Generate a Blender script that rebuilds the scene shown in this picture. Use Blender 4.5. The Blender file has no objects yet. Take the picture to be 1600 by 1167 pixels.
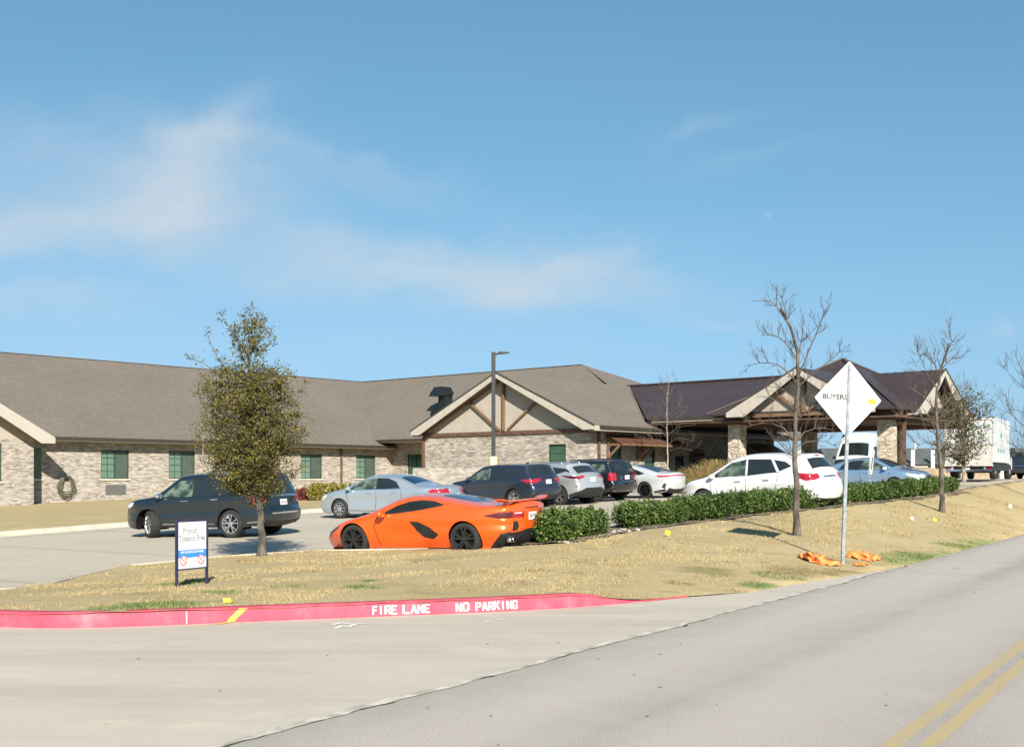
import bpy, bmesh, math, random
import numpy as np
from mathutils import Vector, Matrix
from mathutils.geometry import delaunay_2d_cdt
R = math.radians
random.seed(7)
rng = np.random.default_rng(7)
scene = bpy.context.scene
COL = scene.collection
E = 1.65                      # eye height above the road
F = 1850.0                    # focal length in pixels of the 1600 px wide photograph
# ------------------------------------------------------------------ camera
cam_d = bpy.data.cameras.new("camera")
cam = bpy.data.objects.new("camera", cam_d)
COL.objects.link(cam)
cam.location = (0, 0, E)
cam.rotation_euler = (R(90), 0, 0)
cam_d.sensor_width = 36
cam_d.lens = 36 * F / 1600
cam_d.shift_y = 163.5 / 1600
cam_d.clip_start = 0.1
cam_d.clip_end = 6000
scene.camera = cam
# ------------------------------------------------------------------ sun and sky
SUN_EL, SUN_AZ = R(30.5), math.atan2(0.18, -0.98)      # azimuth measured from +Y towards +X
sd = Vector((math.sin(SUN_AZ) * math.cos(SUN_EL), math.cos(SUN_AZ) * math.cos(SUN_EL), math.sin(SUN_EL)))
sun_d = bpy.data.lights.new("sun", 'SUN')
sun_d.energy = 5.0
sun_d.angle = R(0.5)
sun_d.color = (1.0, 0.92, 0.80)
sun = bpy.data.objects.new("sun", sun_d)
COL.objects.link(sun)
sun.location = sd * 60
sun.rotation_euler = sd.to_track_quat('Z', 'Y').to_euler()
w = bpy.data.worlds.new("World")
scene.world = w
w.use_nodes = True
NT = w.node_tree
NT.nodes.clear()


def wn(t, **k):
    n = NT.nodes.new(t)
    for a, b in k.items():
        setattr(n, a, b)
    return n


def wmath(op, a, b=None, c=None, clamp=False):
    n = wn('ShaderNodeMath', operation=op)
    n.use_clamp = clamp
    for i, v in enumerate((a, b, c)):
        if v is None:
            continue
        if isinstance(v, (int, float)):
            n.inputs[i].default_value = v
        else:
            NT.links.new(v, n.inputs[i])
    return n.outputs[0]


sky = wn('ShaderNodeTexSky', sky_type='NISHITA')
sky.sun_disc = False
sky.sun_elevation = SUN_EL
sky.sun_rotation = SUN_AZ
sky.altitude = 200
sky.air_density = 1.0
sky.dust_density = 0.3
sky.ozone_density = 1.6
geo = wn('ShaderNodeTexCoord')
sep = wn('ShaderNodeSeparateXYZ')
NT.links.new(geo.outputs['Generated'], sep.inputs[0])
lift = wn('ShaderNodeCombineXYZ')                       # clear dry air: the sky stays blue down to the horizon
NT.links.new(sep.outputs[0], lift.inputs[0])
NT.links.new(sep.outputs[1], lift.inputs[1])
NT.links.new(wmath('MULTIPLY_ADD', wmath('MAXIMUM', sep.outputs[2], 0.0), 0.80, 0.22), lift.inputs[2])
NT.links.new(lift.outputs[0], sky.inputs['Vector'])
dy = wmath('MAXIMUM', sep.outputs[1], 0.12)
uu = wmath('DIVIDE', sep.outputs[0], dy)
vv = wmath('DIVIDE', sep.outputs[2], dy)
cmb = wn('ShaderNodeCombineXYZ')
NT.links.new(uu, cmb.inputs[0])
NT.links.new(vv, cmb.inputs[1])


def wnoise(scale, sx, sy, rot, detail=6, rough=0.6, off=0.0):
    mp = wn('ShaderNodeMapping')
    mp.inputs['Scale'].default_value = (sx, sy, 1)
    mp.inputs['Rotation'].default_value = (0, 0, rot)
    mp.inputs['Location'].default_value = (off, off * 0.7, 0)
    NT.links.new(cmb.outputs[0], mp.inputs[0])
    nz = wn('ShaderNodeTexNoise')
    nz.inputs['Scale'].default_value = scale
    nz.inputs['Detail'].default_value = detail
    nz.inputs['Roughness'].default_value = rough
    NT.links.new(mp.outputs[0], nz.inputs['Vector'])
    return nz.outputs['Fac']


warp = wmath('MULTIPLY', wmath('SUBTRACT', wnoise(7, 1, 1.5, 0.2, 4, 0.55, 3.0), 0.5), 0.16)
warp2 = wmath('MULTIPLY', wmath('SUBTRACT', wnoise(9, 1, 1.6, 0.1, 4, 0.55, 8.0), 0.5), 0.08)
uw = wmath('ADD', uu, warp)
vw = wmath('ADD', vv, warp2)
total = None
for px, py, ax, ay, rot, amp in [
        (40, 352, 340, 50, 3, 1.0), (240, 335, 170, 56, 18, .6), (310, 275, 130, 60, 50, .6), (370, 210, 80, 34, 34, .5), (70, 250, 240, 70, 0, .6),
        (700, 425, 340, 42, -3, .75), (900, 440, 200, 34, -6, .65), (620, 440, 260, 40, 0, .5), (60, 475, 190, 26, 0, .5), (620, 375, 260, 24, 0, .3),
        (1110, 200, 70, 12, 20, .3), (1190, 245, 120, 16, 8, .2), (1150, 515, 90, 14, -6, .4), (1530, 525, 28, 16, 10, .5), (560, 270, 170, 20, -14, .35),
        (300, 540, 600, 40, 0, .3)]:
    u0, v0 = (px - 800) / F, (747 - py) / F
    c, s = math.cos(R(rot)), math.sin(R(rot))
    du, dv = wmath('SUBTRACT', uw, u0), wmath('SUBTRACT', vw, v0)
    p = wmath('ADD', wmath('MULTIPLY', du, c * F / ax), wmath('MULTIPLY', dv, s * F / ax))
    q = wmath('ADD', wmath('MULTIPLY', du, -s * F / ay), wmath('MULTIPLY', dv, c * F / ay))
    r2 = wmath('ADD', wmath('MULTIPLY', p, p), wmath('MULTIPLY', q, q))
    g = wmath('MULTIPLY', wmath('EXPONENT', wmath('MULTIPLY', r2, -0.9)), amp)
    total = g if total is None else wmath('ADD', total, g)
tex = wmath('ADD', wmath('MULTIPLY', wnoise(5, 1, 2.6, 0.12, 9, 0.58), 1.2), 0.12, clamp=True)
cloud = wmath('MULTIPLY', wmath('MULTIPLY', total, tex), 0.72, clamp=True)
# the day moon: a small pale spot high on the right
mu, mv = (1200 - 800) / F, (747 - 335) / F
md = wmath('SQRT', wmath('ADD', wmath('POWER', wmath('ABSOLUTE', wmath('SUBTRACT', uu, mu)), 2.0), wmath('POWER', wmath('ABSOLUTE', wmath('SUBTRACT', vv, mv)), 2.0)))
moon = wmath('MULTIPLY', wmath('SUBTRACT', 1.0, wmath('DIVIDE', wmath('SUBTRACT', md, 0.0032), 0.0012), clamp=True), wmath('MULTIPLY', wnoise(240, 1, 1, 0, 2), 0.28))
hsv = wn('ShaderNodeMix', data_type='RGBA', blend_type='MULTIPLY')
hsv.inputs['Factor'].default_value = 1.0
NT.links.new(sky.outputs[0], hsv.inputs['A'])
hsv.inputs['B'].default_value = (.69, 1.03, .99, 1)
mix = wn('ShaderNodeMix', data_type='RGBA')
NT.links.new(wmath('ADD', cloud, moon, clamp=True), mix.inputs['Factor'])
haze = wn('ShaderNodeMix', data_type='RGBA')               # paler air low down
NT.links.new(wmath('MULTIPLY', wmath('EXPONENT', wmath('MULTIPLY', wmath('MAXIMUM', sep.outputs[2], 0.0), -8.0)), 0.75), haze.inputs['Factor'])
NT.links.new(hsv.outputs['Result'], haze.inputs['A'])
haze.inputs['B'].default_value = (2.75, 3.40, 3.90, 1)
NT.links.new(haze.outputs['Result'], mix.inputs['A'])
mix.inputs['B'].default_value = (3.35, 3.85, 4.3, 1)
bg = wn('ShaderNodeBackground')
bg.inputs['Strength'].default_value = 0.090
NT.links.new(mix.outputs['Result'], bg.inputs['Color'])
wo = wn('ShaderNodeOutputWorld')
NT.links.new(bg.outputs[0], wo.inputs['Surface'])
scene.view_settings.view_transform = 'Standard'
scene.view_settings.look = 'None'
scene.view_settings.exposure = 1.0
scene.view_settings.gamma = 1.0
scene.cycles.max_bounces = 6
scene.cycles.caustics_reflective = False
scene.cycles.caustics_refractive = False

# ------------------------------------------------------------------ materials
MATS = {}


def nd(nt, t, **k):
    n = nt.nodes.new(t)
    for a, b in k.items():
        setattr(n, a, b)
    return n


def lin(c):
    return tuple(c) + (1,) if len(c) == 3 else tuple(c)


def pmat(name, col, rough=0.6, metal=0.0, col2=None, nscale=8.0, detail=5, stretch=(1, 1, 1), coat=0.0, spec=0.5,
         bump=0.0, bscale=60.0, lo=0.35, hi=0.65, coords='Object', trans=0.0, emis=None, alpha=None, rot=(0, 0, 0)):
    m = bpy.data.materials.new(name)
    m.use_nodes = True
    nt = m.node_tree
    b = nt.nodes['Principled BSDF']
    b.inputs['Base Color'].default_value = lin(col)
    b.inputs['Roughness'].default_value = rough
    b.inputs['Metallic'].default_value = metal
    b.inputs['Specular IOR Level'].default_value = spec
    b.inputs['Coat Weight'].default_value = coat
    b.inputs['Coat Roughness'].default_value = 0.04
    b.inputs['Transmission Weight'].default_value = trans
    tc = nd(nt, 'ShaderNodeTexCoord')
    mp = nd(nt, 'ShaderNodeMapping')
    mp.inputs['Scale'].default_value = stretch
    mp.inputs['Rotation'].default_value = rot
    nt.links.new(tc.outputs[coords], mp.inputs[0])
    if col2 is None:
        col2 = tuple(min(1, c * 1.12 + .003) for c in col)
        colA = tuple(c * 0.9 for c in col)
    else:
        colA = col
    nz = nd(nt, 'ShaderNodeTexNoise')
    nz.inputs['Scale'].default_value = nscale
    nz.inputs['Detail'].default_value = detail
    nt.links.new(mp.outputs[0], nz.inputs['Vector'])
    rp = nd(nt, 'ShaderNodeValToRGB')
    rp.color_ramp.elements[0].position = lo
    rp.color_ramp.elements[0].color = lin(colA)
    rp.color_ramp.elements[1].position = hi
    rp.color_ramp.elements[1].color = lin(col2)
    nt.links.new(nz.outputs['Fac'], rp.inputs[0])
    nt.links.new(rp.outputs[0], b.inputs['Base Color'])
    if bump:
        bz = nd(nt, 'ShaderNodeTexNoise')
        bz.inputs['Scale'].default_value = bscale
        bz.inputs['Detail'].default_value = 4
        nt.links.new(mp.outputs[0], bz.inputs['Vector'])
        bp = nd(nt, 'ShaderNodeBump')
        bp.inputs['Strength'].default_value = bump
        bp.inputs['Distance'].default_value = 0.02
        nt.links.new(bz.outputs['Fac'], bp.inputs['Height'])
        nt.links.new(bp.outputs[0], b.inputs['Normal'])
    MATS[name] = m
    return m


class G:
    """small node graph helper for the larger procedural materials"""
    def __init__(s, name, rough=0.8, spec=0.4):
        s.m = bpy.data.materials.new(name)
        s.m.use_nodes = True
        s.nt = s.m.node_tree
        s.b = s.nt.nodes['Principled BSDF']
        s.b.inputs['Roughness'].default_value = rough
        s.b.inputs['Specular IOR Level'].default_value = spec
        s.tc = nd(s.nt, 'ShaderNodeTexCoord')
        MATS[name] = s.m

    def map(s, scale=(1, 1, 1), rot=0.0, loc=(0, 0, 0), vec=None):
        mp = nd(s.nt, 'ShaderNodeMapping')
        mp.inputs['Scale'].default_value = scale
        mp.inputs['Rotation'].default_value = (0, 0, rot)
        mp.inputs['Location'].default_value = loc
        s.nt.links.new(vec or s.tc.outputs['Object'], mp.inputs[0])
        return mp.outputs[0]

    def noise(s, scale, vec=None, detail=5, rough=0.55, dist=0.0):
        n = nd(s.nt, 'ShaderNodeTexNoise')
        n.inputs['Scale'].default_value = scale
        n.inputs['Detail'].default_value = detail
        n.inputs['Roughness'].default_value = rough
        n.inputs['Distortion'].default_value = dist
        s.nt.links.new(vec or s.tc.outputs['Object'], n.inputs['Vector'])
        return n.outputs['Fac']

    def math(s, op, a, b=None, c=None, clamp=False):
        n = nd(s.nt, 'ShaderNodeMath', operation=op)
        n.use_clamp = clamp
        for i, v in enumerate((a, b, c)):
            if v is None:
                continue
            if isinstance(v, (int, float)):
                n.inputs[i].default_value = v
            else:
                s.nt.links.new(v, n.inputs[i])
        return n.outputs[0]

    def ramp(s, fac, stops):
        rp = nd(s.nt, 'ShaderNodeValToRGB')
        els = rp.color_ramp.elements
        while len(els) < len(stops):
            els.new(0.5)
        for e, (p, c) in zip(els, stops):
            e.position = p
            e.color = lin(c) if not isinstance(c, (int, float)) else (c, c, c, 1)
        s.nt.links.new(fac, rp.inputs[0])
        return rp.outputs[0]

    def mix(s, fac, a, b, mode='MIX'):
        n = nd(s.nt, 'ShaderNodeMix', data_type='RGBA', blend_type=mode)
        for k, v in (('Factor', fac), ('A', a), ('B', b)):
            if isinstance(v, (int, float)):
                n.inputs[k].default_value = v
            elif isinstance(v, tuple):
                n.inputs[k].default_value = lin(v)
            else:
                s.nt.links.new(v, n.inputs[k])
        return n.outputs['Result']

    def xyz(s, vec=None):
        n = nd(s.nt, 'ShaderNodeSeparateXYZ')
        s.nt.links.new(vec or s.tc.outputs['Object'], n.inputs[0])
        return n.outputs

    def comb(s, x, y, z=0.0):
        n = nd(s.nt, 'ShaderNodeCombineXYZ')
        for i, v in enumerate((x, y, z)):
            if isinstance(v, (int, float)):
                n.inputs[i].default_value = v
            else:
                s.nt.links.new(v, n.inputs[i])
        return n.outputs[0]

    def out(s, col, bump=None, strength=0.4, dist=0.02):
        s.nt.links.new(col, s.b.inputs['Base Color'])
        if bump is not None:
            bp = nd(s.nt, 'ShaderNodeBump')
            bp.inputs['Strength'].default_value = strength
            bp.inputs['Distance'].default_value = dist
            s.nt.links.new(bump, bp.inputs['Height'])
            s.nt.links.new(bp.outputs[0], s.b.inputs['Normal'])
        return s.m


# ------------------------------------------------------------------ object helpers
def tag(o, label=None, cat=None, group=None, kind=None):
    if label: o['label'] = label
    if cat: o['category'] = cat
    if group: o['group'] = group
    if kind: o['kind'] = kind
    return o


def empty(name, loc=(0, 0, 0), rz=0.0):
    o = bpy.data.objects.new(name, None)
    COL.objects.link(o)
    o.location = loc
    o.rotation_euler = (0, 0, rz)
    o.empty_display_size = 0.3
    return o


def mesh_obj(name, verts, faces, mats, parent=None, smooth=False, midx=None):
    me = bpy.data.meshes.new(name)
    me.from_pydata([tuple(map(float, v)) for v in verts], [], faces)
    if not isinstance(mats, (list, tuple)):
        mats = [mats]
    for m in mats:
        me.materials.append(m)
    if midx is not None:
        me.polygons.foreach_set('material_index', midx)
    if smooth:
        me.polygons.foreach_set('use_smooth', [True] * len(me.polygons))
    me.update()
    o = bpy.data.objects.new(name, me)
    COL.objects.link(o)
    if parent is not None:
        o.parent = parent
    return o


class MB:
    def __init__(s):
        s.v, s.f, s.m = [], [], []
        s.cur = 0

    def add(s, vs, fs):
        n = len(s.v)
        s.v += [tuple(v) for v in vs]
        s.f += [tuple(i + n for i in f) for f in fs]
        s.m += [s.cur] * len(fs)
        return s

    def quad(s, *p):
        return s.add(p, [tuple(range(len(p)))])

    def box(s, a, b):
        x0, y0, z0 = (min(a[i], b[i]) for i in range(3))
        x1, y1, z1 = (max(a[i], b[i]) for i in range(3))
        return s.add([(x0, y0, z0), (x1, y0, z0), (x1, y1, z0), (x0, y1, z0), (x0, y0, z1), (x1, y0, z1), (x1, y1, z1), (x0, y1, z1)],
                     [(0, 3, 2, 1), (4, 5, 6, 7), (0, 1, 5, 4), (1, 2, 6, 5), (2, 3, 7, 6), (3, 0, 4, 7)])

    def bar(s, p, q, w, h, up=(0, 0, 1)):
        p, q = Vector(p), Vector(q)
        d = (q - p).normalized()
        u = Vector(up)
        sx = d.cross(u)
        if sx.length < 1e-4:
            sx = d.cross(Vector((1, 0, 0)))
        sx.normalize()
        u = sx.cross(d)
        vs = []
        for c in (p, q):
            for i, j in ((-1, -1), (1, -1), (1, 1), (-1, 1)):
                vs.append(c + sx * (i * w / 2) + u * (j * h / 2))
        return s.add(vs, [(0, 1, 2, 3), (7, 6, 5, 4), (0, 4, 5, 1), (1, 5, 6, 2), (2, 6, 7, 3), (3, 7, 4, 0)])

    def tube(s, pts, rad, n=8, cap=True):
        pts = [Vector(p) for p in pts]
        if not isinstance(rad, (list, tuple)):
            rad = [rad] * len(pts)
        vs, fs = [], []
        ref = Vector((0.31, 0.95, 0.05))
        for i, p in enumerate(pts):
            d = (pts[min(i + 1, len(pts) - 1)] - pts[max(i - 1, 0)])
            if d.length < 1e-9: d = Vector((0, 0, 1))
            d.normalize()
            a = d.cross(ref)
            if a.length < 1e-3: a = d.cross(Vector((1, 0, 0)))
            a.normalize()
            b = d.cross(a)
            for k in range(n):
                t = 2 * math.pi * k / n
                vs.append(p + (a * math.cos(t) + b * math.sin(t)) * rad[i])
        for i in range(len(pts) - 1):
            for k in range(n):
                k2 = (k + 1) % n
                fs.append((i * n + k, i * n + k2, (i + 1) * n + k2, (i + 1) * n + k))
        if cap:
            fs.append(tuple(range(n - 1, -1, -1)))
            fs.append(tuple((len(pts) - 1) * n + k for k in range(n)))
        return s.add(vs, fs)

    def slab(s, pts, t):
        """polygon given as its top face, extruded straight down by t"""
        n = len(pts)
        vs = [tuple(p) for p in pts] + [(p[0], p[1], p[2] - t) for p in pts]
        fs = [tuple(range(n)), tuple(range(2 * n - 1, n - 1, -1))] + [(i, i + n, (i + 1) % n + n, (i + 1) % n) for i in range(n)]
        return s.add(vs, fs)

    def lathe(s, prof, n=32, axis='y', c=(0, 0, 0)):
        vs, fs = [], []
        for r, h in prof:
            for k in range(n):
                t = 2 * math.pi * k / n
                x, y = r * math.cos(t), r * math.sin(t)
                vs.append((c[0] + x, c[1] + h, c[2] + y) if axis == 'y' else (c[0] + x, c[1] + y, c[2] + h))
        for i in range(len(prof) - 1):
            for k in range(n):
                k2 = (k + 1) % n
                fs.append((i * n + k, i * n + k2, (i + 1) * n + k2, (i + 1) * n + k))
        return s.add(vs, fs)

    def build(s, name, mats, parent=None, smooth=False, bevel=0.0, loc=None):
        if not isinstance(mats, (list, tuple)): mats = [mats]
        mats = [MATS[m] if isinstance(m, str) else m for m in mats]
        o = mesh_obj(name, s.v, s.f, mats, parent, smooth, s.m)
        if bevel:
            bm = bmesh.new()
            bm.from_mesh(o.data)
            bmesh.ops.remove_doubles(bm, verts=bm.verts, dist=1e-5)
            bmesh.ops.bevel(bm, geom=list(bm.edges), offset=bevel, segments=2, affect='EDGES', profile=0.6)
            bm.to_mesh(o.data)
            bm.free()
        if loc is not None:
            o.location = loc
        return o


def sstep(a, b, x):
    t = np.clip((np.asarray(x, float) - a) / (b - a), 0, 1)
    return t * t * (3 - 2 * t)


def in_poly(px, py, poly):
    px, py = np.asarray(px, float), np.asarray(py, float)
    ins = np.zeros(px.shape, bool)
    n = len(poly)
    for i in range(n):
        x0, y0 = poly[i]
        x1, y1 = poly[(i + 1) % n]
        if y0 == y1: continue
        c = ((y0 > py) != (y1 > py)) & (px < (x1 - x0) * (py - y0) / (y1 - y0) + x0)
        ins ^= c
    return ins


def cdt_fill(poly, step, holes=(), extra=(), jitter=0.25, stepfun=None):
    """triangulate a plan polygon with interior points; returns verts(xy), tris"""
    pts, edges = [], []

    def loop(pl):
        out = []
        n = len(pl)
        for i in range(n):
            a, b = np.array(pl[i], float), np.array(pl[(i + 1) % n], float)
            m = max(1, int(np.linalg.norm(b - a) / (step * 1.2)))
            for k in range(m):
                out.append(a + (b - a) * k / m)
        s = len(pts)
        pts.extend(out)
        for i in range(len(out)):
            edges.append((s + i, s + (i + 1) % len(out)))
    loop(poly)
    for h in holes:
        loop(h)
    P = np.array(poly)
    xs = np.arange(P[:, 0].min(), P[:, 0].max(), step)
    ys = np.arange(P[:, 1].min(), P[:, 1].max(), step)
    gx, gy = np.meshgrid(xs, ys)
    gx = gx.ravel() + rng.uniform(-jitter, jitter, gx.size) * step
    gy = gy.ravel() + rng.uniform(-jitter, jitter, gy.size) * step
    k = in_poly(gx, gy, poly)
    for h in holes:
        k &= ~in_poly(gx, gy, h)
    if stepfun is not None:
        k &= stepfun(gx, gy)
    pts.extend(np.stack([gx[k], gy[k]], 1))
    for e in extra:
        pts.append(np.array(e))
    vs, es, fs, *_ = delaunay_2d_cdt([Vector((float(p[0]), float(p[1]))) for p in pts], edges, [], 0, 1e-5, False)
    V = np.array([(v.x, v.y) for v in vs])
    T = np.array([f for f in fs if len(f) == 3])
    c = V[T].mean(1)
    keep = in_poly(c[:, 0], c[:, 1], poly)
    for h in holes:
        keep &= ~in_poly(c[:, 0], c[:, 1], h)
    T = T[keep]
    # consistent upward winding
    a, b, cc = V[T[:, 0]], V[T[:, 1]], V[T[:, 2]]
    area = (b[:, 0] - a[:, 0]) * (cc[:, 1] - a[:, 1]) - (b[:, 1] - a[:, 1]) * (cc[:, 0] - a[:, 0])
    T[area < 0] = T[area < 0][:, ::-1]
    return V, T


# ------------------------------------------------------------------ ground shape (heights relative to the eye)
RD0, RDT, RDN = (-1.77, 7.27), (0.522, 0.853), (-0.853, 0.522)


def dist_road(x, y):
    return (x - RD0[0]) * RDN[0] + (y - RD0[1]) * RDN[1]


def Hp(x, y):
    x, y = np.asarray(x, float), np.asarray(y, float)
    L = -1.86 + .03 * x + .0165 * y
    L = L - .08 * sstep(2, -4, -0.0 + x) * (1 - sstep(34, 44, y))      # a slight dip on the left
    L = np.maximum(L, -2.2)
    k = 0.15
    L = -0.03 - np.log1p(np.exp((-0.03 - L) / k)) * k          # soft ceiling just under eye level
    w_ = sstep(12, 24, y)
    return -1.65 * (1 - w_) + L * w_


def hit(px, py, fun):
    """world point where the ray of a photograph pixel meets the surface z = fun(x, y)"""
    t0, p = 2.0, None
    Y = np.concatenate([np.arange(2.0, 60, .05), np.arange(60, 160, .25)])
    X = (px - 800) / F * Y
    z = (747 - py) / F * Y
    below = np.nonzero(z <= fun(X, Y))[0]
    i = below[0] if len(below) else len(Y) - 1
    lo, hi = Y[max(i - 1, 0)], Y[i]
    for _ in range(30):
        m = (lo + hi) / 2
        if (747 - py) / F * m <= fun((px - 800) / F * m, m): hi = m
        else: lo = m
    Yh = (lo + hi) / 2
    return np.array([(px - 800) / F * Yh, Yh, (747 - py) / F * Yh])


def at(px, py, Y):
    return Vector(((px - 800) / F * Y, Y, E + (747 - py) / F * Y))
# ------------------------------------------------------------------ ground materials
g = G('concrete', 0.85, 0.3)
n1 = g.noise(0.35, detail=6, rough=0.6)
n2 = g.noise(28, detail=6, rough=0.7)
n3 = g.noise(1.2, vec=g.map((0.6, 3.0, 1), 0.5), detail=6, rough=0.65)
c = g.ramp(n1, [(0.3, (.375, .335, .27)), (0.7, (.45, .405, .33))])
c = g.mix(g.math('MULTIPLY', g.ramp(n3, [(0.5, 0.0), (0.72, 1.0)]), 0.35), c, (.25, .235, .21))
c = g.mix(0.25, c, g.ramp(n2, [(0.3, (.27, .25, .21)), (0.7, (.5, .46, .40))]))
sp = g.noise(3.5, detail=8, rough=0.8)
c = g.mix(g.ramp(sp, [(0.68, 0.0), (0.72, 0.6)]), c, (.2, .185, .155))
st = g.noise(.35, vec=g.map((0.35, 2.6, 1), 0.12), detail=6, rough=0.6)
c = g.mix(g.ramp(st, [(0.50, 0.0), (0.70, 0.45)]), c, (.27, .245, .205))
wt = g.noise(.8, vec=g.map((0.6, 1.2, 1), -0.5), detail=8, rough=0.7)
c = g.mix(g.ramp(wt, [(0.56, 0.0), (0.66, 0.35)]), c, (.56, .50, .41))
g.out(c, n2, 0.25, 0.004)

g = G('lot_concrete', 0.85, 0.3)
n1 = g.noise(0.25, detail=6, rough=0.6)
n2 = g.noise(28, detail=6, rough=0.7)
n3 = g.noise(0.8, vec=g.map((0.5, 3.0, 1), -0.85), detail=6, rough=0.65)
c = g.ramp(n1, [(0.3, (.35, .305, .24)), (0.7, (.42, .37, .295))])
c = g.mix(g.math('MULTIPLY', g.ramp(n3, [(0.48, 0.0), (0.75, 1.0)]), 0.5), c, (.27, .25, .21))
c = g.mix(0.2, c, g.ramp(n2, [(0.3, (.28, .26, .21)), (0.7, (.52, .48, .40))]))
g.out(c, n2, 0.25, 0.004)

g = G('asphalt', 0.9, 0.3)
n1 = g.noise(0.5, vec=g.map((1.6, 0.08, 1)), detail=5, rough=0.6)        # long streaks along the wheel paths
n2 = g.noise(70, detail=4, rough=0.8)
n3 = g.noise(1.4, detail=7, rough=0.7)
n4 = g.noise(9, vec=g.map((1, 0.35, 1)), detail=8, rough=0.8)
xs_ = g.xyz()
path = g.math('ABSOLUTE', g.math('SINE', g.math('MULTIPLY', xs_[0], 1.75)))
c = g.ramp(g.math('ADD', g.math('MULTIPLY', n1, 0.65), g.math('MULTIPLY', path, 0.3)), [(0.28, (.22, .196, .172)), (0.60, (.385, .345, .305))])
c = g.mix(0.45, c, g.ramp(n2, [(0.32, (.10, .092, .083)), (0.5, (.31, .28, .25)), (0.66, (.66, .60, .54))]))
c = g.mix(g.math('MULTIPLY', g.ramp(n3, [(0.42, 0.0), (0.62, 1.0)]), 0.4), c, (.38, .345, .31))
c = g.mix(g.ramp(n4, [(0.67, 0.0), (0.71, 0.8)]), c, (.09, .085, .08))
g.out(c, n2, 0.5, 0.006)

g = G('road_paint_yellow', 0.8, 0.3)
n2 = g.noise(60, detail=4, rough=0.8)
n3 = g.noise(5, vec=g.map((1, .4, 1)), detail=7, rough=0.75)
c = g.mix(g.ramp(n3, [(0.38, 0.25), (0.64, 0.95)]), (.42, .31, .12), (.30, .27, .22))
c = g.mix(0.35, c, g.ramp(n2, [(0.32, (.16, .13, .08)), (0.68, (.62, .46, .2))]))
g.out(c, n2, 0.4, 0.005)

GREEN_SPOTS = []          # filled below: (x, y, radius, strength)


def grass_material(name, spots, tone=1.0):
    g = G(name, 0.95, 0.15)
    n1 = g.noise(0.55, detail=6, rough=0.6)
    n2 = g.noise(14, detail=7, rough=0.75)
    n3 = g.noise(2.0, vec=g.map((.55, 1.5, 1)), detail=8, rough=0.72)
    n4 = g.noise(45, detail=5, rough=0.8)
    t = tone
    c = g.ramp(n1, [(0.3, (.36 * t, .28 * t, .14 * t)), (0.7, (.49 * t, .40 * t, .225 * t))])
    c = g.mix(0.30, c, g.ramp(n2, [(0.3, (.20 * t, .15 * t, .06 * t)), (0.55, (.44 * t, .35 * t, .185 * t)), (0.75, (.66 * t, .55 * t, .34 * t))]))
    c = g.mix(g.ramp(n3, [(0.54, 0.0), (0.66, 0.62)]), c, (.17 * t, .14 * t, .055 * t))
    c = g.mix(0.12, c, g.ramp(n4, [(0.3, (.15, .11, .05)), (0.7, (.7, .57, .37))]))
    p = g.xyz()
    for sx, sy, rx, ry, a, col in spots:
        ca, sa = math.cos(a), math.sin(a)
        dx, dy_ = g.math('SUBTRACT', p[0], sx), g.math('SUBTRACT', p[1], sy)
        u = g.math('ADD', g.math('MULTIPLY', dx, ca / rx), g.math('MULTIPLY', dy_, sa / rx))
        v = g.math('ADD', g.math('MULTIPLY', dx, -sa / ry), g.math('MULTIPLY', dy_, ca / ry))
        r2 = g.math('ADD', g.math('MULTIPLY', u, u), g.math('MULTIPLY', v, v))
        fac = g.math('ADD', g.math('SUBTRACT', 1.0, r2), g.math('MULTIPLY', g.math('SUBTRACT', n3, 0.5), 4.5), clamp=True)
        c = g.mix(g.math('MULTIPLY', fac, 0.8), c, col)
    g.out(c, n2, 0.7, 0.03)
    return g.m


pmat('pale_lip', (.30, .275, .235), 0.9, col2=(.50, .46, .39), nscale=4, lo=.4, hi=.6)
pmat('mulch', (.06, .045, .03), 0.95, col2=(.2, .165, .12), nscale=14, detail=8, bump=1.0, bscale=40)
pmat('kerb_concrete', (.36, .33, .265), 0.85, col2=(.47, .43, .35), nscale=3, detail=8, bump=0.2)
g = G('kerb_pink', 0.7, 0.3)
n1 = g.noise(2.2, detail=8, rough=0.7)
n2 = g.noise(16, detail=8, rough=0.8)
n3 = g.noise(5, vec=g.map((.5, .5, 2.5)), detail=8, rough=0.75)
c = g.ramp(n1, [(0.3, (.46, .045, .075)), (0.55, (.56, .075, .115)), (0.75, (.64, .16, .19))])
c = g.mix(g.ramp(n3, [(0.60, 0.0), (0.70, 0.6)]), c, (.22, .05, .055))
c = g.mix(g.ramp(n2, [(0.64, 0.0), (0.70, 0.75)]), c, (.50, .36, .31))
g.out(c, n2, 0.5, 0.006)
pmat('white_paint', (.68, .66, .62), 0.7, col2=(.85, .83, .79), nscale=12)
pmat('yellow_paint', (.72, .50, .03), 0.7, col2=(.82, .62, .08), nscale=9)
pmat('far_field', (.16, .15, .08), 0.95, col2=(.3, .26, .14), nscale=0.02)

def Hd(x, y):
    """the driveway mouth: meets the level road along its edge"""
    k = sstep(0.3, 5.5, dist_road(np.asarray(x, float), np.asarray(y, float)))
    return -1.65 * (1 - k) + Hp(x, y) * k


# ------------------------------------------------------------------ the near island outline
kerb_px = [(-120, 975), (-60, 977), (0, 978), (31, 982), (94, 984.7), (169, 981), (290, 975), (390, 970.5), (500, 966), (584, 963.5), (710, 958.5), (808, 955), (890, 950.5), (955, 946), (1004, 940)]
thin_px = [(1075, 933), (1172, 925), (1240, 913), (1315, 901), (1375, 891.5), (1420, 883)]
kerb_pts = [hit(px, py, Hd)[:2] for px, py in kerb_px]
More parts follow.
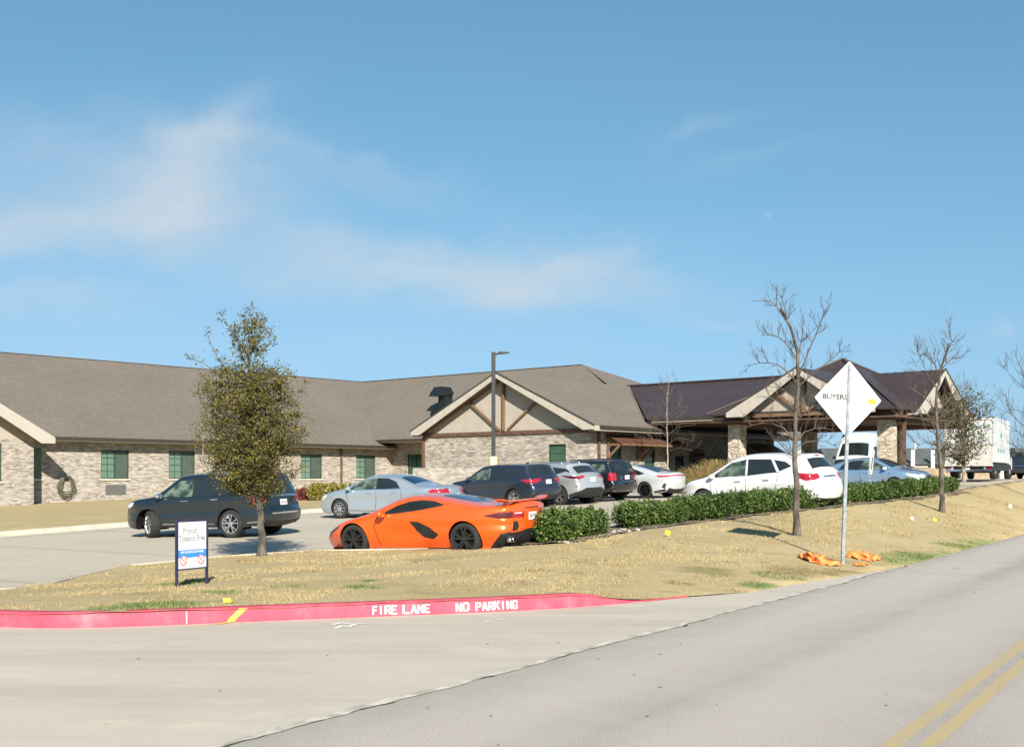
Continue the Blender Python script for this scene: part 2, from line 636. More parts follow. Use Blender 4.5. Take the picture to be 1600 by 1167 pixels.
# smooth the kerb line a little
kp = np.array(kerb_pts)
for _ in range(3):
    kp[1:-1] = 0.5 * kp[1:-1] + 0.25 * (kp[:-2] + kp[2:])
kp = np.concatenate([[[-8.0, 16.2], [-7.95, 15.3], [-7.7, 14.5], [-7.1, 13.7]], kp[0:]])
KERB = []
for i in range(len(kp) - 1):
    for k in range(6):
        KERB.append(kp[i] + (kp[i + 1] - kp[i]) * k / 6)
KERB.append(kp[-1])
KERB = np.array(KERB)
for _ in range(12):
    KERB[1:-1] = 0.5 * KERB[1:-1] + 0.25 * (KERB[:-2] + KERB[2:])
thin = np.array([hit(px, py, lambda x, y: -1.65 + 0 * x)[:2] for px, py in thin_px])


def road_pt(t, d=0.0):
    return np.array([RD0[0] + RDT[0] * t + RDN[0] * d, RD0[1] + RDT[1] * t + RDN[1] * d])


edge_far = [road_pt(t, 0.02) for t in (21, 23, 25, 27.5, 30, 33, 36, 40, 44, 48, 54, 60, 70, 80, 92, 105)]
far_px = [(-60, 922), (0, 920), (62, 911), (125, 895.6), (187, 883), (275, 875), (340, 869), (400, 865), (500, 860), (600, 858), (700, 857), (800, 855), (850, 851)]
far_pts = np.array([hit(px, py, lambda x, y: Hp(x, y) + .14)[:2] for px, py in far_px])
hedge_front = np.array([(1.0, 22.9), (2.85, 26.4), (6.7, 31.1), (16.3, 42.0)])


def along(poly, t):
    d = np.concatenate([[0], np.cumsum(np.linalg.norm(np.diff(poly, axis=0), axis=1))])
    t = t * d[-1]
    return np.array([np.interp(t, d, poly[:, 0]), np.interp(t, d, poly[:, 1])])


nrm = np.array([-.756, .654])
lot_edge = np.array([p + nrm * 1.55 for p in hedge_front])
right_far = np.array([road_pt(47, 4.0), road_pt(56, 3.7), road_pt(66, 3.6), road_pt(80, 3.6), road_pt(104, 3.6)])
ISL = [tuple(p) for p in KERB] + [tuple(p) for p in thin] + [tuple(p) for p in edge_far] + \
      [tuple(p) for p in right_far[::-1]] + [tuple(p) for p in lot_edge[::-1]] + [tuple(p) for p in far_pts[::-1]]
KH = np.array([0.15 * (1 - sstep(.90, 1.0, i / (len(KERB) - 1))) + 0.008 for i in range(len(KERB))])

# thin-plate surface through the island's rim
ctrl = []
for i in range(0, len(KERB), 4):
    ctrl.append((KERB[i][0], KERB[i][1], float(Hd(*KERB[i])) + KH[i] + .0))
for p in thin: ctrl.append((p[0], p[1], -1.635))
for p in edge_far: ctrl.append((p[0], p[1], -1.63))
for p in far_pts: ctrl.append((p[0], p[1], float(Hp(*p)) + .14))
for t in np.linspace(0, 1, 9):
    p = along(hedge_front, t)
    ctrl.append((p[0], p[1], -1.66 + .03 * p[0] + .0165 * p[1]))
    q = p + nrm * 1.55
    ctrl.append((q[0], q[1], float(Hp(*q)) + .16))
for p in right_far: ctrl.append((p[0], p[1], float(Hp(*p)) + .12))
ctrl.append((-8.0, 16.2, -1.55))
C3 = np.array(ctrl)


def tps(r2):
    return 0.5 * r2 * np.log(r2 + 1e-9)


n = len(C3)
A = np.zeros((n + 3, n + 3))
d2 = ((C3[:, None, :2] - C3[None, :, :2]) ** 2).sum(-1)
A[:n, :n] = tps(d2) + np.eye(n) * 0.5
A[:n, n] = 1
A[:n, n + 1:] = C3[:, :2]
A[n, :n] = 1
A[n + 1:, :n] = C3[:, :2].T
sol = np.linalg.solve(A, np.concatenate([C3[:, 2], np.zeros(3)]))


def Hl(x, y):
    x, y = np.atleast_1d(np.asarray(x, float)), np.atleast_1d(np.asarray(y, float))
    sh = x.shape
    x, y = x.ravel(), y.ravel()
    out = np.empty(x.size)
    for s in range(0, x.size, 20000):
        xx, yy = x[s:s + 20000], y[s:s + 20000]
        q = (xx[:, None] - C3[None, :, 0]) ** 2 + (yy[:, None] - C3[None, :, 1]) ** 2
        out[s:s + 20000] = tps(q) @ sol[:n] + sol[n] + sol[n + 1] * xx + sol[n + 2] * yy
    # a light lumpiness
    out += 0.012 * np.sin(x * 2.1 + 1.3 * np.sin(y * 1.1)) * np.sin(y * 1.7 + 0.6) + 0.006 * np.sin(x * 7.3 + y * 3.1) * np.sin(y * 6.1 - x * 2.2)
    out = out.reshape(sh)
    return out if out.size > 1 else float(out[0])


def lawn_hit(px, py):
    return hit(px, py, Hl)


def lawn_z(x, y):
    return float(np.atleast_1d(Hl(x, y))[0]) + E


# ------------------------------------------------------------------ pavement, road, lawns
def heightmesh(name, poly, step, zfun, mat, holes=(), stepfun=None, skirt=0.0, **tags):
    V, T = cdt_fill(poly, step, holes, stepfun=stepfun)
    z = zfun(V[:, 0], V[:, 1]) + E
    if skirt:                                    # close the cut edge down into the ground
        ed = {}
        for t in T:
            for a, b in ((t[0], t[1]), (t[1], t[2]), (t[2], t[0])):
                ed[(int(a), int(b))] = 1
        rim = [(a, b) for a, b in ed if (b, a) not in ed and min(V[a][0], V[b][0]) > 3.0]
        fs = T.tolist()
        n = len(V)
        idx = {}
        ex, ez = [], []
        for a, b in rim:
            for q in (a, b):
                if q not in idx:
                    idx[q] = n + len(ex)
                    ex.append(V[q]); ez.append(z[q] - skirt)
            fs.append((b, a, idx[a], idx[b]))
        V, z = np.vstack([V, ex]), np.concatenate([z, ez])
        o = mesh_obj(name, np.column_stack([V, z]), fs, MATS[mat], smooth=False)
        o.data.polygons.foreach_set('use_smooth', [len(f) == 3 for f in fs])
        tag(o, **tags)
        return o
    o = mesh_obj(name, np.column_stack([V, z]), T.tolist(), MATS[mat], smooth=True)
    tag(o, **tags)
    return o


DRIVE_T = -2.6
drive_poly = [tuple(road_pt(-14, -.3)), tuple(road_pt(-8, -.3)), tuple(road_pt(0, -.3)), tuple(road_pt(10, -.3)), tuple(road_pt(14.5, -.3)), tuple(road_pt(19.5, -.3))] + \
    [tuple(p) for p in thin[::-1]] + [tuple(p + np.array([0.05, 0.12])) for p in KERB[::-1]] + [(-8.3, 15.6), (-12, 15.2), (-20, 14.0)]
heightmesh('driveway', drive_poly, 0.55, Hd, 'concrete', kind='structure')
lot_poly = [(-60, 20), (-20, 14.02), (-12, 15.22), (-8.3, 15.62), (-8.07, 16.27)] + [tuple(p + np.array([0.1, -.15])) for p in far_pts] + \
    [tuple(p + np.array([.12, -.1])) for p in lot_edge] + [tuple(p + np.array([.06, -.1])) for p in right_far] + [tuple(road_pt(130, 3.6)), (-60, 120)]
heightmesh('car_park', lot_poly, 1.1, Hp, 'lot_concrete', kind='structure')

# the road, level, seen from the far lane
road = empty('road_frame')
bpy.data.objects.remove(road)
ang = math.atan2(-RDT[0], RDT[1])
mb = MB()
N = 60
for i in range(N):
    t0, t1 = -30 + i * 2.6, -30 + (i + 1) * 2.6
    for (d0, d1) in ((0.0, -1.2), (-1.2, -3.6), (-3.6, -5.5), (-5.5, -7.3)):
        mb.quad((-d0, t0, 0), (-d1, t0, 0), (-d1, t1, 0), (-d0, t1, 0))
ro = mb.build('road', 'asphalt', loc=(RD0[0], RD0[1], E - 1.646))
ro.rotation_euler = (0, 0, ang)
tag(ro, kind='structure')
mb = MB()
for off in (3.44, 3.44 + .195):
    for i in range(110):
        t0, t1 = -12 + i * 1.2, -12 + (i + 1) * 1.2
        j0, j1 = 0.004 * math.sin(t0 * 2.1), 0.004 * math.sin(t1 * 2.1)
        mb.quad((off + j0, t0, 0), (off + .105 + j0, t0, 0), (off + .105 + j1, t1, 0), (off + j1, t1, 0))
mk = mb.build('road_marking', 'road_paint_yellow', loc=(RD0[0], RD0[1], E - 1.642))
mk.rotation_euler = (0, 0, ang)
tag(mk, kind='structure')
# ragged joint between road and driveway: pale concrete lip and a dark crack beside it
lip, crack = MB(), MB()
random.seed(3)
prev = None
w1 = w2 = 0
for i in range(0, 900):
    t = -10 + i * 0.09
    w1 = w1 * .8 + random.uniform(-.02, .02)
    w2 = w2 * .7 + random.uniform(-.018, .018)
    lw = .06 + .025 * math.sin(t * 1.3) + random.uniform(0, .03)
    cw = max(.004, .012 + w2)
    cur = (t, w1, lw, cw)
    if prev:
        t0, a0, l0, c0 = prev
        lip.quad((a0 - l0, t0, .005), (a0 + .01, t0, .006), (w1 + .01, t, .006), (w1 - lw, t, .005))
        if math.sin(t * 1.9) + math.sin(t * 4.3 + 1) + math.sin(t * 9.1) > 1.0:
            crack.quad((a0 + .012, t0, .008), (a0 + .012 + c0, t0, .008), (w1 + .012 + cw, t, .008), (w1 + .012, t, .008))
    prev = cur
pmat('crack_dark', (.05, .045, .04), 0.95, col2=(.11, .10, .09), nscale=10)
for b_, nme, m_ in ((lip, 'road_joint', 'pale_lip'), (crack, 'road_crack', 'crack_dark')):
    o = b_.build(nme, m_, loc=(RD0[0], RD0[1], E - 1.646))
    o.rotation_euler = (0, 0, ang)
    tag(o, kind='structure')
# wandering cracks in the road and saw-cut joints in the driveway
crk = MB()
rk = random.Random(21)
for (t0, d0, t1, d1) in ((14, -.6, 15.0, -3.0), (18, -1.2, 23, -1.7)):
    n_ = int(math.hypot(t1 - t0, d1 - d0) / .07)
    pt, off = None, 0.0
    for i in range(n_ + 1):
        off = off * .93 + rk.uniform(-.022, .022)
        t, d = t0 + (t1 - t0) * i / n_, d0 + (d1 - d0) * i / n_ + off
        cur = (-d, t)
        if pt and rk.random() < .8:
            L_ = math.hypot(cur[0] - pt[0], cur[1] - pt[1])
            nx, ny = -(cur[1] - pt[1]) / L_, (cur[0] - pt[0]) / L_
            wk_ = rk.uniform(.002, .005)
            crk.quad((pt[0] - nx * wk_, pt[1] - ny * wk_, .003), (pt[0] + nx * wk_, pt[1] + ny * wk_, .003), (cur[0] + nx * wk_, cur[1] + ny * wk_, .003), (cur[0] - nx * wk_, cur[1] - ny * wk_, .003))
        pt = cur
pmat('crack_soft', (.17, .155, .138), 0.95, col2=(.24, .22, .195), nscale=10)
o = crk.build('road_crack', 'crack_soft', loc=(RD0[0], RD0[1], E - 1.646))
o.rotation_euler = (0, 0, ang)
tag(o, kind='structure')
# bits of grit and chipped surface on the road and driveway
deb = MB()
random.seed(11)
for i in range(150):
    if random.random() < .85:
        p = road_pt(random.uniform(-3, 30), -random.uniform(.1, 5.5)); z = E - 1.644
    else:
        p = (random.uniform(-4, 3), random.uniform(7, 13)); z = E - 1.648
        if dist_road(*p) < .2: continue
    a, l, w_ = random.uniform(0, 3.1), random.uniform(.006, .030), random.uniform(.003, .008)
    if i < 4: l, w_ = .07, .012
    ca, sa = math.cos(a), math.sin(a)
    q = [(p[0] + ca * u * l - sa * v * w_, p[1] + sa * u * l + ca * v * w_, z + .004 + h) for u, v, h in ((-1, -.4, 0), (.2, -1, .004), (1, .3, 0), (-.2, 1, .006))]
    deb.quad(*q)
tag(deb.build('road_grit', 'crack_dark'), kind='stuff')

# lawn of the near island
sp_px = [(250, 945, 55, 5, .22, .09, .14), (185, 949, 70, 3, .2, .13, .10), (280, 912, 40, 5, .3, .12, .12), (565, 917, 24, 5, .2, .08, .13), (575, 908, 12, 3, .2, .1, .1),
         (1185, 914, 28, 5, .2, .13, .09), (1450, 872, 100, 5, .3, .14, .12), (1540, 852, 60, 4, .3, .15, .1), (1310, 895, 60, 4, .2, .12, .05), (1240, 893, 45, 6, .16, .11, .05), (1100, 890, 45, 4, .24, .17, .06), (345, 925, 25, 4, .3, .16, .1)]
spots = []
for px, py, rx, ry, r_, gg, bb in sp_px:
    c0 = lawn_hit(px, py)
    c1 = lawn_hit(px + rx, py - (rx * .05))
    c2 = lawn_hit(px, py - ry)
    rxx = max(.12, np.linalg.norm(c1[:2] - c0[:2]))
    ryy = max(.12, np.linalg.norm(c2[:2] - c0[:2]))
    colr = (.10, .17, .05) if bb >= .09 else (.2, .17, .075)
    spots.append((c0[0], c0[1], rxx, ryy, math.atan2(c1[1] - c0[1], c1[0] - c0[0]), colr))
grass_material('dry_grass', spots, .84)
grass_material('far_grass', [], .82)
inner = [tuple(p) for p in ISL]
heightmesh('lawn', inner, 0.45, Hl, 'dry_grass', skirt=.35, kind='structure')

# kerb of the island: pink face and top, tapering out to the right
mb = MB()
K3 = []
nK = len(KERB)
for i in range(nK):
    d = KERB[min(i + 1, nK - 1)] - KERB[max(i - 1, 0)]
    d = d / np.linalg.norm(d)
    nn = np.array([-d[1], d[0]])         # towards the lawn
    z0 = float(Hd(*KERB[i])) + E
    h = KH[i] + .012
    b = KERB[i]
    prof = [(0.0, -.03), (0.0, 0.004), (.012, h * .82), (.03, h * .96), (.055, h), (.165, h + .004), (.185, h - .03)]
    K3.append([(b[0] + nn[0] * u, b[1] + nn[1] * u, z0 + v) for u, v in prof])
vs = [p for s_ in K3 for p in s_]
m_ = 7
fs = [(i * m_ + k, (i + 1) * m_ + k, (i + 1) * m_ + k + 1, i * m_ + k + 1) for i in range(nK - 1) for k in range(m_ - 1)]
kerb = mesh_obj('kerb', vs, fs, MATS['kerb_pink'], smooth=True)
tag(kerb, kind='structure')
# thin flush red edge that runs on to the right, and the unpainted kerb on the car-park side
mb = MB()
tl = [KERB[-1]] + [thin[0], thin[1]]
for i in range(1):
    a, b = tl[i], tl[i + 1]
    for k in range(6):
        p, q = a + (b - a) * k / 6, a + (b - a) * (k + 1) / 6
        wk = .03 * (1 - (i * 6 + k) / 13)
        mb.add([(p[0] - .01, p[1] - wk, E - 1.642), (q[0] - .01, q[1] - wk, E - 1.642), (q[0], q[1] + .03, E - 1.625), (p[0], p[1] + .03, E - 1.625)], [(0, 1, 2, 3)])
tag(mb.build('kerb_edge', 'kerb_pink'), kind='structure')


def kerb_strip(name, line, inward, mat='kerb_concrete', h=.15, w_=.15, zf=Hp):
    line = np.array(line)
    vs, fs = [], []
    prof = [(0, -.1), (0, .0), (.012, h * .85), (.04, h), (w_, h + .004), (w_ + .01, h - .08)]
    for i in range(len(line)):
        d = line[min(i + 1, len(line) - 1)] - line[max(i - 1, 0)]
        d /= np.linalg.norm(d)
        nn = np.array([-d[1], d[0]]) * inward
        z0 = float(zf(*line[i])) + E
        vs += [(line[i][0] + nn[0] * u, line[i][1] + nn[1] * u, z0 + v) for u, v in prof]
    m2 = len(prof)
    fs = [(i * m2 + k, (i + 1) * m2 + k, (i + 1) * m2 + k + 1, i * m2 + k + 1) for i in range(len(line) - 1) for k in range(m2 - 1)]
    o = mesh_obj(name, vs, fs, MATS[mat], smooth=False)
    tag(o, kind='structure')
    return o


kerb_strip('kerb', [p + np.array([.06, .1]) for p in far_pts] + [p + np.array([-.05, .02]) for p in lot_edge], -1)

# FIRE LANE / NO PARKING stencilled on the kerb face
def kerb_s_for_px(px):
    best = None
    for i in range(nK - 1):
        for k in range(8):
            p = KERB[i] + (KERB[i + 1] - KERB[i]) * k / 8
            e = abs(800 + F * p[0] / p[1] - px)
            if best is None or e < best[0]: best = (e, i, k / 8)
    return best[1], best[2]


def kerb_frame(px):
    i, k = kerb_s_for_px(px)
    p = KERB[i] + (KERB[i + 1] - KERB[i]) * k
    d = KERB[i + 1] - KERB[i]
    d /= np.linalg.norm(d)
    return p, d, float(Hd(*p)) + E


# 5-row stencil glyphs drawn as strokes (x0, y0, x1, y1) in a 0..1 cell, with stencil breaks
GL = {
    'F': [(0, 0, 0, 1), (0.16, 1, .8, 1), (0.16, .52, .62, .52)], 'I': [(0.4, 0, .4, 1)],
    'R': [(0, 0, 0, 1), (.16, 1, .6, 1), (.6, 1, .78, .86), (.78, .86, .78, .64), (.78, .64, .6, .5), (.6, .5, .16, .5), (.42, .44, .8, 0)],
    'E': [(0, 0, 0, 1), (.16, 1, .8, 1), (.16, .52, .62, .52), (.16, 0, .8, 0)],
    'L': [(0, 0, 0, 1), (.16, 0, .8, 0)], 'A': [(0, 0, .36, 1), (.44, 1, .8, 0), (.24, .33, .58, .33)],
    'N': [(0, 0, 0, 1), (.08, .95, .72, .05), (.8, 0, .8, 1)],
    'O': [(0, .15, 0, .85), (.8, .15, .8, .85), (.1, 1, .36, 1), (.46, 1, .7, 1), (.1, 0, .36, 0), (.46, 0, .7, 0)],
    'P': [(0, 0, 0, 1), (.16, 1, .6, 1), (.6, 1, .78, .86), (.78, .86, .78, .64), (.78, .64, .6, .5), (.6, .5, .16, .5)],
    'K': [(0, 0, 0, 1), (.14, .5, .8, 1), (.3, .6, .8, 0)],
    'G': [(0, .15, 0, .85), (.1, 1, .7, 1), (.8, .95, .8, .75), (.1, 0, .7, 0), (.8, .05, .8, .42), (.45, .42, .7, .42)],
}


def stencil(word, px0, px1):
    mbx = MB()
    n_ = len(word)
    cellpx = (px1 - px0) / n_
    for ci, ch in enumerate(word):
        if ch == ' ': continue
        c0 = px0 + ci * cellpx
        p, d, z0 = kerb_frame(c0)
        p2, _, _ = kerb_frame(c0 + cellpx)
        wch = np.linalg.norm(p2 - p) * .83
        nn = np.array([-d[1], d[0]])
        hh, zb, th = .106, .022, .0165
        jx, jz = random.uniform(-.004, .004), random.uniform(-.003, .003)
        for x0, y0, x1, y1 in GL[ch]:
            a = Vector((x0 * wch + jx, y0 * (hh - th) + th / 2 + jz)); b = Vector((x1 * wch + jx, y1 * (hh - th) + th / 2 + jz))
            dd = (b - a).normalized()
            a, b = a - dd * th * .35, b + dd * th * .35
            pr = Vector((-dd.y, dd.x)) * th / 2
            if abs(dd.y) > .5 : pr *= 1.25
            q = [a - pr, b - pr, b + pr, a + pr]
            pts = []
            for t in q:
                hfr = (t.y + zb)
                off = .012 * min(1, hfr / .13) - .006
                pts.append((p[0] + d[0] * t.x + nn[0] * off, p[1] + d[1] * t.x + nn[1] * off, z0 + hfr))
            mbx.quad(*pts)
    return mbx


random.seed(5)
for wd, a, b in (('FIRE', 582, 623.5), ('LANE', 631, 675.5), ('NO', 713, 736), ('PARKING', 745, 811)):
    o = stencil(wd, a, b).build('kerb_lettering', 'white_paint')
    tag(o, kind='structure')
# yellow paint stripe running over the kerb and on to the driveway, and a white joint line
mb = MB()
p, d, z0 = kerb_frame(372)
nn = np.array([-d[1], d[0]])
L_ = [(.10, .18, .167), (.085, .06, .164), (.06, .02, .158), (.02, .006, .12), (-.05, -.004, .06), (-.09, -.008, .012), (-.22, -.10, .008), (-.40, -.20, .008), (-.62, -.30, .008)]
wd_ = [.05, .05, .05, .045, .045, .04, .03, .022, .006]
for i in range(len(L_) - 1):
    (u0, v0, h0), (u1, v1, h1) = L_[i], L_[i + 1]
    q = []
    for (u, v, h, s_) in ((u0, v0, h0, -wd_[i]), (u0, v0, h0, wd_[i]), (u1, v1, h1, wd_[i + 1]), (u1, v1, h1, -wd_[i + 1])):
        q.append((p[0] + d[0] * (u + s_) + nn[0] * v, p[1] + d[1] * (u + s_) + nn[1] * v, z0 + h))
    mb.quad(*q)
tag(mb.build('kerb_marking', 'yellow_paint'), kind='structure')
mb = MB()
p, d, z0 = kerb_frame(291)
nn = np.array([-d[1], d[0]])
for (v0, h0), (v1, h1) in (((-.005, .01), (.006, .14)), ((.006, .14), (.05, .167)), ((.05, .167), (.16, .170))):
    mb.quad(*[(p[0] + d[0] * s_ + nn[0] * v, p[1] + d[1] * s_ + nn[1] * v, z0 + h) for v, h, s_ in ((v0, h0, -.008), (v0, h0, .008), (v1, h1, .008), (v1, h1, -.008))])
tag(mb.build('kerb_joint', 'kerb_concrete'), kind='structure')
# scribbled white utility marks on the driveway
mb = MB()
for line in ([(520, 976), (533, 973), (548, 975)], [(523, 982), (534, 978), (545, 979)], [(545, 979), (556, 975), (571, 974)], [(757, 971), (768, 970)], [(775, 968), (785, 967)]):
    pts = [hit(px, py, Hd) for px, py in line]
    for a, b in zip(pts[:-1], pts[1:]):
        d = b[:2] - a[:2]; d /= np.linalg.norm(d); nn = np.array([-d[1], d[0]]) * .022
        z_ = E + a[2] + .006
        mb.quad((a[0] - nn[0], a[1] - nn[1], z_), (b[0] - nn[0], b[1] - nn[1], z_), (b[0] + nn[0], b[1] + nn[1], z_), (a[0] + nn[0], a[1] + nn[1], z_))
tag(mb.build('driveway_marking', 'white_paint'), kind='structure')

# the far lawn between the car park and the building (in building axes a, b)
e1, e2 = np.array([.756, -.654]), np.array([.654, .756])


def ab(a, b):
    return e1 * a + e2 * b


far_lawn = [ab(-35.8, -40), ab(-35.8, 30.0), ab(-35.2, 31.3), ab(-33.0, 31.6), ab(-33.0, 50.5), ab(-31.0, 52.5), ab(-31.0, 56), ab(-36, 57), ab(-66, 66), ab(-70, -40)]
heightmesh('lawn', [tuple(p) for p in far_lawn], 1.6, lambda x, y: Hp(x, y) + .14, 'far_grass', kind='structure')
kl = []
for a, b in zip(far_lawn[:6], far_lawn[1:7]):
    for k in range(10): kl.append(a + (b - a) * k / 10)
kerb_strip('kerb', [p + e1 * .02 for p in kl], 1)
mb = MB()
for i in range(60):
    p0, p1 = ab(-35.75, -30 + i), ab(-35.75, -29 + i)
    q0, q1 = ab(-35.1, -30 + i), ab(-35.1, -29 + i)
    mb.quad(*[(p[0], p[1], float(Hp(*p)) + E + .006) for p in (p0, q0, q1, p1)])
tag(mb.build('gutter', 'kerb_concrete'), kind='structure')
# control joints across the car park
mb = MB()
for b in range(-20, 60, 5):
    p0, p1 = ab(-35, b), ab(-5, b)
    for k in range(20):
        p, q = p0 + (p1 - p0) * k / 20, p0 + (p1 - p0) * (k + 1) / 20
        if in_poly([p[0]], [p[1]], ISL)[0] or in_poly([q[0]], [q[1]], ISL)[0] or min(p[1], q[1]) < 16.5: continue
        mb.quad(*[(r_[0] + e2[0] * s_, r_[1] + e2[1] * s_, float(Hp(*r_)) + E + .02) for r_, s_ in ((p, -.012), (q, -.012), (q, .012), (p, .012))])
tag(mb.build('pavement_joint', 'crack_dark'), kind='structure')
# verge on the camera's side of the road and the country out to the horizon
mb = MB()
S = 3000
mb.quad((-S, -S, E - 2.45), (S, -S, E - 2.45), (S, S, E - 2.45), (-S, S, E - 2.45))
tag(mb.build('ground', 'far_field'), kind='structure')
mb = MB()
pp = [road_pt(-30, -7.2), road_pt(126, -7.2), road_pt(126, -60), road_pt(-30, -60)]
mb.quad(*[(p[0], p[1], E - 1.66) for p in pp[::-1]])
tag(mb.build('verge', 'far_grass'), kind='structure')
# ------------------------------------------------------------------ building materials
def brick_material(name, dark_amt, k):
  g = G(name, 0.9, 0.25)
  p = g.xyz()
  along_ = g.math('ADD', p[0], p[1])
  bv = g.comb(along_, p[2])
  br = nd(g.nt, 'ShaderNodeTexBrick')
  g.nt.links.new(bv, br.inputs['Vector'])
  br.inputs['Scale'].default_value = 1.0
  br.inputs['Brick Width'].default_value = 0.30
  br.inputs['Row Height'].default_value = 0.095
  br.inputs['Mortar Size'].default_value = 0.008
  br.inputs['Color1'].default_value = (.0, .0, .0, 1)
  br.inputs['Color2'].default_value = (1, 1, 1, 1)
  br.inputs['Mortar'].default_value = (.5, .5, .5, 1)
  n1 = g.noise(0.9, vec=g.comb(g.math('MULTIPLY', along_, .55), g.math('MULTIPLY', p[2], 3.2)), detail=4, rough=0.6)
  n2 = g.noise(2.2, vec=g.comb(along_, g.math('MULTIPLY', p[2], 7.0)), detail=5, rough=0.7)
  n3 = g.noise(30, detail=4)
  base = g.ramp(br.outputs['Color'], [(0.0, (.26 * k, .23 * k, .20 * k)), (0.3, (.34 * k, .302 * k, .262 * k)), (0.65, (.40 * k, .362 * k, .318 * k)), (1.0, (.48 * k, .445 * k, .398 * k))])
  darkf = g.math('MULTIPLY', g.ramp(n1, [(0.38, 0.0), (0.52, 1.0)]), g.ramp(n2, [(0.51, 0.0), (0.55, 1.0)]))
  base = g.mix(g.math('MULTIPLY', darkf, dark_amt), base, (.10, .08, .066))
  base = g.mix(g.math('MULTIPLY', br.outputs['Fac'], 0.55), base, (.38 * k, .345 * k, .295 * k))
  g.out(base, g.math('MULTIPLY', br.outputs['Fac'], -1.0), 0.6, 0.01)


brick_material('brick', .78, .88)
brick_material('pale_brick', .12, 1.05)

g = G('stone', 0.9, 0.25)
p = g.xyz()
along_ = g.math('ADD', p[0], p[1])
vec = g.comb(g.math('ADD', g.math('MULTIPLY', along_, 1.0), g.math('MULTIPLY', g.noise(1.5), .25)), g.math('MULTIPLY', p[2], 2.1))
vo = nd(g.nt, 'ShaderNodeTexVoronoi')
vo.inputs['Scale'].default_value = 2.6
vo.distance = 'CHEBYCHEV'
g.nt.links.new(vec, vo.inputs['Vector'])
vs2 = nd(g.nt, 'ShaderNodeSeparateColor')
g.nt.links.new(vo.outputs['Color'], vs2.inputs[0])
ve = nd(g.nt, 'ShaderNodeTexVoronoi', feature='DISTANCE_TO_EDGE')
ve.inputs['Scale'].default_value = 2.6
g.nt.links.new(vec, ve.inputs['Vector'])
c = g.ramp(vs2.outputs[0], [(0.0, (.25, .20, .145)), (0.4, (.42, .36, .27)), (0.8, (.52, .455, .355)), (1.0, (.60, .54, .44))])
c = g.mix(g.ramp(ve.outputs['Distance'], [(0.0, 1.0), (0.07, 0.0)]), c, (.2, .165, .12))
c = g.mix(0.3, c, g.ramp(g.noise(14, detail=6), [(0.3, (.25, .2, .15)), (0.7, (.62, .56, .46))]))
g.out(c, g.ramp(ve.outputs['Distance'], [(0.0, 0.0), (0.1, 1.0)]), 0.8, 0.03)

pmat('limestone', (.42, .37, .29), 0.9, col2=(.54, .49, .40), nscale=3, detail=8, bump=0.4, bscale=20)

g = G('shingle', 0.95, 0.2)
p = g.xyz()
al = g.math('ADD', p[0], p[1])
bv = g.comb(al, g.math('MULTIPLY', p[2], 2.0))
br = nd(g.nt, 'ShaderNodeTexBrick')
g.nt.links.new(bv, br.inputs['Vector'])
br.inputs['Scale'].default_value = 1.0
br.inputs['Brick Width'].default_value = 0.34
br.inputs['Row Height'].default_value = 0.28
br.inputs['Mortar Size'].default_value = 0.018
br.inputs['Mortar Smooth'].default_value = 0.4
br.inputs['Color1'].default_value = (.112, .097, .081, 1)
br.inputs['Color2'].default_value = (.165, .144, .121, 1)
br.inputs['Mortar'].default_value = (.066, .056, .047, 1)
c = g.mix(0.5, br.outputs['Color'], g.ramp(g.noise(7, vec=g.comb(al, g.math('MULTIPLY', p[2], 5.0)), detail=6, rough=.75), [(0.3, (.08, .069, .058)), (0.7, (.20, .175, .148))]))
c = g.mix(0.35, c, g.ramp(g.noise(0.25, detail=5), [(0.3, (.115, .10, .084)), (0.7, (.165, .144, .121))]))
g.out(c, br.outputs['Fac'], -0.4, 0.02)

g = G('standing_seam', 0.42, 0.5)
g.b.inputs['Metallic'].default_value = 0.25
c = g.ramp(g.noise(0.5, detail=5), [(0.3, (.050, .034, .034)), (0.7, (.062, .043, .043))])
g.out(c)
pmat('cream_trim', (.35, .315, .27), 0.6, col2=(.39, .355, .308), nscale=3)
pmat('soffit', (.33, .29, .225), 0.8)
pmat('panel_siding', (.32, .288, .245), 0.85, col2=(.35, .315, .27), nscale=2, bump=.2)
pmat('timber', (.11, .062, .034), 0.75, col2=(.19, .112, .062), nscale=6, stretch=(1, 1, 4))
pmat('timber_dark', (.07, .035, .022), 0.7, col2=(.12, .065, .04), nscale=6)
pmat('dark_bronze', (.025, .02, .018), 0.5, metal=.3)
pmat('window_frame', (.02, .05, .035), 0.5)
pmat('window_screen', (.045, .062, .052), 0.55, col2=(.06, .085, .07), nscale=4)
g = G('window_glass', 0.06, 0.7)
p = g.xyz()
sl = g.math('SINE', g.math('MULTIPLY', p[2], 90.0))
c = g.mix(g.ramp(sl, [(0.0, 0.0), (1.0, 1.0)]), (.085, .145, .11), (.16, .235, .185))
g.out(c)
pmat('dark_glass', (.012, .018, .016), 0.05, spec=0.8)
pmat('green_glass', (.02, .06, .035), 0.08, col2=(.03, .085, .05), nscale=1.5, spec=0.7)
pmat('awning_metal', (.11, .052, .035), 0.5, col2=(.15, .075, .05), nscale=2, metal=.2)
pmat('vent_metal', (.014, .022, .024), 0.45, metal=.4)
pmat('grille_grey', (.12, .12, .12), 0.6)
pmat('gutter_metal', (.045, .038, .03), 0.5, metal=.2)

K = 1.27
BA, BB, BZ = -34.8, 46.0, -0.9
bld = empty('care_home', (ab(BA, BB)[0], ab(BA, BB)[1], E + BZ), math.atan2(-.654, .756))
tag(bld, 'long single storey brick care home with grey shingle roofs and a stone pillared entrance canopy', 'building')


def U(a, b, h):
    return (a * K - BA, b * K - BB, h * K - BZ)


def ubox(m, a0, a1, b0, b1, h0, h1):
    return m.box(U(a0, b0, h0), U(a1, b1, h1))


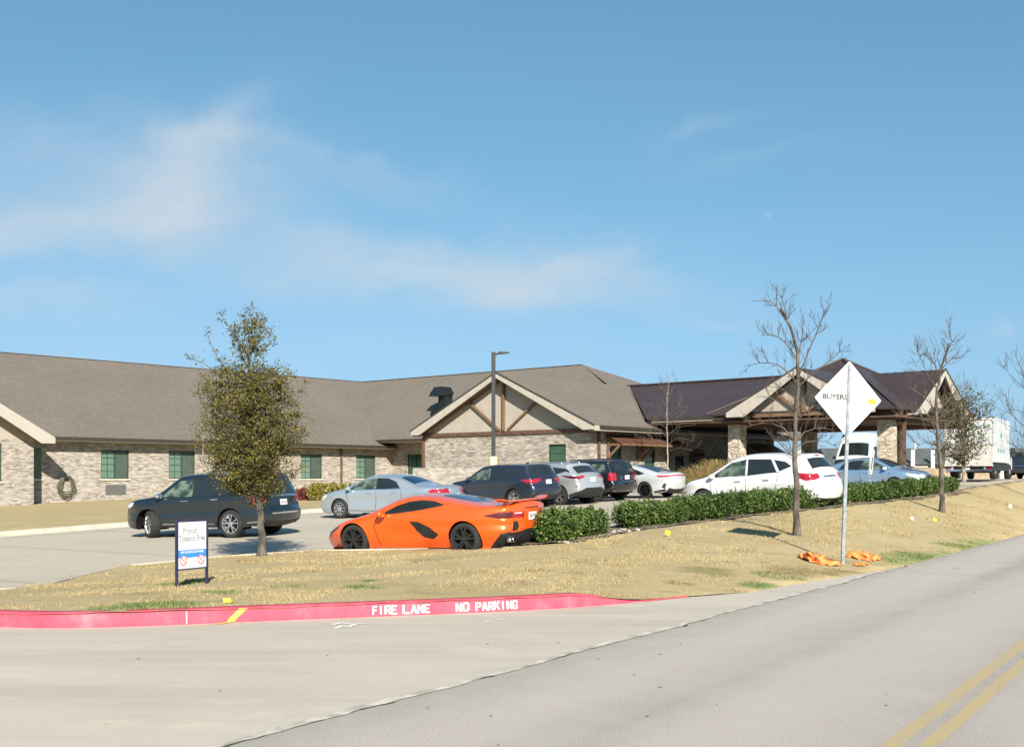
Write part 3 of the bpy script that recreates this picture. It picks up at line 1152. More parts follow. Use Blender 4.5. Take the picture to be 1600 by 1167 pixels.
def wall_holes(m, axis, c, r0, r1, h0, h1, holes, depth, sgn):
    """vertical wall at a=c (axis 'a', running along b) or b=c, with rectangular openings and reveals into depth*sgn"""
    us = sorted(set([r0, r1] + [x for h in holes for x in h[:2]]))
    hs = sorted(set([h0, h1] + [x for h in holes for x in h[2:4]]))

    def P(u, h, d=0.0):
        return U(c + d, u, h) if axis == 'a' else U(u, c + d, h)
    for i in range(len(us) - 1):
        for j in range(len(hs) - 1):
            uc, hc = (us[i] + us[i + 1]) / 2, (hs[j] + hs[j + 1]) / 2
            if any(q[0] < uc < q[1] and q[2] < hc < q[3] for q in holes): continue
            m.quad(P(us[i], hs[j]), P(us[i + 1], hs[j]), P(us[i + 1], hs[j + 1]), P(us[i], hs[j + 1]))
    for q in holes:
        a, b, lo, hi = q[:4]
        D = depth * sgn
        m.quad(P(a, lo), P(a, hi), P(a, hi, D), P(a, lo, D))
        m.quad(P(b, lo), P(b, hi), P(b, hi, D), P(b, lo, D))
        m.quad(P(a, hi), P(b, hi), P(b, hi, D), P(a, hi, D))
        m.quad(P(a, lo), P(b, lo), P(b, lo, D), P(a, lo, D))


def window(axis, c, u0, u1, h0, h1, sgn, style='pair', bars=4):
    """sgn: direction into the building. sill sits outside."""
    def bx(m, a, b, lo, hi, d0, d1):
        if axis == 'a': ubox(m, c + d0 * sgn, c + d1 * sgn, a, b, lo, hi)
        else: ubox(m, a, b, c + d0 * sgn, c + d1 * sgn, lo, hi)
    fr = MB()
    t = .045
    D0, D1 = .055, .10
    bx(fr, u0, u0 + t, h0, h1, D0, D1); bx(fr, u1 - t, u1, h0, h1, D0, D1)
    bx(fr, u0 + t, u1 - t, h1 - t, h1, D0, D1); bx(fr, u0 + t, u1 - t, h0, h0 + t, D0, D1)
    um = (u0 + u1) / 2
    f = None
    if style in ('pair', 'pair_dark'):
        bx(fr, um - t * .6, um + t * .6, h0 + t, h1 - t, D0 - .006, D1)
        n = bars
        for k in range(1, n):
            z = h0 + t + (h1 - h0 - 2 * t) * k / n
            bx(fr, u0 + t, um - t * .6, z - .009, z + .009, D0 + .012, D0 + .03)
        x = (u0 + um) / 2
        bx(fr, x - .009, x + .009, h0 + t, h1 - t, D0 + .012, D0 + .032)
    elif style == 'grid':
        for k in range(1, bars):
            z = h0 + t + (h1 - h0 - 2 * t) * k / bars
            bx(fr, u0 + t, u1 - t, z - .01, z + .01, D0 + .012, D0 + .03)
    w_ = fr.build('window', 'window_frame', bld)
    pn = MB()
    if style in ('pair', 'pair_dark'):
        bx(pn, u0 + t, um - t * .6, h0 + t, h1 - t, D0 + .035, D0 + .04)
        pn.build('pane', 'window_glass' if style == 'pair' else 'green_glass', w_)
        pn = MB()
        bx(pn, um + t * .6, u1 - t, h0 + t, h1 - t, D0 + .035, D0 + .04)
        pn.build('pane', 'window_screen' if style == 'pair' else 'green_glass', w_)
    else:
        bx(pn, u0 + t, u1 - t, h0 + t, h1 - t, D0 + .035, D0 + .04)
        pn.build('pane', 'green_glass' if style == 'grid' else 'dark_glass', w_)
    s = MB()
    bx(s, u0 - .06, u1 + .06, h0 - .07, h0 - .002, -.05, .05)
    s.build('sill', 'limestone', w_)
    return w_


def b_at(px, a):
    """b coordinate (unscaled) where pixel column px meets the plane a = const"""
    x = (px - 800) / F
    Y = a / (.756 * x - .654)
    return (.654 * x + .756) * Y


def a_at(px, b):
    x = (px - 800) / F
    Y = b / (.654 * x + .756)
    return (.756 * x - .654) * Y


def h_at(px, py, a=None, b=None):
    x = (px - 800) / F
    Y = a / (.756 * x - .654) if a is not None else b / (.654 * x + .756)
    return (747 - py) / F * Y


ZB = -1.9
# --- left wing
AL = -50.3
b_in = b_at(613, AL)
holes = []
for px0, px1, t_, b_ in ((158, 202, 702.5, 748), (264, 305, 704, 748), (366, 404, 707, 748), (470, 503.5, 709, 748), (556.5, 586.5, 711, 747.5)):
    u0, u1 = b_at(px0, AL), b_at(px1, AL)
    holes.append((u0, u1, h_at(px0, b_, a=AL), h_at(px0, t_, a=AL)))
m = MB()
wall_holes(m, 'a', AL, 5, b_in + 1.5, ZB, 1.76, holes + [(b_at(165, AL), b_at(197, AL), h_at(165, 773, a=AL), h_at(165, 757, a=AL))], .1, -1)
m.build('wall', 'brick', bld)
for q in holes: window('a', AL, *q, -1)
m = MB()
q = (b_at(165, AL), b_at(197, AL), h_at(165, 773, a=AL), h_at(165, 757, a=AL))
ubox(m, AL - .06, AL + .02, q[0] + .004, q[1] - .004, q[2] + .004, q[3] - .004)
for k in range(9):
    z = q[2] + .03 + (q[3] - q[2] - .06) * k / 8
    ubox(m, AL + .021, AL + .035, q[0] + .03, q[1] - .03, z - .008, z + .008)
m.build('air_conditioner', 'grille_grey', bld)
# projecting bay at the far left
AP = -49.0
bp = b_at(53, AP)
m = MB()
wh = (b_at(-30, AP), b_at(3, AP), h_at(0, 752, a=AP), h_at(0, 693, a=AP))
wall_holes(m, 'a', AP, 8, bp, ZB, h_at(30, 686, a=AP), [wh], .1, -1)
m.quad(U(AP, bp, ZB), U(AL - .5, bp, ZB), U(AL - .5, bp, 1.7), U(AP, bp, 1.7))
m.build('wall', 'brick', bld)
window('a', AP, *wh, -1, 'plain')
# a narrow dark window beside the bay
m = MB()
hb = (b_at(52, AL), b_at(64.5, AL), h_at(60, 748, a=AL), h_at(60, 700, a=AL))
ubox(m, AL + .002, AL + .02, hb[0] - .6, hb[1], hb[2], hb[3])
wn_ = m.build('window', 'green_glass', bld)
m = MB(); ubox(m, AL + .002, AL + .06, hb[0] - .6, hb[1] + .06, hb[2] - .08, hb[2] - .003)
m.build('sill', 'limestone', wn_)
# bay gable: rake fascia, siding, small roof
AF = -48.3
bt = b_at(86, AF)
ht = h_at(86, 683.5, a=AF)
sl_ = .56
half = 6.0
m = MB()
bc = bt - half
hc = ht + half * sl_
m.quad(U(AP - .002, bp, h_at(30, 686, a=AP)), U(AP - .002, bp, ht - .12 + (half - (bp - bc)) * sl_), U(AP - .002, bc, hc - .12), U(AP - .002, bc - half, ht - .12), U(AP - .002, bc - half, h_at(30, 686, a=AP)))
m.build('gable_panel', 'panel_siding', bld)
m = MB()
for s_ in (1, -1):
    m.slab([U(AF + .02, bc, hc), U(AF + .02, bc + s_ * half, ht), U(AL - 8, bc + s_ * half, ht), U(AL - 8, bc, hc)], .1)
m.build('roof', 'shingle', bld)
m = MB()
for s_ in (1, -1):
    m.add([U(AF, bc, hc + .0), U(AF, bc + s_ * half, ht + .0), U(AF, bc + s_ * half, ht - .26), U(AF, bc + s_ * (half - .62), ht - .26), U(AF, bc, hc - .34),
           U(AF + .05, bc, hc + .0), U(AF + .05, bc + s_ * half, ht + .0), U(AF + .05, bc + s_ * half, ht - .26), U(AF + .05, bc + s_ * (half - .62), ht - .26), U(AF + .05, bc, hc - .34)],
          [(0, 1, 2, 3, 4), (9, 8, 7, 6, 5), (0, 5, 6, 1), (1, 6, 7, 2), (2, 7, 8, 3), (3, 8, 9, 4)])
m.build('fascia', 'cream_trim', bld)
m = MB()
for s_ in (1, -1):
    m.slab([U(AF - .002, bc, hc - .29), U(AF - .002, bc + s_ * (half - .1), ht - .24), U(AP, bc + s_ * (half - .1), ht - .24), U(AP, bc, hc - .29)], .02)
m.build('soffit', 'soffit', bld)

# --- main roofs
HR, AR, BR = 6.5, -60.0, 53.9
AE = -49.7
m = MB()
m.slab([U(AE, 5, 1.86), U(AE, b_at(616, AE) + .1, 1.86), U(AR, 62, HR), U(AR, 5, HR)][:1] + [U(AE, b_at(616, AE) + .1, 1.86), U(AR + .001, BR + 2.5, HR), U(AR + .001, 5, HR)], .08)
m.slab([U(AR, 5, HR), U(AR, 64, HR), U(-71, 64, 1.5), U(-71, 5, 1.5)], .08)
m.build('roof', 'shingle', bld)
# main (right-hand) wing
BE, HE = 46.2, 2.2
sM = (HR - HE) / (BR - BE)
AHIP = -41.3
aTip = a_at(594, BE)
m = MB()
m.slab([U(-56, BE, HE), U(-31.0, BE, HE), U(AHIP, BR, HR), U(AR, BR, HR)], .05)
m.slab([U(-30.5, BE, HE - .0), U(-30.5, 2 * BR - BE, HE), U(AHIP, BR, HR)], .06)
m.slab([U(AHIP, BR, HR), U(-30.5, 2 * BR - BE, HE), U(-64, 2 * BR - BE, HE), U(AR, BR, HR)], .08)
m.build('roof', 'shingle', bld)
# gable wing running front to back
GA0, GA1, GAC, GB, GE = -36.6, -26.8, -31.7, 35.7, 51.2
GH, GEH = 4.24, 2.0
m = MB()
m.slab([U(GA1, GB, GEH), U(GA1, GE, GEH), U(GAC, GE, GH), U(GAC, GB, GH)], .09)
m.slab([U(GAC, GB, GH), U(GAC, GE, GH), U(GA0, GE, GEH), U(GA0, GB, GEH)], .09)
m.build('roof', 'shingle', bld)
# ridge caps
m = MB()
for p, q in (((AR, 5, HR), (AR, BR, HR)), ((AR, BR, HR), (AHIP, BR, HR))):
    a_, b_ = Vector(U(*p)), Vector(U(*q))
    m.bar(a_ + Vector((0, 0, .01)), b_ + Vector((0, 0, .005)), .26, .03)
m.build('ridge_cap', 'shingle', bld)

# eave fascias, gutters and soffits
fa, gu, so = MB(), MB(), MB()
ubox(fa, AE - .02, AE + .03, 5, b_at(616, AE), 1.66, 1.845)
ubox(gu, AE + .032, AE + .13, bt + .2, b_at(616, AE), 1.74, 1.85)
ubox(so, AL + .002, AE - .022, 5, b_at(616, AE) + .3, 1.66, 1.69)
ubox(fa, aTip, GA0 + .6, BE - .03, BE + .02, HE - .19, HE - .02)
ubox(gu, aTip, GA0 + .6, BE - .13, BE - .032, HE - .12, HE - .01)
ubox(so, aTip, GA0 + .4, BE + .022, BE + 1.5, HE - .19, HE - .16)
ubox(fa, GA1 - .02, GA1 + .03, GB + .02, GE, GEH - .20, GEH - .015)
ubox(gu, GA1 + .032, GA1 + .12, GB + .3, GE, GEH - .11, GEH - .0)
ubox(so, -27.398, GA1 - .022, GB + .4, GE - .4, GEH - .20, GEH - .17)
for mbx_, nm_, mt_ in ((fa, 'fascia', 'cream_trim'), (gu, 'gutter', 'gutter_metal'), (so, 'soffit', 'soffit')):
    for k in range(len(mbx_.v) // 8):
        q_ = MB(); q_.add(mbx_.v[k * 8:k * 8 + 8], [tuple(i - k * 8 for i in f) for f in mbx_.f[k * 6:k * 6 + 6]])
        q_.build(nm_, mt_, bld)

# connecting wall behind the gable wing
BC = b_in
m = MB()
hw = (a_at(636.5, BC), a_at(661, BC), h_at(640, 741, b=BC), h_at(640, 709.5, b=BC))
wall_holes(m, 'b', BC, AL - .3, -36.5, ZB, HE - .18, [hw], .1, 1)
m.build('wall', 'brick', bld)
window('b', BC, *hw, 1, 'pair_dark')

# gable front wall
GW0, GW1, GWB, GWA = -36.35, -27.4, 36.2, -27.4
hband = 1.93 * 1.0
m = MB()
hw = (a_at(856.5, GWB), a_at(884, GWB), 0.02, h_at(870, 694, b=GWB))
wall_holes(m, 'b', GWB, GW0, GW1, ZB, hband - .12, [hw], .1, 1)
m.quad(U(GW0, GWB, ZB), U(GW0, BC, ZB), U(GW0, BC, 2), U(GW0, GWB, 1.8))
hws = [(b_at(953, GWA), b_at(971.5, GWA), -.1, h_at(960, 695, a=GWA)), (b_at(1007, GWA), b_at(1024, GWA), -.1, h_at(1012, 697, a=GWA)),
       (b_at(1055, GWA), b_at(1070, GWA), -.75, .95), (b_at(1105, GWA), b_at(1121, GWA), -.1, .95), (b_at(1124, GWA), b_at(1137, GWA), -.1, .95), (b_at(1172, GWA), b_at(1190, GWA), -.1, 1.0)]
wall_holes(m, 'a', GWA, GWB, GE - .5, ZB, GEH - .18, hws, .1, -1)
m.quad(U(GWA, GE - .5, ZB), U(-37, GE - .5, ZB), U(-37, GE - .5, 1.8), U(GWA, GE - .5, 1.8))
m.build('wall', 'brick', bld)
window('b', GWB, *hw, 1, 'grid', 4)
window('a', GWA, *hws[0], -1, 'grid', 5)
window('a', GWA, *hws[1], -1, 'grid', 5)
window('a', GWA, *hws[2], -1, 'plain')
window('a', GWA, *hws[3], -1, 'grid', 5)
window('a', GWA, *hws[4], -1, 'grid', 5)
window('a', GWA, *hws[5], -1, 'grid', 5)
# stone wainscot and its cap
m = MB()
hs_ = h_at(700, 731, b=GWB)
ubox(m, a_at(645, GWB - .15), a_at(752, GWB - .15), GWB - .15, GWB - .004, ZB, hs_)
m.build('wainscot', 'pale_brick', bld)
# arched entrance door in the shaded wall
m = MB()
bd0, bd1 = b_at(1076, GWA), b_at(1101, GWA)
bm_ = (bd0 + bd1) / 2
pts = [(bd0, -.85), (bd1, -.85), (bd1, 1.0)] + [(bm_ + (bd1 - bm_) * math.cos(t), 1.0 + .28 * math.sin(t)) for t in np.linspace(.2, math.pi - .2, 9)] + [(bd0, 1.0)]
n_ = len(pts)
m.add([U(GWA + .03, u, v) for u, v in pts] + [U(GWA + .002, u, v) for u, v in pts], [tuple(range(n_))] + [(i, (i + 1) % n_, (i + 1) % n_ + n_, i + n_) for i in range(n_)])
door = m.build('door', 'timber_dark', bld)
m = MB()
for i in range(5):
    for j in range(5):
        u = bd0 + .12 + (bd1 - bd0 - .24) * (i + .5) / 5
        v = .1 + j * .22
        if j == 4: v += .02
        ubox(m, GWA + .031, GWA + .045, u - .07, u + .07, v - .08, v + .08)
m.build('door_glass', 'dark_glass', door)
m = MB()
ubox(m, GWA + .031, GWA + .08, bm_ + .06, bm_ + .09, -.35, -.05)
m.build('handle', 'grille_grey', door)

# gable siding, trim board, timber brackets, rake fascia and soffit
hg = hband
m = MB()
Hs = lambda a: GEH - .10 + (GH - GEH) * (1 - abs(a - GAC) / (GA1 - GAC))
m.quad(U(GW0, GWB - .004, hg - .02), U(GW1, GWB - .004, hg - .02), U(GW1, GWB - .004, Hs(GW1)), U(GAC, GWB - .004, Hs(GAC)), U(GW0, GWB - .004, Hs(GW0)))
m.build('gable_panel', 'panel_siding', bld)
m = MB()
ubox(m, GW0 - .02, GW1 + .02, GWB - .07, GWB - .006, hg - .17, hg - .02)
m.build('trim_board', 'timber_dark', bld)
m = MB()
m.bar(U(GAC, GWB - .09, hg - .01), U(GAC, GWB - .09, Hs(GAC) - .05), .115, .13, (0, 1, 0))
for s_ in (1, -1):
    m.bar(U(GAC + s_ * .22, GWB - .085, hg + .02), U(GAC + s_ * 1.95, GWB - .085, Hs(GAC + 1.95) - .06), .10, .11, (0, 1, 0))
m.build('gable_brace', 'timber', bld)


def rake_gable(parent, axis, c, thick, uc, half, he, hc, ret=.5, dep=.24, mat='cream_trim'):
    """two sloping fascia boards with boxed returns at the eaves; c is the outer face, body goes inward by thick"""
    m = MB()
    sl = (hc - he) / half

    def P(u, h, d): return U(c + d, u, h) if axis == 'a' else U(u, c + d, h)
    for s in (1, -1):
        o = [(uc, hc), (uc + s * half, he), (uc + s * half, he - dep), (uc + s * (half - ret), he - dep), (uc, hc - dep * 1.25)]
        n = len(o)
        m.add([P(u, h, 0) for u, h in o] + [P(u, h, thick) for u, h in o], [tuple(range(n)), tuple(range(2 * n - 1, n - 1, -1))] + [(i, (i + 1) % n, (i + 1) % n + n, i + n) for i in range(n)])
    return m.build('fascia', mat, parent)


rake_gable(bld, 'b', GB - .05, .06, GAC, GA1 - GAC, GEH, GH, dep=.165)
m = MB()
for s_ in (1, -1):
    m.slab([U(GAC, GB + .012, GH - .2), U(GAC + s_ * (GA1 - GAC - .03), GB + .012, GEH - .19), U(GAC + s_ * (GA1 - GAC - .03), GWB - .005, GEH - .19), U(GAC, GWB - .005, GH - .2)], .02)
m.build('soffit', 'timber_dark', bld)
rake_gable(bld, 'b', GE - .02, .06, GAC, GA1 - GAC, GEH, GH)
# dark rake edge of the shingles
m = MB()
for s_ in (1, -1):
    m.bar(U(GAC, GB - .055, GH + .02), U(GAC + s_ * (GA1 - GAC + .05), GB - .055, GEH + .02 - .02), .05, .06)
m.build('drip_edge', 'gutter_metal', bld)

# downspouts
for a_, b_, h0, h1, r_ in ((AL + .06, b_at(532.5, AL), ZB + .4, 1.68, .045), (GW0 + .05, GWB - .08, ZB, 1.75, .05), (GWA + .06, b_at(934, GWA), ZB, 1.82, .045), (-16.6, 40.0, ZB, 2.1, .05)):
    m = MB()
    ubox(m, a_ - r_, a_ + r_, b_ - r_, b_ + r_, h0, h1)
    m.build('downspout', 'timber_dark', bld)

# metal awnings on timber brackets
for p0, p1 in ((947, 1000.5), (1002, 1046)):
    u0, u1 = b_at(p0, GWA), b_at(p1, GWA)
    m = MB()
    m.slab([U(GWA + .01, u0 - .05, 1.72), U(GWA + .01, u1 + .05, 1.72), U(GWA + .78, u1 + .05, 1.36), U(GWA + .78, u0 - .05, 1.36)], .03)
    for k in range(9):
        u = u0 + (u1 - u0) * k / 8
        m.bar(U(GWA + .01, u, 1.735), U(GWA + .78, u, 1.375), .03, .03)
    aw = m.build('awning', 'awning_metal', bld)
    m = MB()
    ubox(m, GWA + .73, GWA + .79, u0, u1, 1.27, 1.335)
    for u in (u0 + .05, u1 - .25):
        m.bar(U(GWA + .06, u, 1.3), U(GWA + .72, u, 1.3), .1, .1)
        m.bar(U(GWA + .06, u, .78), U(GWA + .62, u, 1.27), .1, .1)
        m.bar(U(GWA + .05, u, .72), U(GWA + .05, u, 1.6), .1, .1)
    m.build('bracket', 'timber', aw)
u0, u1 = 48.0, 50.5
m = MB()
m.slab([U(GWA + .01, u0, 1.6), U(GWA + .01, u1, 1.6), U(GWA + .78, u1, 1.2), U(GWA + .78, u0, 1.2)], .03)
aw = m.build('awning', 'awning_metal', bld)
m = MB()
ubox(m, GWA + .73, GWA + .79, u0, u1, 1.1, 1.17)
for u in (u0 + .1, u1 - .2):
    m.bar(U(GWA + .06, u, .6), U(GWA + .66, u, 1.12), .1, .1)
    m.bar(U(GWA + .05, u, .55), U(GWA + .05, u, 1.5), .1, .1)
m.build('bracket', 'timber', aw)

# roof vent hood
va, vb = a_at(690, 50.0), 50.0
vh = HE + sM * (vb - BE)
x = 0
Yv = 50.0 / (.654 * (690 - 800) / F + .756)
m = MB()
# located on the front slope where the photograph shows it
for it in range(40):
    Yv = vb / (.654 * (692 - 800) / F + .756)
    hh = HE + sM * (vb - BE)
    vb += ((747 - 640) / F * Yv - hh) * .5
va = a_at(692, vb)
vh = HE + sM * (vb - BE)
ubox(m, va - .22, va + .30, vb - .15, vb + .5, vh - .3, vh + 1.05)
ubox(m, va - .22, va + .30, vb - .8, vb + .5, vh + .75, vh + 1.0)
ubox(m, va - .3, va + .38, vb - .7, vb + .6, vh - .45, vh + .03)
m.add([U(va - .28, vb - .9, vh + .72), U(va + .36, vb - .9, vh + .72), U(va + .36, vb - .45, vh + 1.3), U(va - .28, vb - .45, vh + 1.3), U(va - .28, vb + .3, vh + 1.3), U(va + .36, vb + .3, vh + 1.3), U(va + .36, vb + .6, vh + .9), U(va - .28, vb + .6, vh + .9)],
      [(0, 1, 2, 3), (3, 2, 5, 4), (4, 5, 6, 7), (0, 3, 4, 7), (1, 6, 5, 2), (0, 7, 6, 1)])
m.build('roof_vent', 'vent_metal', bld)

# --- entrance canopy
CB, CW, CH, CE = 45.0, 5.2, 4.25, 2.45
m = MB()
c0, c1 = -31.7, -22.0
m.slab([U(c1, CB, CH), U(c0, CB, CH), U(-27.2, CB - CW, CE), U(c1, CB - CW, CE)], .1)
m.slab([U(c1, CB, CH), U(c1, CB + CW, CE), U(-27.2, CB + CW, CE), U(c0, CB, CH)], .1)
for k in range(0, 27):
    a = c1 - k * .36
    f0 = 0 if a > -27.2 else (-27.2 - a) / 4.8
    if f0 > .95: continue
    m.bar(U(a, CB, CH + .012), U(a, CB - CW * (1 - f0), CE + .012 + f0 * (CH - CE)), .03, .035)
m.bar(U(c0 - .1, CB, CH + .03), U(c1, CB, CH + .03), .3, .06)
# porch pyramid
PA, PB_, PH = -20.1, 42.6, 4.56
pa0, pa1, pb0, pb1 = -23.9, -16.4, 38.95, 46.4
pe = 2.42
cs = [(pa0, pb0), (pa1, pb0), (pa1, pb1), (pa0, pb1)]
for i in range(4):
    (a_, b_), (c_, d_) = cs[i], cs[(i + 1) % 4]
    m.slab([U(a_, b_, pe), U(c_, d_, pe), U(PA, PB_, PH)], .08)
for a_, b_ in cs:
    m.bar(U(PA, PB_, PH + .02), U(a_, b_, pe + .02), .16, .06)
# front gable and end gable
FG_B, FG_A, FG_H, FG_W = 38.45, -19.85, 3.93, 2.88
m.slab([U(FG_A, FG_B, FG_H), U(FG_A, PB_ + .5, FG_H), U(FG_A - FG_W, PB_ + .5, 2.43), U(FG_A - FG_W, FG_B, 2.43)], .09)
m.slab([U(FG_A, FG_B, FG_H), U(FG_A + FG_W, FG_B, 2.43), U(FG_A + FG_W, PB_ + .5, 2.43), U(FG_A, PB_ + .5, FG_H)], .09)
EG_A, EG_B, EG_H, EG_W = -16.2, 42.6, 3.93, 2.42
m.slab([U(EG_A, EG_B, EG_H), U(PA, EG_B, EG_H), U(PA, EG_B - EG_W, 2.43), U(EG_A, EG_B - EG_W, 2.43)], .09)
m.slab([U(EG_A, EG_B, EG_H), U(EG_A, EG_B + EG_W, 2.43), U(PA, EG_B + EG_W, 2.43), U(PA, EG_B, EG_H)], .09)
for k in range(10):
    a = EG_A - .1 - k * .34
    m.bar(U(a, EG_B, EG_H + .012), U(a, EG_B - EG_W, 2.442), .025, .03)
m.build('canopy_roof', 'standing_seam', bld)
rake_gable(bld, 'b', FG_B - .05, .06, FG_A, FG_W, 2.43, FG_H, ret=.75, dep=.18)
rake_gable(bld, 'a', EG_A + .05, -.06, EG_B, EG_W, 2.43, EG_H, ret=.75, dep=.18)
m = MB()
for s_ in (1, -1):
    m.bar(U(FG_A, FG_B - .055, FG_H + .02), U(FG_A + s_ * (FG_W + .04), FG_B - .055, 2.43), .05, .06)
    m.bar(U(EG_A + .055, EG_B, EG_H + .02), U(EG_A + .055, EG_B + s_ * (EG_W + .04), 2.43), .05, .06)
ubox(m, -27.0, -22.7, CB - CW - .08, CB - CW - .005, CE - .12, CE - .0)
ubox(m, -16.9, EG_A, EG_B - EG_W - .08, EG_B - EG_W - .005, 2.33, 2.42)
m.build('gutter', 'gutter_metal', bld)
m = MB()
ubox(m, -27.0, -22.7, CB - CW - .001, CB - CW + .05, CE - .22, CE - .09)
m.build('fascia', 'cream_trim', bld)
m = MB()
ubox(m, -17.0, EG_A, EG_B - EG_W + .0, EG_B - EG_W + .05, 2.2, 2.36)
m.build('fascia', 'cream_trim', bld)
# beams, ceiling, gable infill with its timber fan
m = MB()
ubox(m, -27.2, -22.6, CB - CW + .05, CB + CW - .05, 2.15, 2.2)
ubox(m, -23.6, -16.4, 38.7, 46.2, 2.08, 2.13)
m.build('ceiling', 'timber_dark', bld)
m = MB()
ubox(m, -23.3, -16.6, 39.25, 39.75, 2.02, 2.4)
ubox(m, -23.3, -16.6, 45.3, 45.8, 1.9, 2.3)
ubox(m, -23.3, -22.75, 39.75, 45.3, 1.95, 2.4)
ubox(m, -17.2, -16.65, 39.75, 45.3, 1.95, 2.4)
m.build('beam', 'timber_dark', bld)
m = MB()
hf = lambda a: 2.3 + (FG_H - 2.43) * (1 - abs(a - FG_A) / FG_W)
fb = FG_B + .55
m.quad(U(FG_A - 2.7, fb, 2.3), U(FG_A + 2.7, fb, 2.3), U(FG_A, fb, hf(FG_A) - .02))
fe = EG_A - .5
m.quad(U(fe, EG_B - 2.3, 2.3), U(fe, EG_B + 2.3, 2.3), U(fe, EG_B, EG_H - .2))
m.build('gable_panel', 'panel_siding', bld)
m = MB()
ubox(m, FG_A - 2.6, FG_A + 2.6, fb - .07, fb - .004, 2.24, 2.36)
ubox(m, fe + .004, fe + .07, EG_B - 2.3, EG_B + 2.3, 2.24, 2.36)
m.bar(U(FG_A, fb - .08, 2.36), U(FG_A, fb - .08, hf(FG_A) - .1), .15, .14, (0, 1, 0))
for s_ in (1, -1):
    m.bar(U(FG_A + s_ * .15, fb - .08, 2.38), U(FG_A + s_ * 1.15, fb - .08, hf(FG_A + 1.15) - .08), .13, .12, (0, 1, 0))
m.build('gable_brace', 'timber', bld)
# stone columns
for a_, b_ in ((-22.95, 39.6), (-17.05, 39.6), (-22.95, 45.5), (-19.25, 45.6)):
    m = MB()
    ubox(m, a_ - .25, a_ + .25, b_ - .25, b_ + .25, ZB + .6, 2.05)
    cl = m.build('column', 'stone', bld)
    m = MB()
    ubox(m, a_ - .29, a_ + .29, b_ - .29, b_ + .29, ZB + .6, -.12)
    m.build('plinth', 'stone', cl)
    m = MB()
    ubox(m, a_ - .31, a_ + .31, b_ - .31, b_ + .31, -.12, -.06)
    m.build('cap', 'limestone', cl)
# ------------------------------------------------------------------ vehicle materials
def paint(name, col, metal=0.35, rough=0.28, coat=1.0):
    return pmat(name, col, rough, metal, col2=tuple(min(1, c * 1.06 + .002) for c in col), nscale=1.2, coat=coat)


paint('paint_darkblue', (.013, .021, .027), .45, .3)
paint('paint_navy', (.020, .026, .044), .4, .3)
paint('paint_black', (.008, .008, .010), .1, .2)
paint('paint_iceblue', (.35, .405, .45), .55, .3)
paint('paint_skyblue', (.22, .33, .46), .55, .28)
paint('paint_silver', (.42, .44, .46), .55, .3)
paint('paint_palegrey', (.46, .475, .49), .25, .3)
paint('paint_white', (.60, .60, .59), .0, .3)
paint('paint_van', (.60, .64, .68), .0, .35)
paint('paint_orange', (.80, .105, .008), .30, .28)
pmat('car_glass', (.010, .013, .014), 0.03, spec=0.9, col2=(.016, .02, .021), nscale=2)
pmat('car_glass_clear', (.018, .03, .024), 0.03, spec=0.9, col2=(.11, .145, .11), nscale=3.2, stretch=(1, 1, 1.5), lo=.42, hi=.6)
pmat('car_glass_blue', (.006, .018, .040), 0.03, spec=0.9, col2=(.010, .03, .06), nscale=1)
pmat('rubber', (.010, .010, .010), 0.85, col2=(.020, .019, .018), nscale=10, bump=.2)
pmat('black_plastic', (.010, .010, .011), 0.6)
pmat('black_gap', (.006, .006, .006), 0.9)
pmat('well_black', (.006, .006, .006), 1.0, spec=0.1)
pmat('chrome', (.75, .76, .78), 0.12, 1.0)
pmat('alloy', (.55, .56, .58), 0.3, .9)
pmat('alloy_dark', (.02, .02, .022), 0.35, .7)
pmat('red_lens', (.16, .003, .008), 0.12, coat=1.0, col2=(.42, .012, .03), nscale=22)
pmat('dark_lens', (.07, .004, .010), 0.12, coat=1.0)
pmat('clear_lens', (.72, .74, .76), 0.08, .3, coat=1.0)
pmat('plate_white', (.6, .6, .6), 0.5)
pmat('plate_ink', (.08, .09, .13), 0.6)
pmat('orange_lens', (.7, .22, .02), 0.2, coat=1.0)


def chaikin(pts, n=2):
    p = np.array(pts, float)
    for _ in range(n):
        q = 0.75 * p[:-1] + 0.25 * p[1:]
        r_ = 0.25 * p[:-1] + 0.75 * p[1:]
        m_ = np.empty((len(q) * 2 + 2, 2))
        m_[0], m_[-1] = p[0], p[-1]
        m_[1:-1:2], m_[2:-1:2] = q, r_
        p = m_
    return p


def poly_dist(P, line):
    """distance of points P to an open polyline"""
    best = np.full(len(P), 1e9)
    for a, b in zip(line[:-1], line[1:]):
        d = b - a
        L2 = (d @ d) + 1e-12
        t = np.clip(((P - a) @ d) / L2, 0, 1)
        best = np.minimum(best, np.linalg.norm(P - (a + t[:, None] * d), axis=1))
    return best


def cdt_faces(pts, edges):
    vs, es, fs, *_ = delaunay_2d_cdt([Vector((float(p[0]), float(p[1]))) for p in pts], edges, [], 0, 1e-6, False)
    V = np.array([(v.x, v.y) for v in vs])
    T = np.array([f for f in fs if len(f) == 3])
    return V, T


def shape_pts(poly, step=.08, closed=True):
    out = []
    n = len(poly)
    for i in range(n if closed else n - 1):
        a, b = np.array(poly[i], float), np.array(poly[(i + 1) % n], float)
        m_ = max(1, int(np.linalg.norm(b - a) / step))
        for k in range(m_): out.append(a + (b - a) * k / m_)
    if not closed: out.append(np.array(poly[-1], float))
    return out


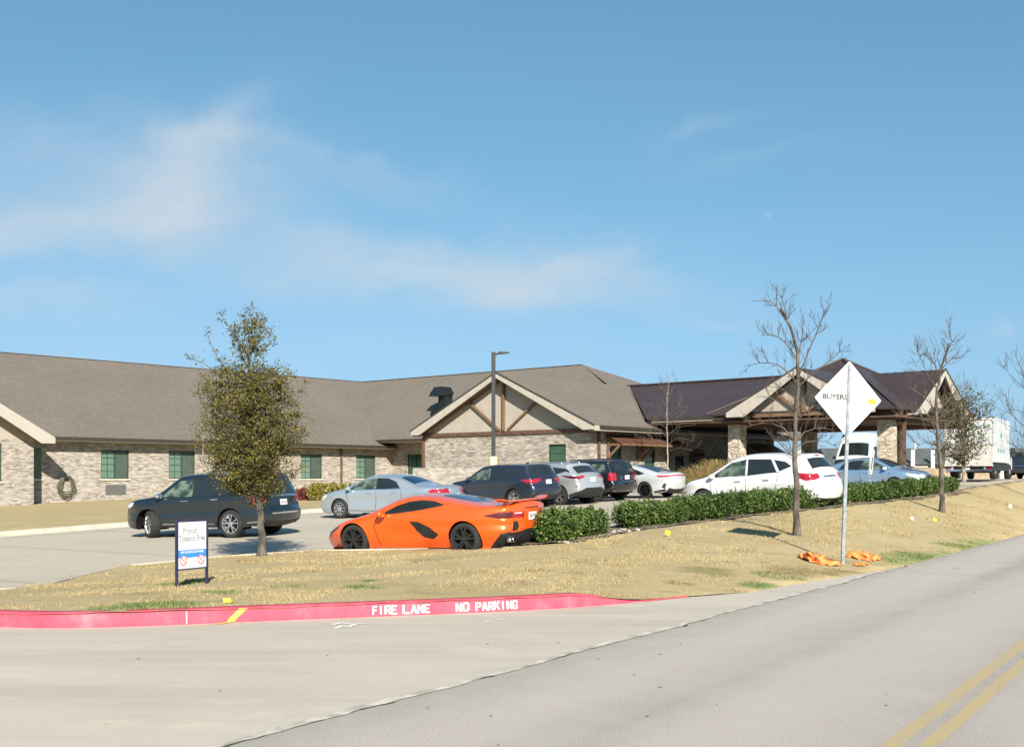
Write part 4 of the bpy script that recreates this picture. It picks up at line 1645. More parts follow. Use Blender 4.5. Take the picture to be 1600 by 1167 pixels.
class Car:
    def __init__(s, sp):
        s.sp = sp
        s.W = sp['w']
        s.top = chaikin(sp['top'], 2)
        if sp.get('H'):                                  # overall height, crown included
            zb_ = sp['belt'][0]
            k_ = (sp['H'] - sp.get('crown_top', .035) - zb_) / (s.top[:, 1].max() - zb_)
            s.kz = (zb_, k_)
            s.top[:, 1] = np.where(s.top[:, 1] > zb_, zb_ + (s.top[:, 1] - zb_) * k_, s.top[:, 1])
            fz = lambda z: zb_ + (z - zb_) * k_ if z > zb_ else z
            sp = dict(sp)
            sp['side'] = [dict(f, poly=[(x, fz(z)) for x, z in f['poly']]) for f in sp.get('side', [])]
            sp['strip'] = [dict(f, poly=[((p[0], fz(p[1])), v) for p, v in f['poly']]) for f in sp.get('strip', [])]
            sp['seams'] = [[(x, fz(z)) for x, z in ln] for ln in sp.get('seams', [])]
            s.sp = sp
        seg = np.linalg.norm(np.diff(s.top, axis=0), axis=1)
        # densify long spans
        pts = [s.top[0]]
        for i in range(len(seg)):
            m_ = max(1, int(seg[i] / .07))
            for k in range(1, m_ + 1): pts.append(s.top[i] + (s.top[i + 1] - s.top[i]) * k / m_)
        s.top = np.array(pts)
        s.S = np.concatenate([[0], np.cumsum(np.linalg.norm(np.diff(s.top, axis=0), axis=1))])
        s.xf, s.xr = s.top[:, 0].max(), s.top[:, 0].min()
        s.r = sp.get('r', .11)
        s.parts = {}
        if sp.get('side'):
            sp = s.sp = dict(s.sp)
            sp['side'] = [dict(f, poly=[(x - .12 if x < s.xr + .34 and f['poly'].index((x, z)) < 2 else x, z) for x, z in f['poly']]) if f['name'] == 'taillight' else f for f in sp['side']]

    def width(s, x, z):
        sp = s.sp
        w = np.full(np.shape(x), s.W, float)
        Lf, Lr = sp.get('Lf', .9), sp.get('Lr', .7)
        tf = np.clip((x - (s.xf - Lf)) / Lf, 0, 1)
        tr = np.clip(((s.xr + Lr) - x) / Lr, 0, 1)
        w -= sp.get('cf', .24) * tf ** 2.4 + sp.get('cr', .14) * tr ** 2.2
        zb = sp['belt'][0] + (sp['belt'][1] - sp['belt'][0]) * np.clip((1.0 - x) / 3.0, -.2, 1.2)
        up = np.clip(z - zb, 0, None)
        w -= sp.get('shoulder', .035) * sstep(-.03, .05, z - zb) + up * sp.get('tumble', .36)
        # body side: tucked sill, soft crease, flared arches
        w -= sp.get('tuck', .05) * np.clip((.42 - z) / .25, 0, 1) ** 1.5
        if sp.get('sculpt'):                             # hollowed door and swelling rear haunch of the sports car
            w -= .085 * np.exp(-((x - .15) / .60) ** 2) * np.exp(-((z - .46) / .15) ** 2)
            w += .030 * np.exp(-((x + 1.35) / .55) ** 2) * np.exp(-((z - .74) / .16) ** 2)
            w -= .035 * np.exp(-((z - .60) / .05) ** 2) * sstep(-1.9, -2.15, x)
        zc = sp.get('crease', zb - .16)
        w += .014 * np.exp(-((z - zc) / .05) ** 2) - .014 * np.exp(-((z - (zc - .22)) / .12) ** 2)
        for xw in sp['wheels']:
            w += sp.get('flare', .018) * np.exp(-((x - xw) / .42) ** 2) * sstep(zb + .02, zb - .25, z)
        return w

    def Y(s, x, z, d=None):
        x, z = np.atleast_1d(np.asarray(x, float)), np.atleast_1d(np.asarray(z, float))
        if d is None:
            d = poly_dist(np.column_stack([x, z]), s.top)
        r_ = s.r
        t = 1 - np.clip(d / r_, 0, 1)
        return s.width(x, z) - r_ + r_ * np.sqrt(np.clip(1 - t * t, 0, 1))

    def Cs(s, sv):
        return np.interp(sv, s.S, s.top[:, 0]), np.interp(sv, s.S, s.top[:, 1])

    def s_of(s, p):
        P = np.array(p, float)
        best, bs = 1e9, 0
        for i in range(len(s.top) - 1):
            a, b = s.top[i], s.top[i + 1]
            d = b - a
            t = np.clip(((P - a) @ d) / (d @ d + 1e-12), 0, 1)
            e = np.linalg.norm(P - (a + t * d))
            if e < best: best, bs = e, s.S[i] + t * (s.S[i + 1] - s.S[i])
        return bs

    def strip_pt(s, sv, v):
        sv, v = np.asarray(sv, float), np.asarray(v, float)
        x, z = s.Cs(sv)
        e = .03
        x0, z0 = s.Cs(np.clip(sv - e, 0, s.S[-1]))
        x1, z1 = s.Cs(np.clip(sv + e, 0, s.S[-1]))
        tx, tz = x1 - x0, z1 - z0
        L = np.hypot(tx, tz) + 1e-9
        nx, nz = -tz / L, tx / L
        w0 = s.width(x, z) - s.r
        cr = s.sp.get('crown_end', .10) * np.abs(nx) + s.sp.get('crown_top', .035) * np.abs(nz)
        push = cr * (1 - np.abs(v) ** 2.4)
        return np.column_stack([x + nx * push, v * w0, z + nz * push])

    def put(s, key, verts, tris, mat, smooth=True):
        s.parts.setdefault(key, []).append((verts, tris, mat))

    def build(s):
        sp = s.sp
        zs, Ra = sp['sill'], sp['arch']
        wx, wz = sp['wheels'], sp['wr']
        # outline: top chain, then bottom with arches
        xb0, xb1 = s.top[-1][0], s.top[0][0]          # front bottom, rear bottom
        bot = []
        cur = (xb0, s.top[-1][1])
        line = [cur]
        for xw in sorted(wx, reverse=True):
            zz = zs
            dx = math.sqrt(max(Ra * Ra - (zz - wz) ** 2, 1e-6))
            line.append((xw + dx, zz))
            a0, a1 = math.atan2(zz - wz, dx), math.pi - math.atan2(zz - wz, dx)
            for k in range(1, 20):
                t = a0 + (a1 - a0) * k / 20
                line.append((xw + Ra * math.cos(t), wz + Ra * math.sin(t)))
            line.append((xw - dx, zz))
        line.append((xb1, s.top[0][1]))
        lower = shape_pts(line, .09, closed=False)[1:-1]
        outline = [tuple(p) for p in s.top] + [tuple(p) for p in lower]
        pts = [np.array(p) for p in outline]
        n0 = len(pts)
        edges = [(i, (i + 1) % n0) for i in range(n0)]
        feats = sp.get('side', [])
        for f in feats:
            pl = shape_pts(f['poly'], .12)
            b = len(pts)
            pts += pl
            edges += [(b + i, b + (i + 1) % len(pl)) for i in range(len(pl))]
        # rings for the rounded rim + grid
        O = outline
        for dd in (.012, .03, .055, .085, .115):
            t = np.gradient(s.top, axis=0)
            t /= np.linalg.norm(t, axis=1)[:, None] + 1e-9
            nn = np.column_stack([t[:, 1], -t[:, 0]])
            q = s.top + nn * dd
            ok = in_poly(q[:, 0], q[:, 1], O) & (poly_dist(q, s.top) > dd * .9)
            pts += list(q[ok])
        gx, gz = np.meshgrid(np.arange(s.xr, s.xf, .06), np.arange(zs, s.top[:, 1].max(), .05))
        q = np.column_stack([gx.ravel(), gz.ravel()])
        ok = in_poly(q[:, 0], q[:, 1], O)
        q = q[ok]
        q = q[poly_dist(q, s.top) > .13]
        pts += list(q)
        V, T = cdt_faces(pts, edges)
        c = V[T].mean(1)
        T = T[in_poly(c[:, 0], c[:, 1], O)]
        c = V[T].mean(1)
        d = poly_dist(V, s.top)
        y = s.Y(V[:, 0], V[:, 1], d)
        lab = np.full(len(T), -1)
        for i, f in enumerate(feats):
            lab[(lab < 0) & in_poly(c[:, 0], c[:, 1], f['poly'])] = i
        L3 = np.column_stack([V[:, 0], y, V[:, 1]])
        R3 = np.column_stack([V[:, 0], -y, V[:, 1]])
        for i in range(-1, len(feats)):
            t_ = T[lab == i]
            if not len(t_): continue
            f = feats[i] if i >= 0 else {'name': 'body', 'mat': sp['paint']}
            off = f.get('off', 0.0)
            for side, VV in (('l', L3), ('r', R3)):
                if f.get('only') and f['only'] != side: continue
                key = 'body' if f['name'] == 'body' else (f['name'], f.get('id', i), side)
                VV2 = VV.copy()
                if off: VV2[:, 1] += off * (1 if side == 'l' else -1)
                tt = t_ if side == 'r' else t_[:, ::-1]
                # orientation: CCW in (x,z) seen from -y is outward for the right side
                a, b, c_ = V[tt[:, 0]], V[tt[:, 1]], V[tt[:, 2]]
                ar = (b[:, 0] - a[:, 0]) * (c_[:, 1] - a[:, 1]) - (b[:, 1] - a[:, 1]) * (c_[:, 0] - a[:, 0])
                want = ar > 0 if side == 'r' else ar < 0
                tt = np.where(want[:, None], tt, tt[:, ::-1])
                s.put(key, VV2, tt, f['mat'])
        # the strip over hood, glass, roof and tail
        SC = .8
        pts = [np.array((sv, v * SC)) for sv in s.S for v in np.linspace(-1, 1, 15)]
        edges = []
        n1 = len(s.S)
        for i in range(n1 - 1):
            edges += [(i * 15, (i + 1) * 15), (i * 15 + 14, (i + 1) * 15 + 14)]
        sf = []
        for f in sp.get('strip', []):
            base = [((s.s_of(p) if not isinstance(p, (int, float)) else p), v) for p, v in f['poly']]
            variants = [('c', base)] if not f.get('mirror') else [('l', base), ('r', [(a, -v) for a, v in base])]
            for sd_, pl in variants:
                if f.get('only') and f['only'] != sd_: continue
                pl2 = [(a, v * SC) for a, v in pl]
                pp_ = shape_pts(pl2, .1)
                b = len(pts)
                pts += pp_
                edges += [(b + i, b + (i + 1) % len(pp_)) for i in range(len(pp_))]
                sf.append((f, sd_, pl2))
        V, T = cdt_faces(pts, edges)
        keepv = np.abs(V[:, 1]) <= SC * 1.0001
        T = T[keepv[T].all(1)]
        c = V[T].mean(1)
        P3 = s.strip_pt(np.clip(V[:, 0], 0, s.S[-1]), V[:, 1] / SC)
        a, b, c_ = V[T[:, 0]], V[T[:, 1]], V[T[:, 2]]
        ar = (b[:, 0] - a[:, 0]) * (c_[:, 1] - a[:, 1]) - (b[:, 1] - a[:, 1]) * (c_[:, 0] - a[:, 0])
        T[ar < 0] = T[ar < 0][:, ::-1]
        lab = np.full(len(T), -1)
        for i, (f, sd_, pl) in enumerate(sf):
            lab[(lab < 0) & in_poly(c[:, 0], c[:, 1], pl)] = i
        for i in range(-1, len(sf)):
            t_ = T[lab == i]
            if not len(t_): continue
            if i < 0: s.put('body', P3, t_, sp['paint'])
            else:
                f, sd_, _ = sf[i]
                key = 'body' if f['name'] == 'body' else (f['name'], f.get('id', 's%d' % i), sd_)
                s.put(key, P3, t_, f['mat'])
        # black wheel wells, underside
        for xw in wx:
            for sg in (1, -1):
                vs, fs = [], []
                n_ = 24
                yo = float(s.Y(xw, wz + Ra - .02)[0])
                for k in range(n_ + 1):
                    t = -.35 + (math.pi + .7) * k / n_
                    px_, pz_ = xw + (Ra + .003) * math.cos(t), wz + (Ra + .003) * math.sin(t)
                    ye = float(s.Y(px_, max(pz_, zs))[0])
                    vs += [(px_, sg * (ye - .004), pz_), (px_, sg * (yo - .42), pz_)]
                fs = [(2 * k, 2 * k + 1, 2 * k + 3, 2 * k + 2) for k in range(n_)]
                cidx = len(vs)
                vs.append((xw, sg * (yo - .42), wz))
                fs += [(2 * k + 1, cidx, 2 * k + 3) for k in range(n_)]
                s.put('body', np.array(vs), fs, 'well_black')
        w_ = s.W * .8
        x0, x1 = s.xr + .25, s.xf - .3
        m = MB().box((x0, -w_, zs + .02), (x1, w_, zs + .06))
        m.box((x0, -w_ * .55, zs + .0), (x1, w_ * .55, wz + .2))
        s.put('body', np.array(m.v), m.f, 'well_black')
        # seams on the body side
        for ln in sp.get('seams', []):
            for a, b in zip(ln[:-1], ln[1:]):
                a, b = np.array(a, float), np.array(b, float)
                nseg = max(1, int(np.linalg.norm(b - a) / .08))
                for k in range(nseg):
                    p, q = a + (b - a) * k / nseg, a + (b - a) * (k + 1) / nseg
                    dd = (q - p) / np.linalg.norm(q - p)
                    nn = np.array([-dd[1], dd[0]]) * .0075
                    Q = [p - nn, q - nn, q + nn, p + nn]
                    ys = s.Y([t[0] for t in Q], [t[1] for t in Q]) + .0025
                    for sg in (1, -1):
                        s.put('body', np.array([(t[0], sg * yy, t[1]) for t, yy in zip(Q, ys)]), [(0, 1, 2, 3)], 'black_gap')
        return s

    def emit(s, name, label, loc, heading, group='vehicles parked outside the care home', tilt=True):
        sp = s.sp
        x, y = loc
        z = float(Hp(x, y)) + E
        root = empty(name, (x, y, z))
        hx, hy = heading
        L = math.hypot(hx, hy)
        hx, hy = hx / L, hy / L
        root.rotation_euler = (0, 0, math.atan2(hy, hx))
        # follow the slope of the ground
        gf = (float(Hp(x + hx * 1.3, y + hy * 1.3)) - float(Hp(x - hx * 1.3, y - hy * 1.3))) / 2.6
        gl = (float(Hp(x - hy * .8, y + hx * .8)) - float(Hp(x + hy * .8, y - hx * .8))) / 1.6
        fx = Vector((hx, hy, gf)).normalized()
        up = fx.cross(Vector((-hy, hx, gl)).normalized()).normalized()
        ly = up.cross(fx)
        root.rotation_euler = Matrix((fx, ly, up)).transposed().to_euler()
        tag(root, label, sp.get('cat', 'car'), group)
        s.root = root
        # plain body first, then every other part
        for key in ['body'] + [k for k in s.parts if k != 'body']:
            if key not in s.parts: continue
            V, Fc, M, mats = [], [], [], []
            for vs, tris, mt in s.parts[key]:
                used = sorted(set(int(i) for t in tris for i in t))
                mp = {u: len(V) + k for k, u in enumerate(used)}
                V += [tuple(vs[u]) for u in used]
                if mt not in mats: mats.append(mt)
                for t in tris:
                    Fc.append(tuple(mp[int(i)] for i in t))
                    M.append(mats.index(mt))
            nm = 'body' if key == 'body' else key[0]
            o = mesh_obj(nm, V, Fc, [MATS[k] for k in mats], root, True, M)
            bm = bmesh.new(); bm.from_mesh(o.data)
            bmesh.ops.remove_doubles(bm, verts=bm.verts, dist=2e-4)
            bm.to_mesh(o.data); bm.free()
        # wheels
        steer = sp.get('steer', 0.0)
        for i, xw in enumerate(sorted(sp['wheels'])):
            for sg in (1, -1):
                yo = float(s.Y(xw, sp['wr'] + sp['arch'] - .03)[0])
                wheel(root, (xw, sg * (yo - .025), sp['wr']), sp['wr'], sp.get('tw', .235), sg, sp.get('rim', {}), steer if xw > 0 else 0.0)
        for xm, zm in sp.get('mirror', []):
            for sg in (1, -1):
                yb = float(s.Y(xm, zm)[0])
                m = MB()
                bm = bmesh.new()
                bmesh.ops.create_icosphere(bm, subdivisions=2, radius=1)
                for v in bm.verts:
                    v.co = Vector((v.co.x * .10 + .02 * v.co.y, v.co.y * .115, v.co.z * .078))
                    if v.co.x < -.03: v.co.x = -.03
                me = bpy.data.meshes.new('mirror'); bm.to_mesh(me); bm.free()
                me.polygons.foreach_set('use_smooth', [True] * len(me.polygons))
                me.materials.append(MATS[sp.get('mirror_mat', sp['paint'])])
                o = bpy.data.objects.new('mirror', me); COL.objects.link(o); o.parent = root
                o.location = (xm, sg * (yb + .11), zm + .06)
                mm = MB(); mm.bar((xm, sg * (yb - .03), zm + .02), (xm, sg * (yb + .08), zm + .04), .05, .03)
                mm.build('mirror_arm', 'black_plastic', root)
        for xh, zh in sp.get('handles', []):
            for sg in (1, -1):
                yb = float(s.Y(xh, zh)[0])
                m = MB()
                m.bar((xh - .10, sg * (yb + .022), zh), (xh + .10, sg * (yb + .022), zh), .022, .026)
                m.box((xh - .10, sg * (yb - .01), zh - .012), (xh - .075, sg * (yb + .02), zh + .012))
                m.box((xh + .075, sg * (yb - .01), zh - .012), (xh + .10, sg * (yb + .02), zh + .012))
                m.build('handle', sp.get('handle_mat', sp['paint']), root, bevel=.004)
        if sp.get('plate'):
            xz, v = sp['plate'][:2]
            sv = s.s_of(xz)
            p0 = s.strip_pt([sv], [v])[0]
            pa, pb = s.strip_pt([sv - .05], [v])[0], s.strip_pt([sv + .05], [v])[0]
            t = Vector(pb - pa).normalized()          # along the profile (upwards at the rear)
            nn = t.cross(Vector((0, 1, 0)))
            if nn.x > 0: nn = -nn
            c = Vector(p0) + nn * .008
            m = MB()
            A_ = Vector((0, 1, 0))
            w2, h2 = .155, .078
            pts = [c + A_ * i * w2 + t * j * h2 for i, j in ((-1, -1), (1, -1), (1, 1), (-1, 1))]
            m.add(pts + [q - nn * .012 for q in pts], [(0, 1, 2, 3), (7, 6, 5, 4), (0, 4, 5, 1), (1, 5, 6, 2), (2, 6, 7, 3), (3, 7, 4, 0)])
            pl = m.build('number_plate', 'plate_white', root)
            m = MB()
            for k in range(7):
                if k == 3: continue
                u = -.115 + k * .038
                hgt = .03
                q = [c + nn * .003 + A_ * (u + i * .011) + t * (j * hgt) for i, j in ((-1, -1), (1, -1), (1, 1), (-1, 1))]
                m.quad(*q)
            m.build('plate_characters', 'plate_ink', pl)
        for kind, a in sp.get('extras', []):
            if kind == 'rails':
                x0, x1, yy, zz = a
                for sg in (1, -1):
                    m = MB()
                    m.tube([(x0, sg * yy, zz - .03), (x0 + .12, sg * yy, zz + .02), (x1 - .12, sg * yy, zz + .03), (x1, sg * yy, zz - .02)], .018, 6)
                    m.build('roof_rail', sp.get('rail_mat', 'black_plastic'), root, True)
            if kind == 'fin':
                x0, zz = a
                m = MB(); m.add([(x0, 0, zz), (x0 + .16, 0, zz - .01), (x0 - .02, 0, zz + .07), (x0, .02, zz - .01), (x0, -.02, zz - .01)], [(1, 3, 2), (1, 2, 4), (3, 0, 2), (0, 4, 2), (1, 4, 3)])
                m.build('aerial_fin', sp['paint'], root)
            if kind == 'exhaust':
                for (x0, y0, z0) in a:
                    m = MB(); m.lathe([(.035, 0), (.045, 0), (.045, .12), (.035, .12)], 14, 'y')
                    o = m.build('exhaust', 'chrome', root, True); o.rotation_euler = (0, 0, math.pi / 2); o.location = (x0 + .135, y0, z0)
            if kind == 'box':
                nm, lo, hi, mt, bv = a
                MB().box(lo, hi).build(nm, mt, root, bevel=bv)
        return root


def wheel(root, loc, R_, tw, sg, rim, steer):
    """hub > tyre, rim; outer face towards +y (sg = 1) or -y"""
    Rr = R_ * rim.get('ratio', .70)
    m = MB().lathe([(.001, -.03), (R_ * .42, -.03), (R_ * .45, -.06), (Rr * .9, -.09), (Rr * .93, -tw + .01), (.02, -tw + .01)], 28)
    hub = m.build('wheel', 'well_black', root, True)
    hub.location = loc
    hub.rotation_euler = (0, 0, steer + (0 if sg > 0 else math.pi))
    sh = .022
    m = MB().lathe([(Rr - .005, -.012), (Rr + .012, 0), (R_ - .035, .004), (R_ - sh, -.006), (R_ - .004, -.03), (R_, -.06), (R_, -tw + .05), (R_ - .004, -tw + .03), (R_ - sh, -tw), (Rr, -tw)], 40)
    m.build('tyre', 'rubber', hub, True)
    mt = rim.get('mat', 'alloy')
    m = MB().lathe([(Rr + .002, -.004), (Rr + .002, .002), (Rr - .012, .003), (Rr - .022, -.02), (Rr - .03, -.075), (Rr - .04, -.08)], 40)
    n = rim.get('n', 5)
    wd = rim.get('wd', .05)
    for k in range(n):
        t0 = 2 * math.pi * (k + .25) / n
        for off in ((-rim['split'], rim['split']) if rim.get('split') else (0,)):
            t = t0 + off
            tc_ = t0 + off * .35
            p, q = (math.cos(tc_) * .05, -.012, math.sin(tc_) * .05), (math.cos(t) * (Rr - .015), -.010, math.sin(t) * (Rr - .015))
            m.bar(p, q, wd, .03, (0, 1, 0))
    m.lathe([(.001, .006), (.045, .006), (.06, -.002), (.07, -.03)], 16)
    m.build('rim', mt, hub, False)
def win(poly, mat='car_glass', id=None):
    d = {'name': 'window', 'mat': mat, 'poly': poly}
    if id is not None: d['id'] = id
    return d


def trim(poly, mat='black_plastic'):
    return {'name': 'body', 'mat': mat, 'poly': poly}


def ring(xw, zw, r0, r1, zs, n=18):
    a = math.asin(max(-1, min(1, (zs - zw) / r1)))
    out = [(xw + r1 * math.cos(t), zw + r1 * math.sin(t)) for t in np.linspace(a, math.pi - a, n)]
    a = math.asin(max(-1, min(1, (zs - zw) / r0)))
    inn = [(xw + (r0 - .002) * math.cos(t), zw + (r0 - .002) * math.sin(t)) for t in np.linspace(math.pi - a, a, n)]
    return out + inn


nE1 = (-.756, .654)

# ---- dark blue three-row SUV driving past the oak
explorer = dict(H=1.80, w=1.0, cat='car', paint='paint_darkblue', sill=.29, arch=.435, wr=.385, wheels=(1.43, -1.43), belt=(1.10, 1.20), tumble=.30, r=.10, cf=.30, cr=.10, flare=.03, tw=.25,
    top=[(-2.30, .34), (-2.44, .40), (-2.50, .52), (-2.51, .70), (-2.42, .80), (-2.40, 1.05), (-2.36, 1.18), (-2.24, 1.45), (-2.14, 1.64), (-2.16, 1.72), (-1.6, 1.765), (-.6, 1.79), (.15, 1.775), (.48, 1.70), (1.12, 1.22), (1.32, 1.155), (2.0, 1.08), (2.30, .98), (2.42, .80), (2.48, .60), (2.44, .40), (2.3, .27)],
    steer=-.55, rim=dict(n=5, wd=.030, split=.22, ratio=.70, mat='alloy'), mirror=[(.92, 1.12)], mirror_mat='chrome', handles=[(.12, 1.03), (-.92, 1.06)], handle_mat='chrome',
    side=[trim(ring(1.43, .385, .435, .475, .29)), trim(ring(-1.43, .385, .435, .475, .29)),
          trim([(-2.45, .29), (-1.9, .29), (-1.9, .38), (-2.49, .40)]), trim([(.96, .29), (.96, .37), (-.96, .37), (-.96, .29)]),
          win([(.96, 1.15), (.36, 1.60), (-.12, 1.655), (-.14, 1.155)], 'car_glass_clear'), win([(-.22, 1.16), (-.20, 1.66), (-.98, 1.655), (-1.12, 1.19)]), win([(-1.2, 1.20), (-1.12, 1.64), (-1.75, 1.60), (-2.12, 1.44), (-2.22, 1.27)]),
          trim([(-.14, 1.155), (-.12, 1.655), (-.20, 1.66), (-.22, 1.16)], 'black_gap'), trim([(-1.12, 1.19), (-.98, 1.655), (-1.12, 1.64), (-1.2, 1.20)], 'black_gap'),
          {'name': 'taillight', 'id': 'tl', 'mat': 'red_lens', 'poly': [(-2.405, .93), (-2.40, 1.14), (-2.15, 1.14), (-1.95, 1.12), (-2.16, 1.04), (-2.24, .90)]},
          {'name': 'headlight', 'id': 'hl', 'mat': 'clear_lens', 'poly': [(2.36, .86), (2.28, .97), (1.95, 1.02), (1.98, .93), (2.2, .84)]},
          {'name': 'trim_strip', 'id': 'ts', 'mat': 'chrome', 'poly': [(.90, .375), (.90, .40), (-.9, .40), (-.9, .375)]},
          {'name': 'trim_strip', 'id': 'ts2', 'mat': 'chrome', 'poly': [(-2.44, .43), (-2.0, .40), (-2.0, .425), (-2.47, .465)]}],
    strip=[{'name': 'window', 'mat': 'car_glass', 'poly': [((1.08, 1.25), -.93), ((1.08, 1.25), .93), ((.52, 1.67), .90), ((.52, 1.67), -.90)]},
           {'name': 'window', 'mat': 'car_glass', 'poly': [((-2.37, 1.17), -.80), ((-2.37, 1.17), .80), ((-2.16, 1.60), .84), ((-2.16, 1.60), -.84)]},
           {'name': 'taillight', 'id': 'tl', 'mirror': True, 'mat': 'red_lens', 'poly': [((-2.405, .93), 1), ((-2.40, 1.14), 1), ((-2.39, 1.13), .78), ((-2.405, .97), .86)]},
           {'name': 'trim_strip', 'mat': 'chrome', 'poly': [((-2.395, 1.085), -.80), ((-2.395, 1.085), .80), ((-2.39, 1.125), .80), ((-2.39, 1.125), -.80)]},
           {'name': 'trim_strip', 'mat': 'chrome', 'poly': [((-2.51, .63), -.75), ((-2.51, .63), .75), ((-2.51, .66), .75), ((-2.51, .66), -.75)]},
           {'name': 'body', 'mat': 'black_plastic', 'poly': [((-2.3, .34), -1), ((-2.3, .34), 1), ((-2.49, .5), 1), ((-2.48, .47), .8), ((-2.48, .47), -.8), ((-2.49, .5), -1)]},
           {'name': 'grille', 'mat': 'black_plastic', 'poly': [((2.36, .92), -.6), ((2.36, .92), .6), ((2.46, .62), .5), ((2.46, .62), -.5)]}],
    seams=[[(1.0, 1.10), (.98, .42), (-.12, .40), (-.18, 1.14)], [(-.12, .40), (-.98, .40), (-1.12, .80), (-1.16, 1.18)]],
    plate=((-2.41, .93), 0.0), extras=[('exhaust', [(-2.46, -.62, .36)])])

# ---- pale blue-silver saloon
lucerne = dict(H=1.47, w=.935, paint='paint_iceblue', sill=.20, arch=.375, wr=.335, wheels=(1.50, -1.44), belt=(.95, 1.00), tumble=.42, r=.11, cf=.30, cr=.20, flare=.02, Lf=1.1, Lr=.9,
    top=[(-2.42, .26), (-2.52, .38), (-2.58, .55), (-2.57, .74), (-2.50, .96), (-2.32, 1.035), (-1.72, 1.07), (-1.45, 1.12), (-.85, 1.37), (-.45, 1.45), (.1, 1.475), (.5, 1.43), (1.28, 1.06), (1.5, .985), (2.15, .87), (2.42, .76), (2.56, .58), (2.56, .38), (2.42, .20)],
    rim=dict(n=9, wd=.038, ratio=.66, mat='alloy'), mirror=[(1.02, .97)], handles=[(.22, .87), (-.78, .89)],
    side=[win([(1.16, 1.0), (.48, 1.355), (.02, 1.395), (-.02, 1.005)], 'car_glass_clear'), win([(-.09, 1.005), (-.04, 1.395), (-.45, 1.375), (-.78, 1.26), (-.98, 1.03)]),
          trim([(-.02, 1.005), (.02, 1.395), (-.04, 1.395), (-.09, 1.005)], 'black_gap'),
          {'name': 'trim_strip', 'id': 'ts', 'mat': 'chrome', 'poly': [(1.24, .975), (1.20, .998), (-1.0, 1.022), (-.98, .995)]},
          {'name': 'taillight', 'id': 'tl', 'mat': 'red_lens', 'poly': [(-2.57, .78), (-2.50, .96), (-2.22, .975), (-2.05, .90), (-2.3, .80)]},
          {'name': 'headlight', 'id': 'hl', 'mat': 'clear_lens', 'poly': [(2.50, .64), (2.40, .765), (2.02, .82), (2.1, .74), (2.35, .62)]},
          {'name': 'vent', 'id': 'vt', 'mat': 'chrome', 'poly': [(1.98, .90), (1.9, .915), (1.55, .955), (1.7, .93)]}],
    strip=[{'name': 'window', 'mat': 'car_glass', 'poly': [((1.22, 1.09), -.94), ((1.22, 1.09), .94), ((.56, 1.405), .88), ((.56, 1.405), -.88)]},
           {'name': 'window', 'mat': 'car_glass_blue', 'poly': [((-1.42, 1.13), -.92), ((-1.42, 1.13), .92), ((-.82, 1.38), .86), ((-.82, 1.38), -.86)]},
           {'name': 'taillight', 'id': 'tl', 'mirror': True, 'mat': 'red_lens', 'poly': [((-2.57, .78), 1), ((-2.50, .96), 1), ((-2.49, .955), .55), ((-2.565, .80), .6)]},
           {'name': 'grille', 'mat': 'chrome', 'poly': [((2.5, .72), -.45), ((2.5, .72), .45), ((2.57, .5), .38), ((2.57, .5), -.38)]}],
    seams=[[(1.18, .96), (1.12, .28), (0, .26), (-.05, .99)], [(0, .26), (-.92, .28), (-1.08, .62), (-1.02, .99)]],
    plate=((-2.57, .70), 0.0))

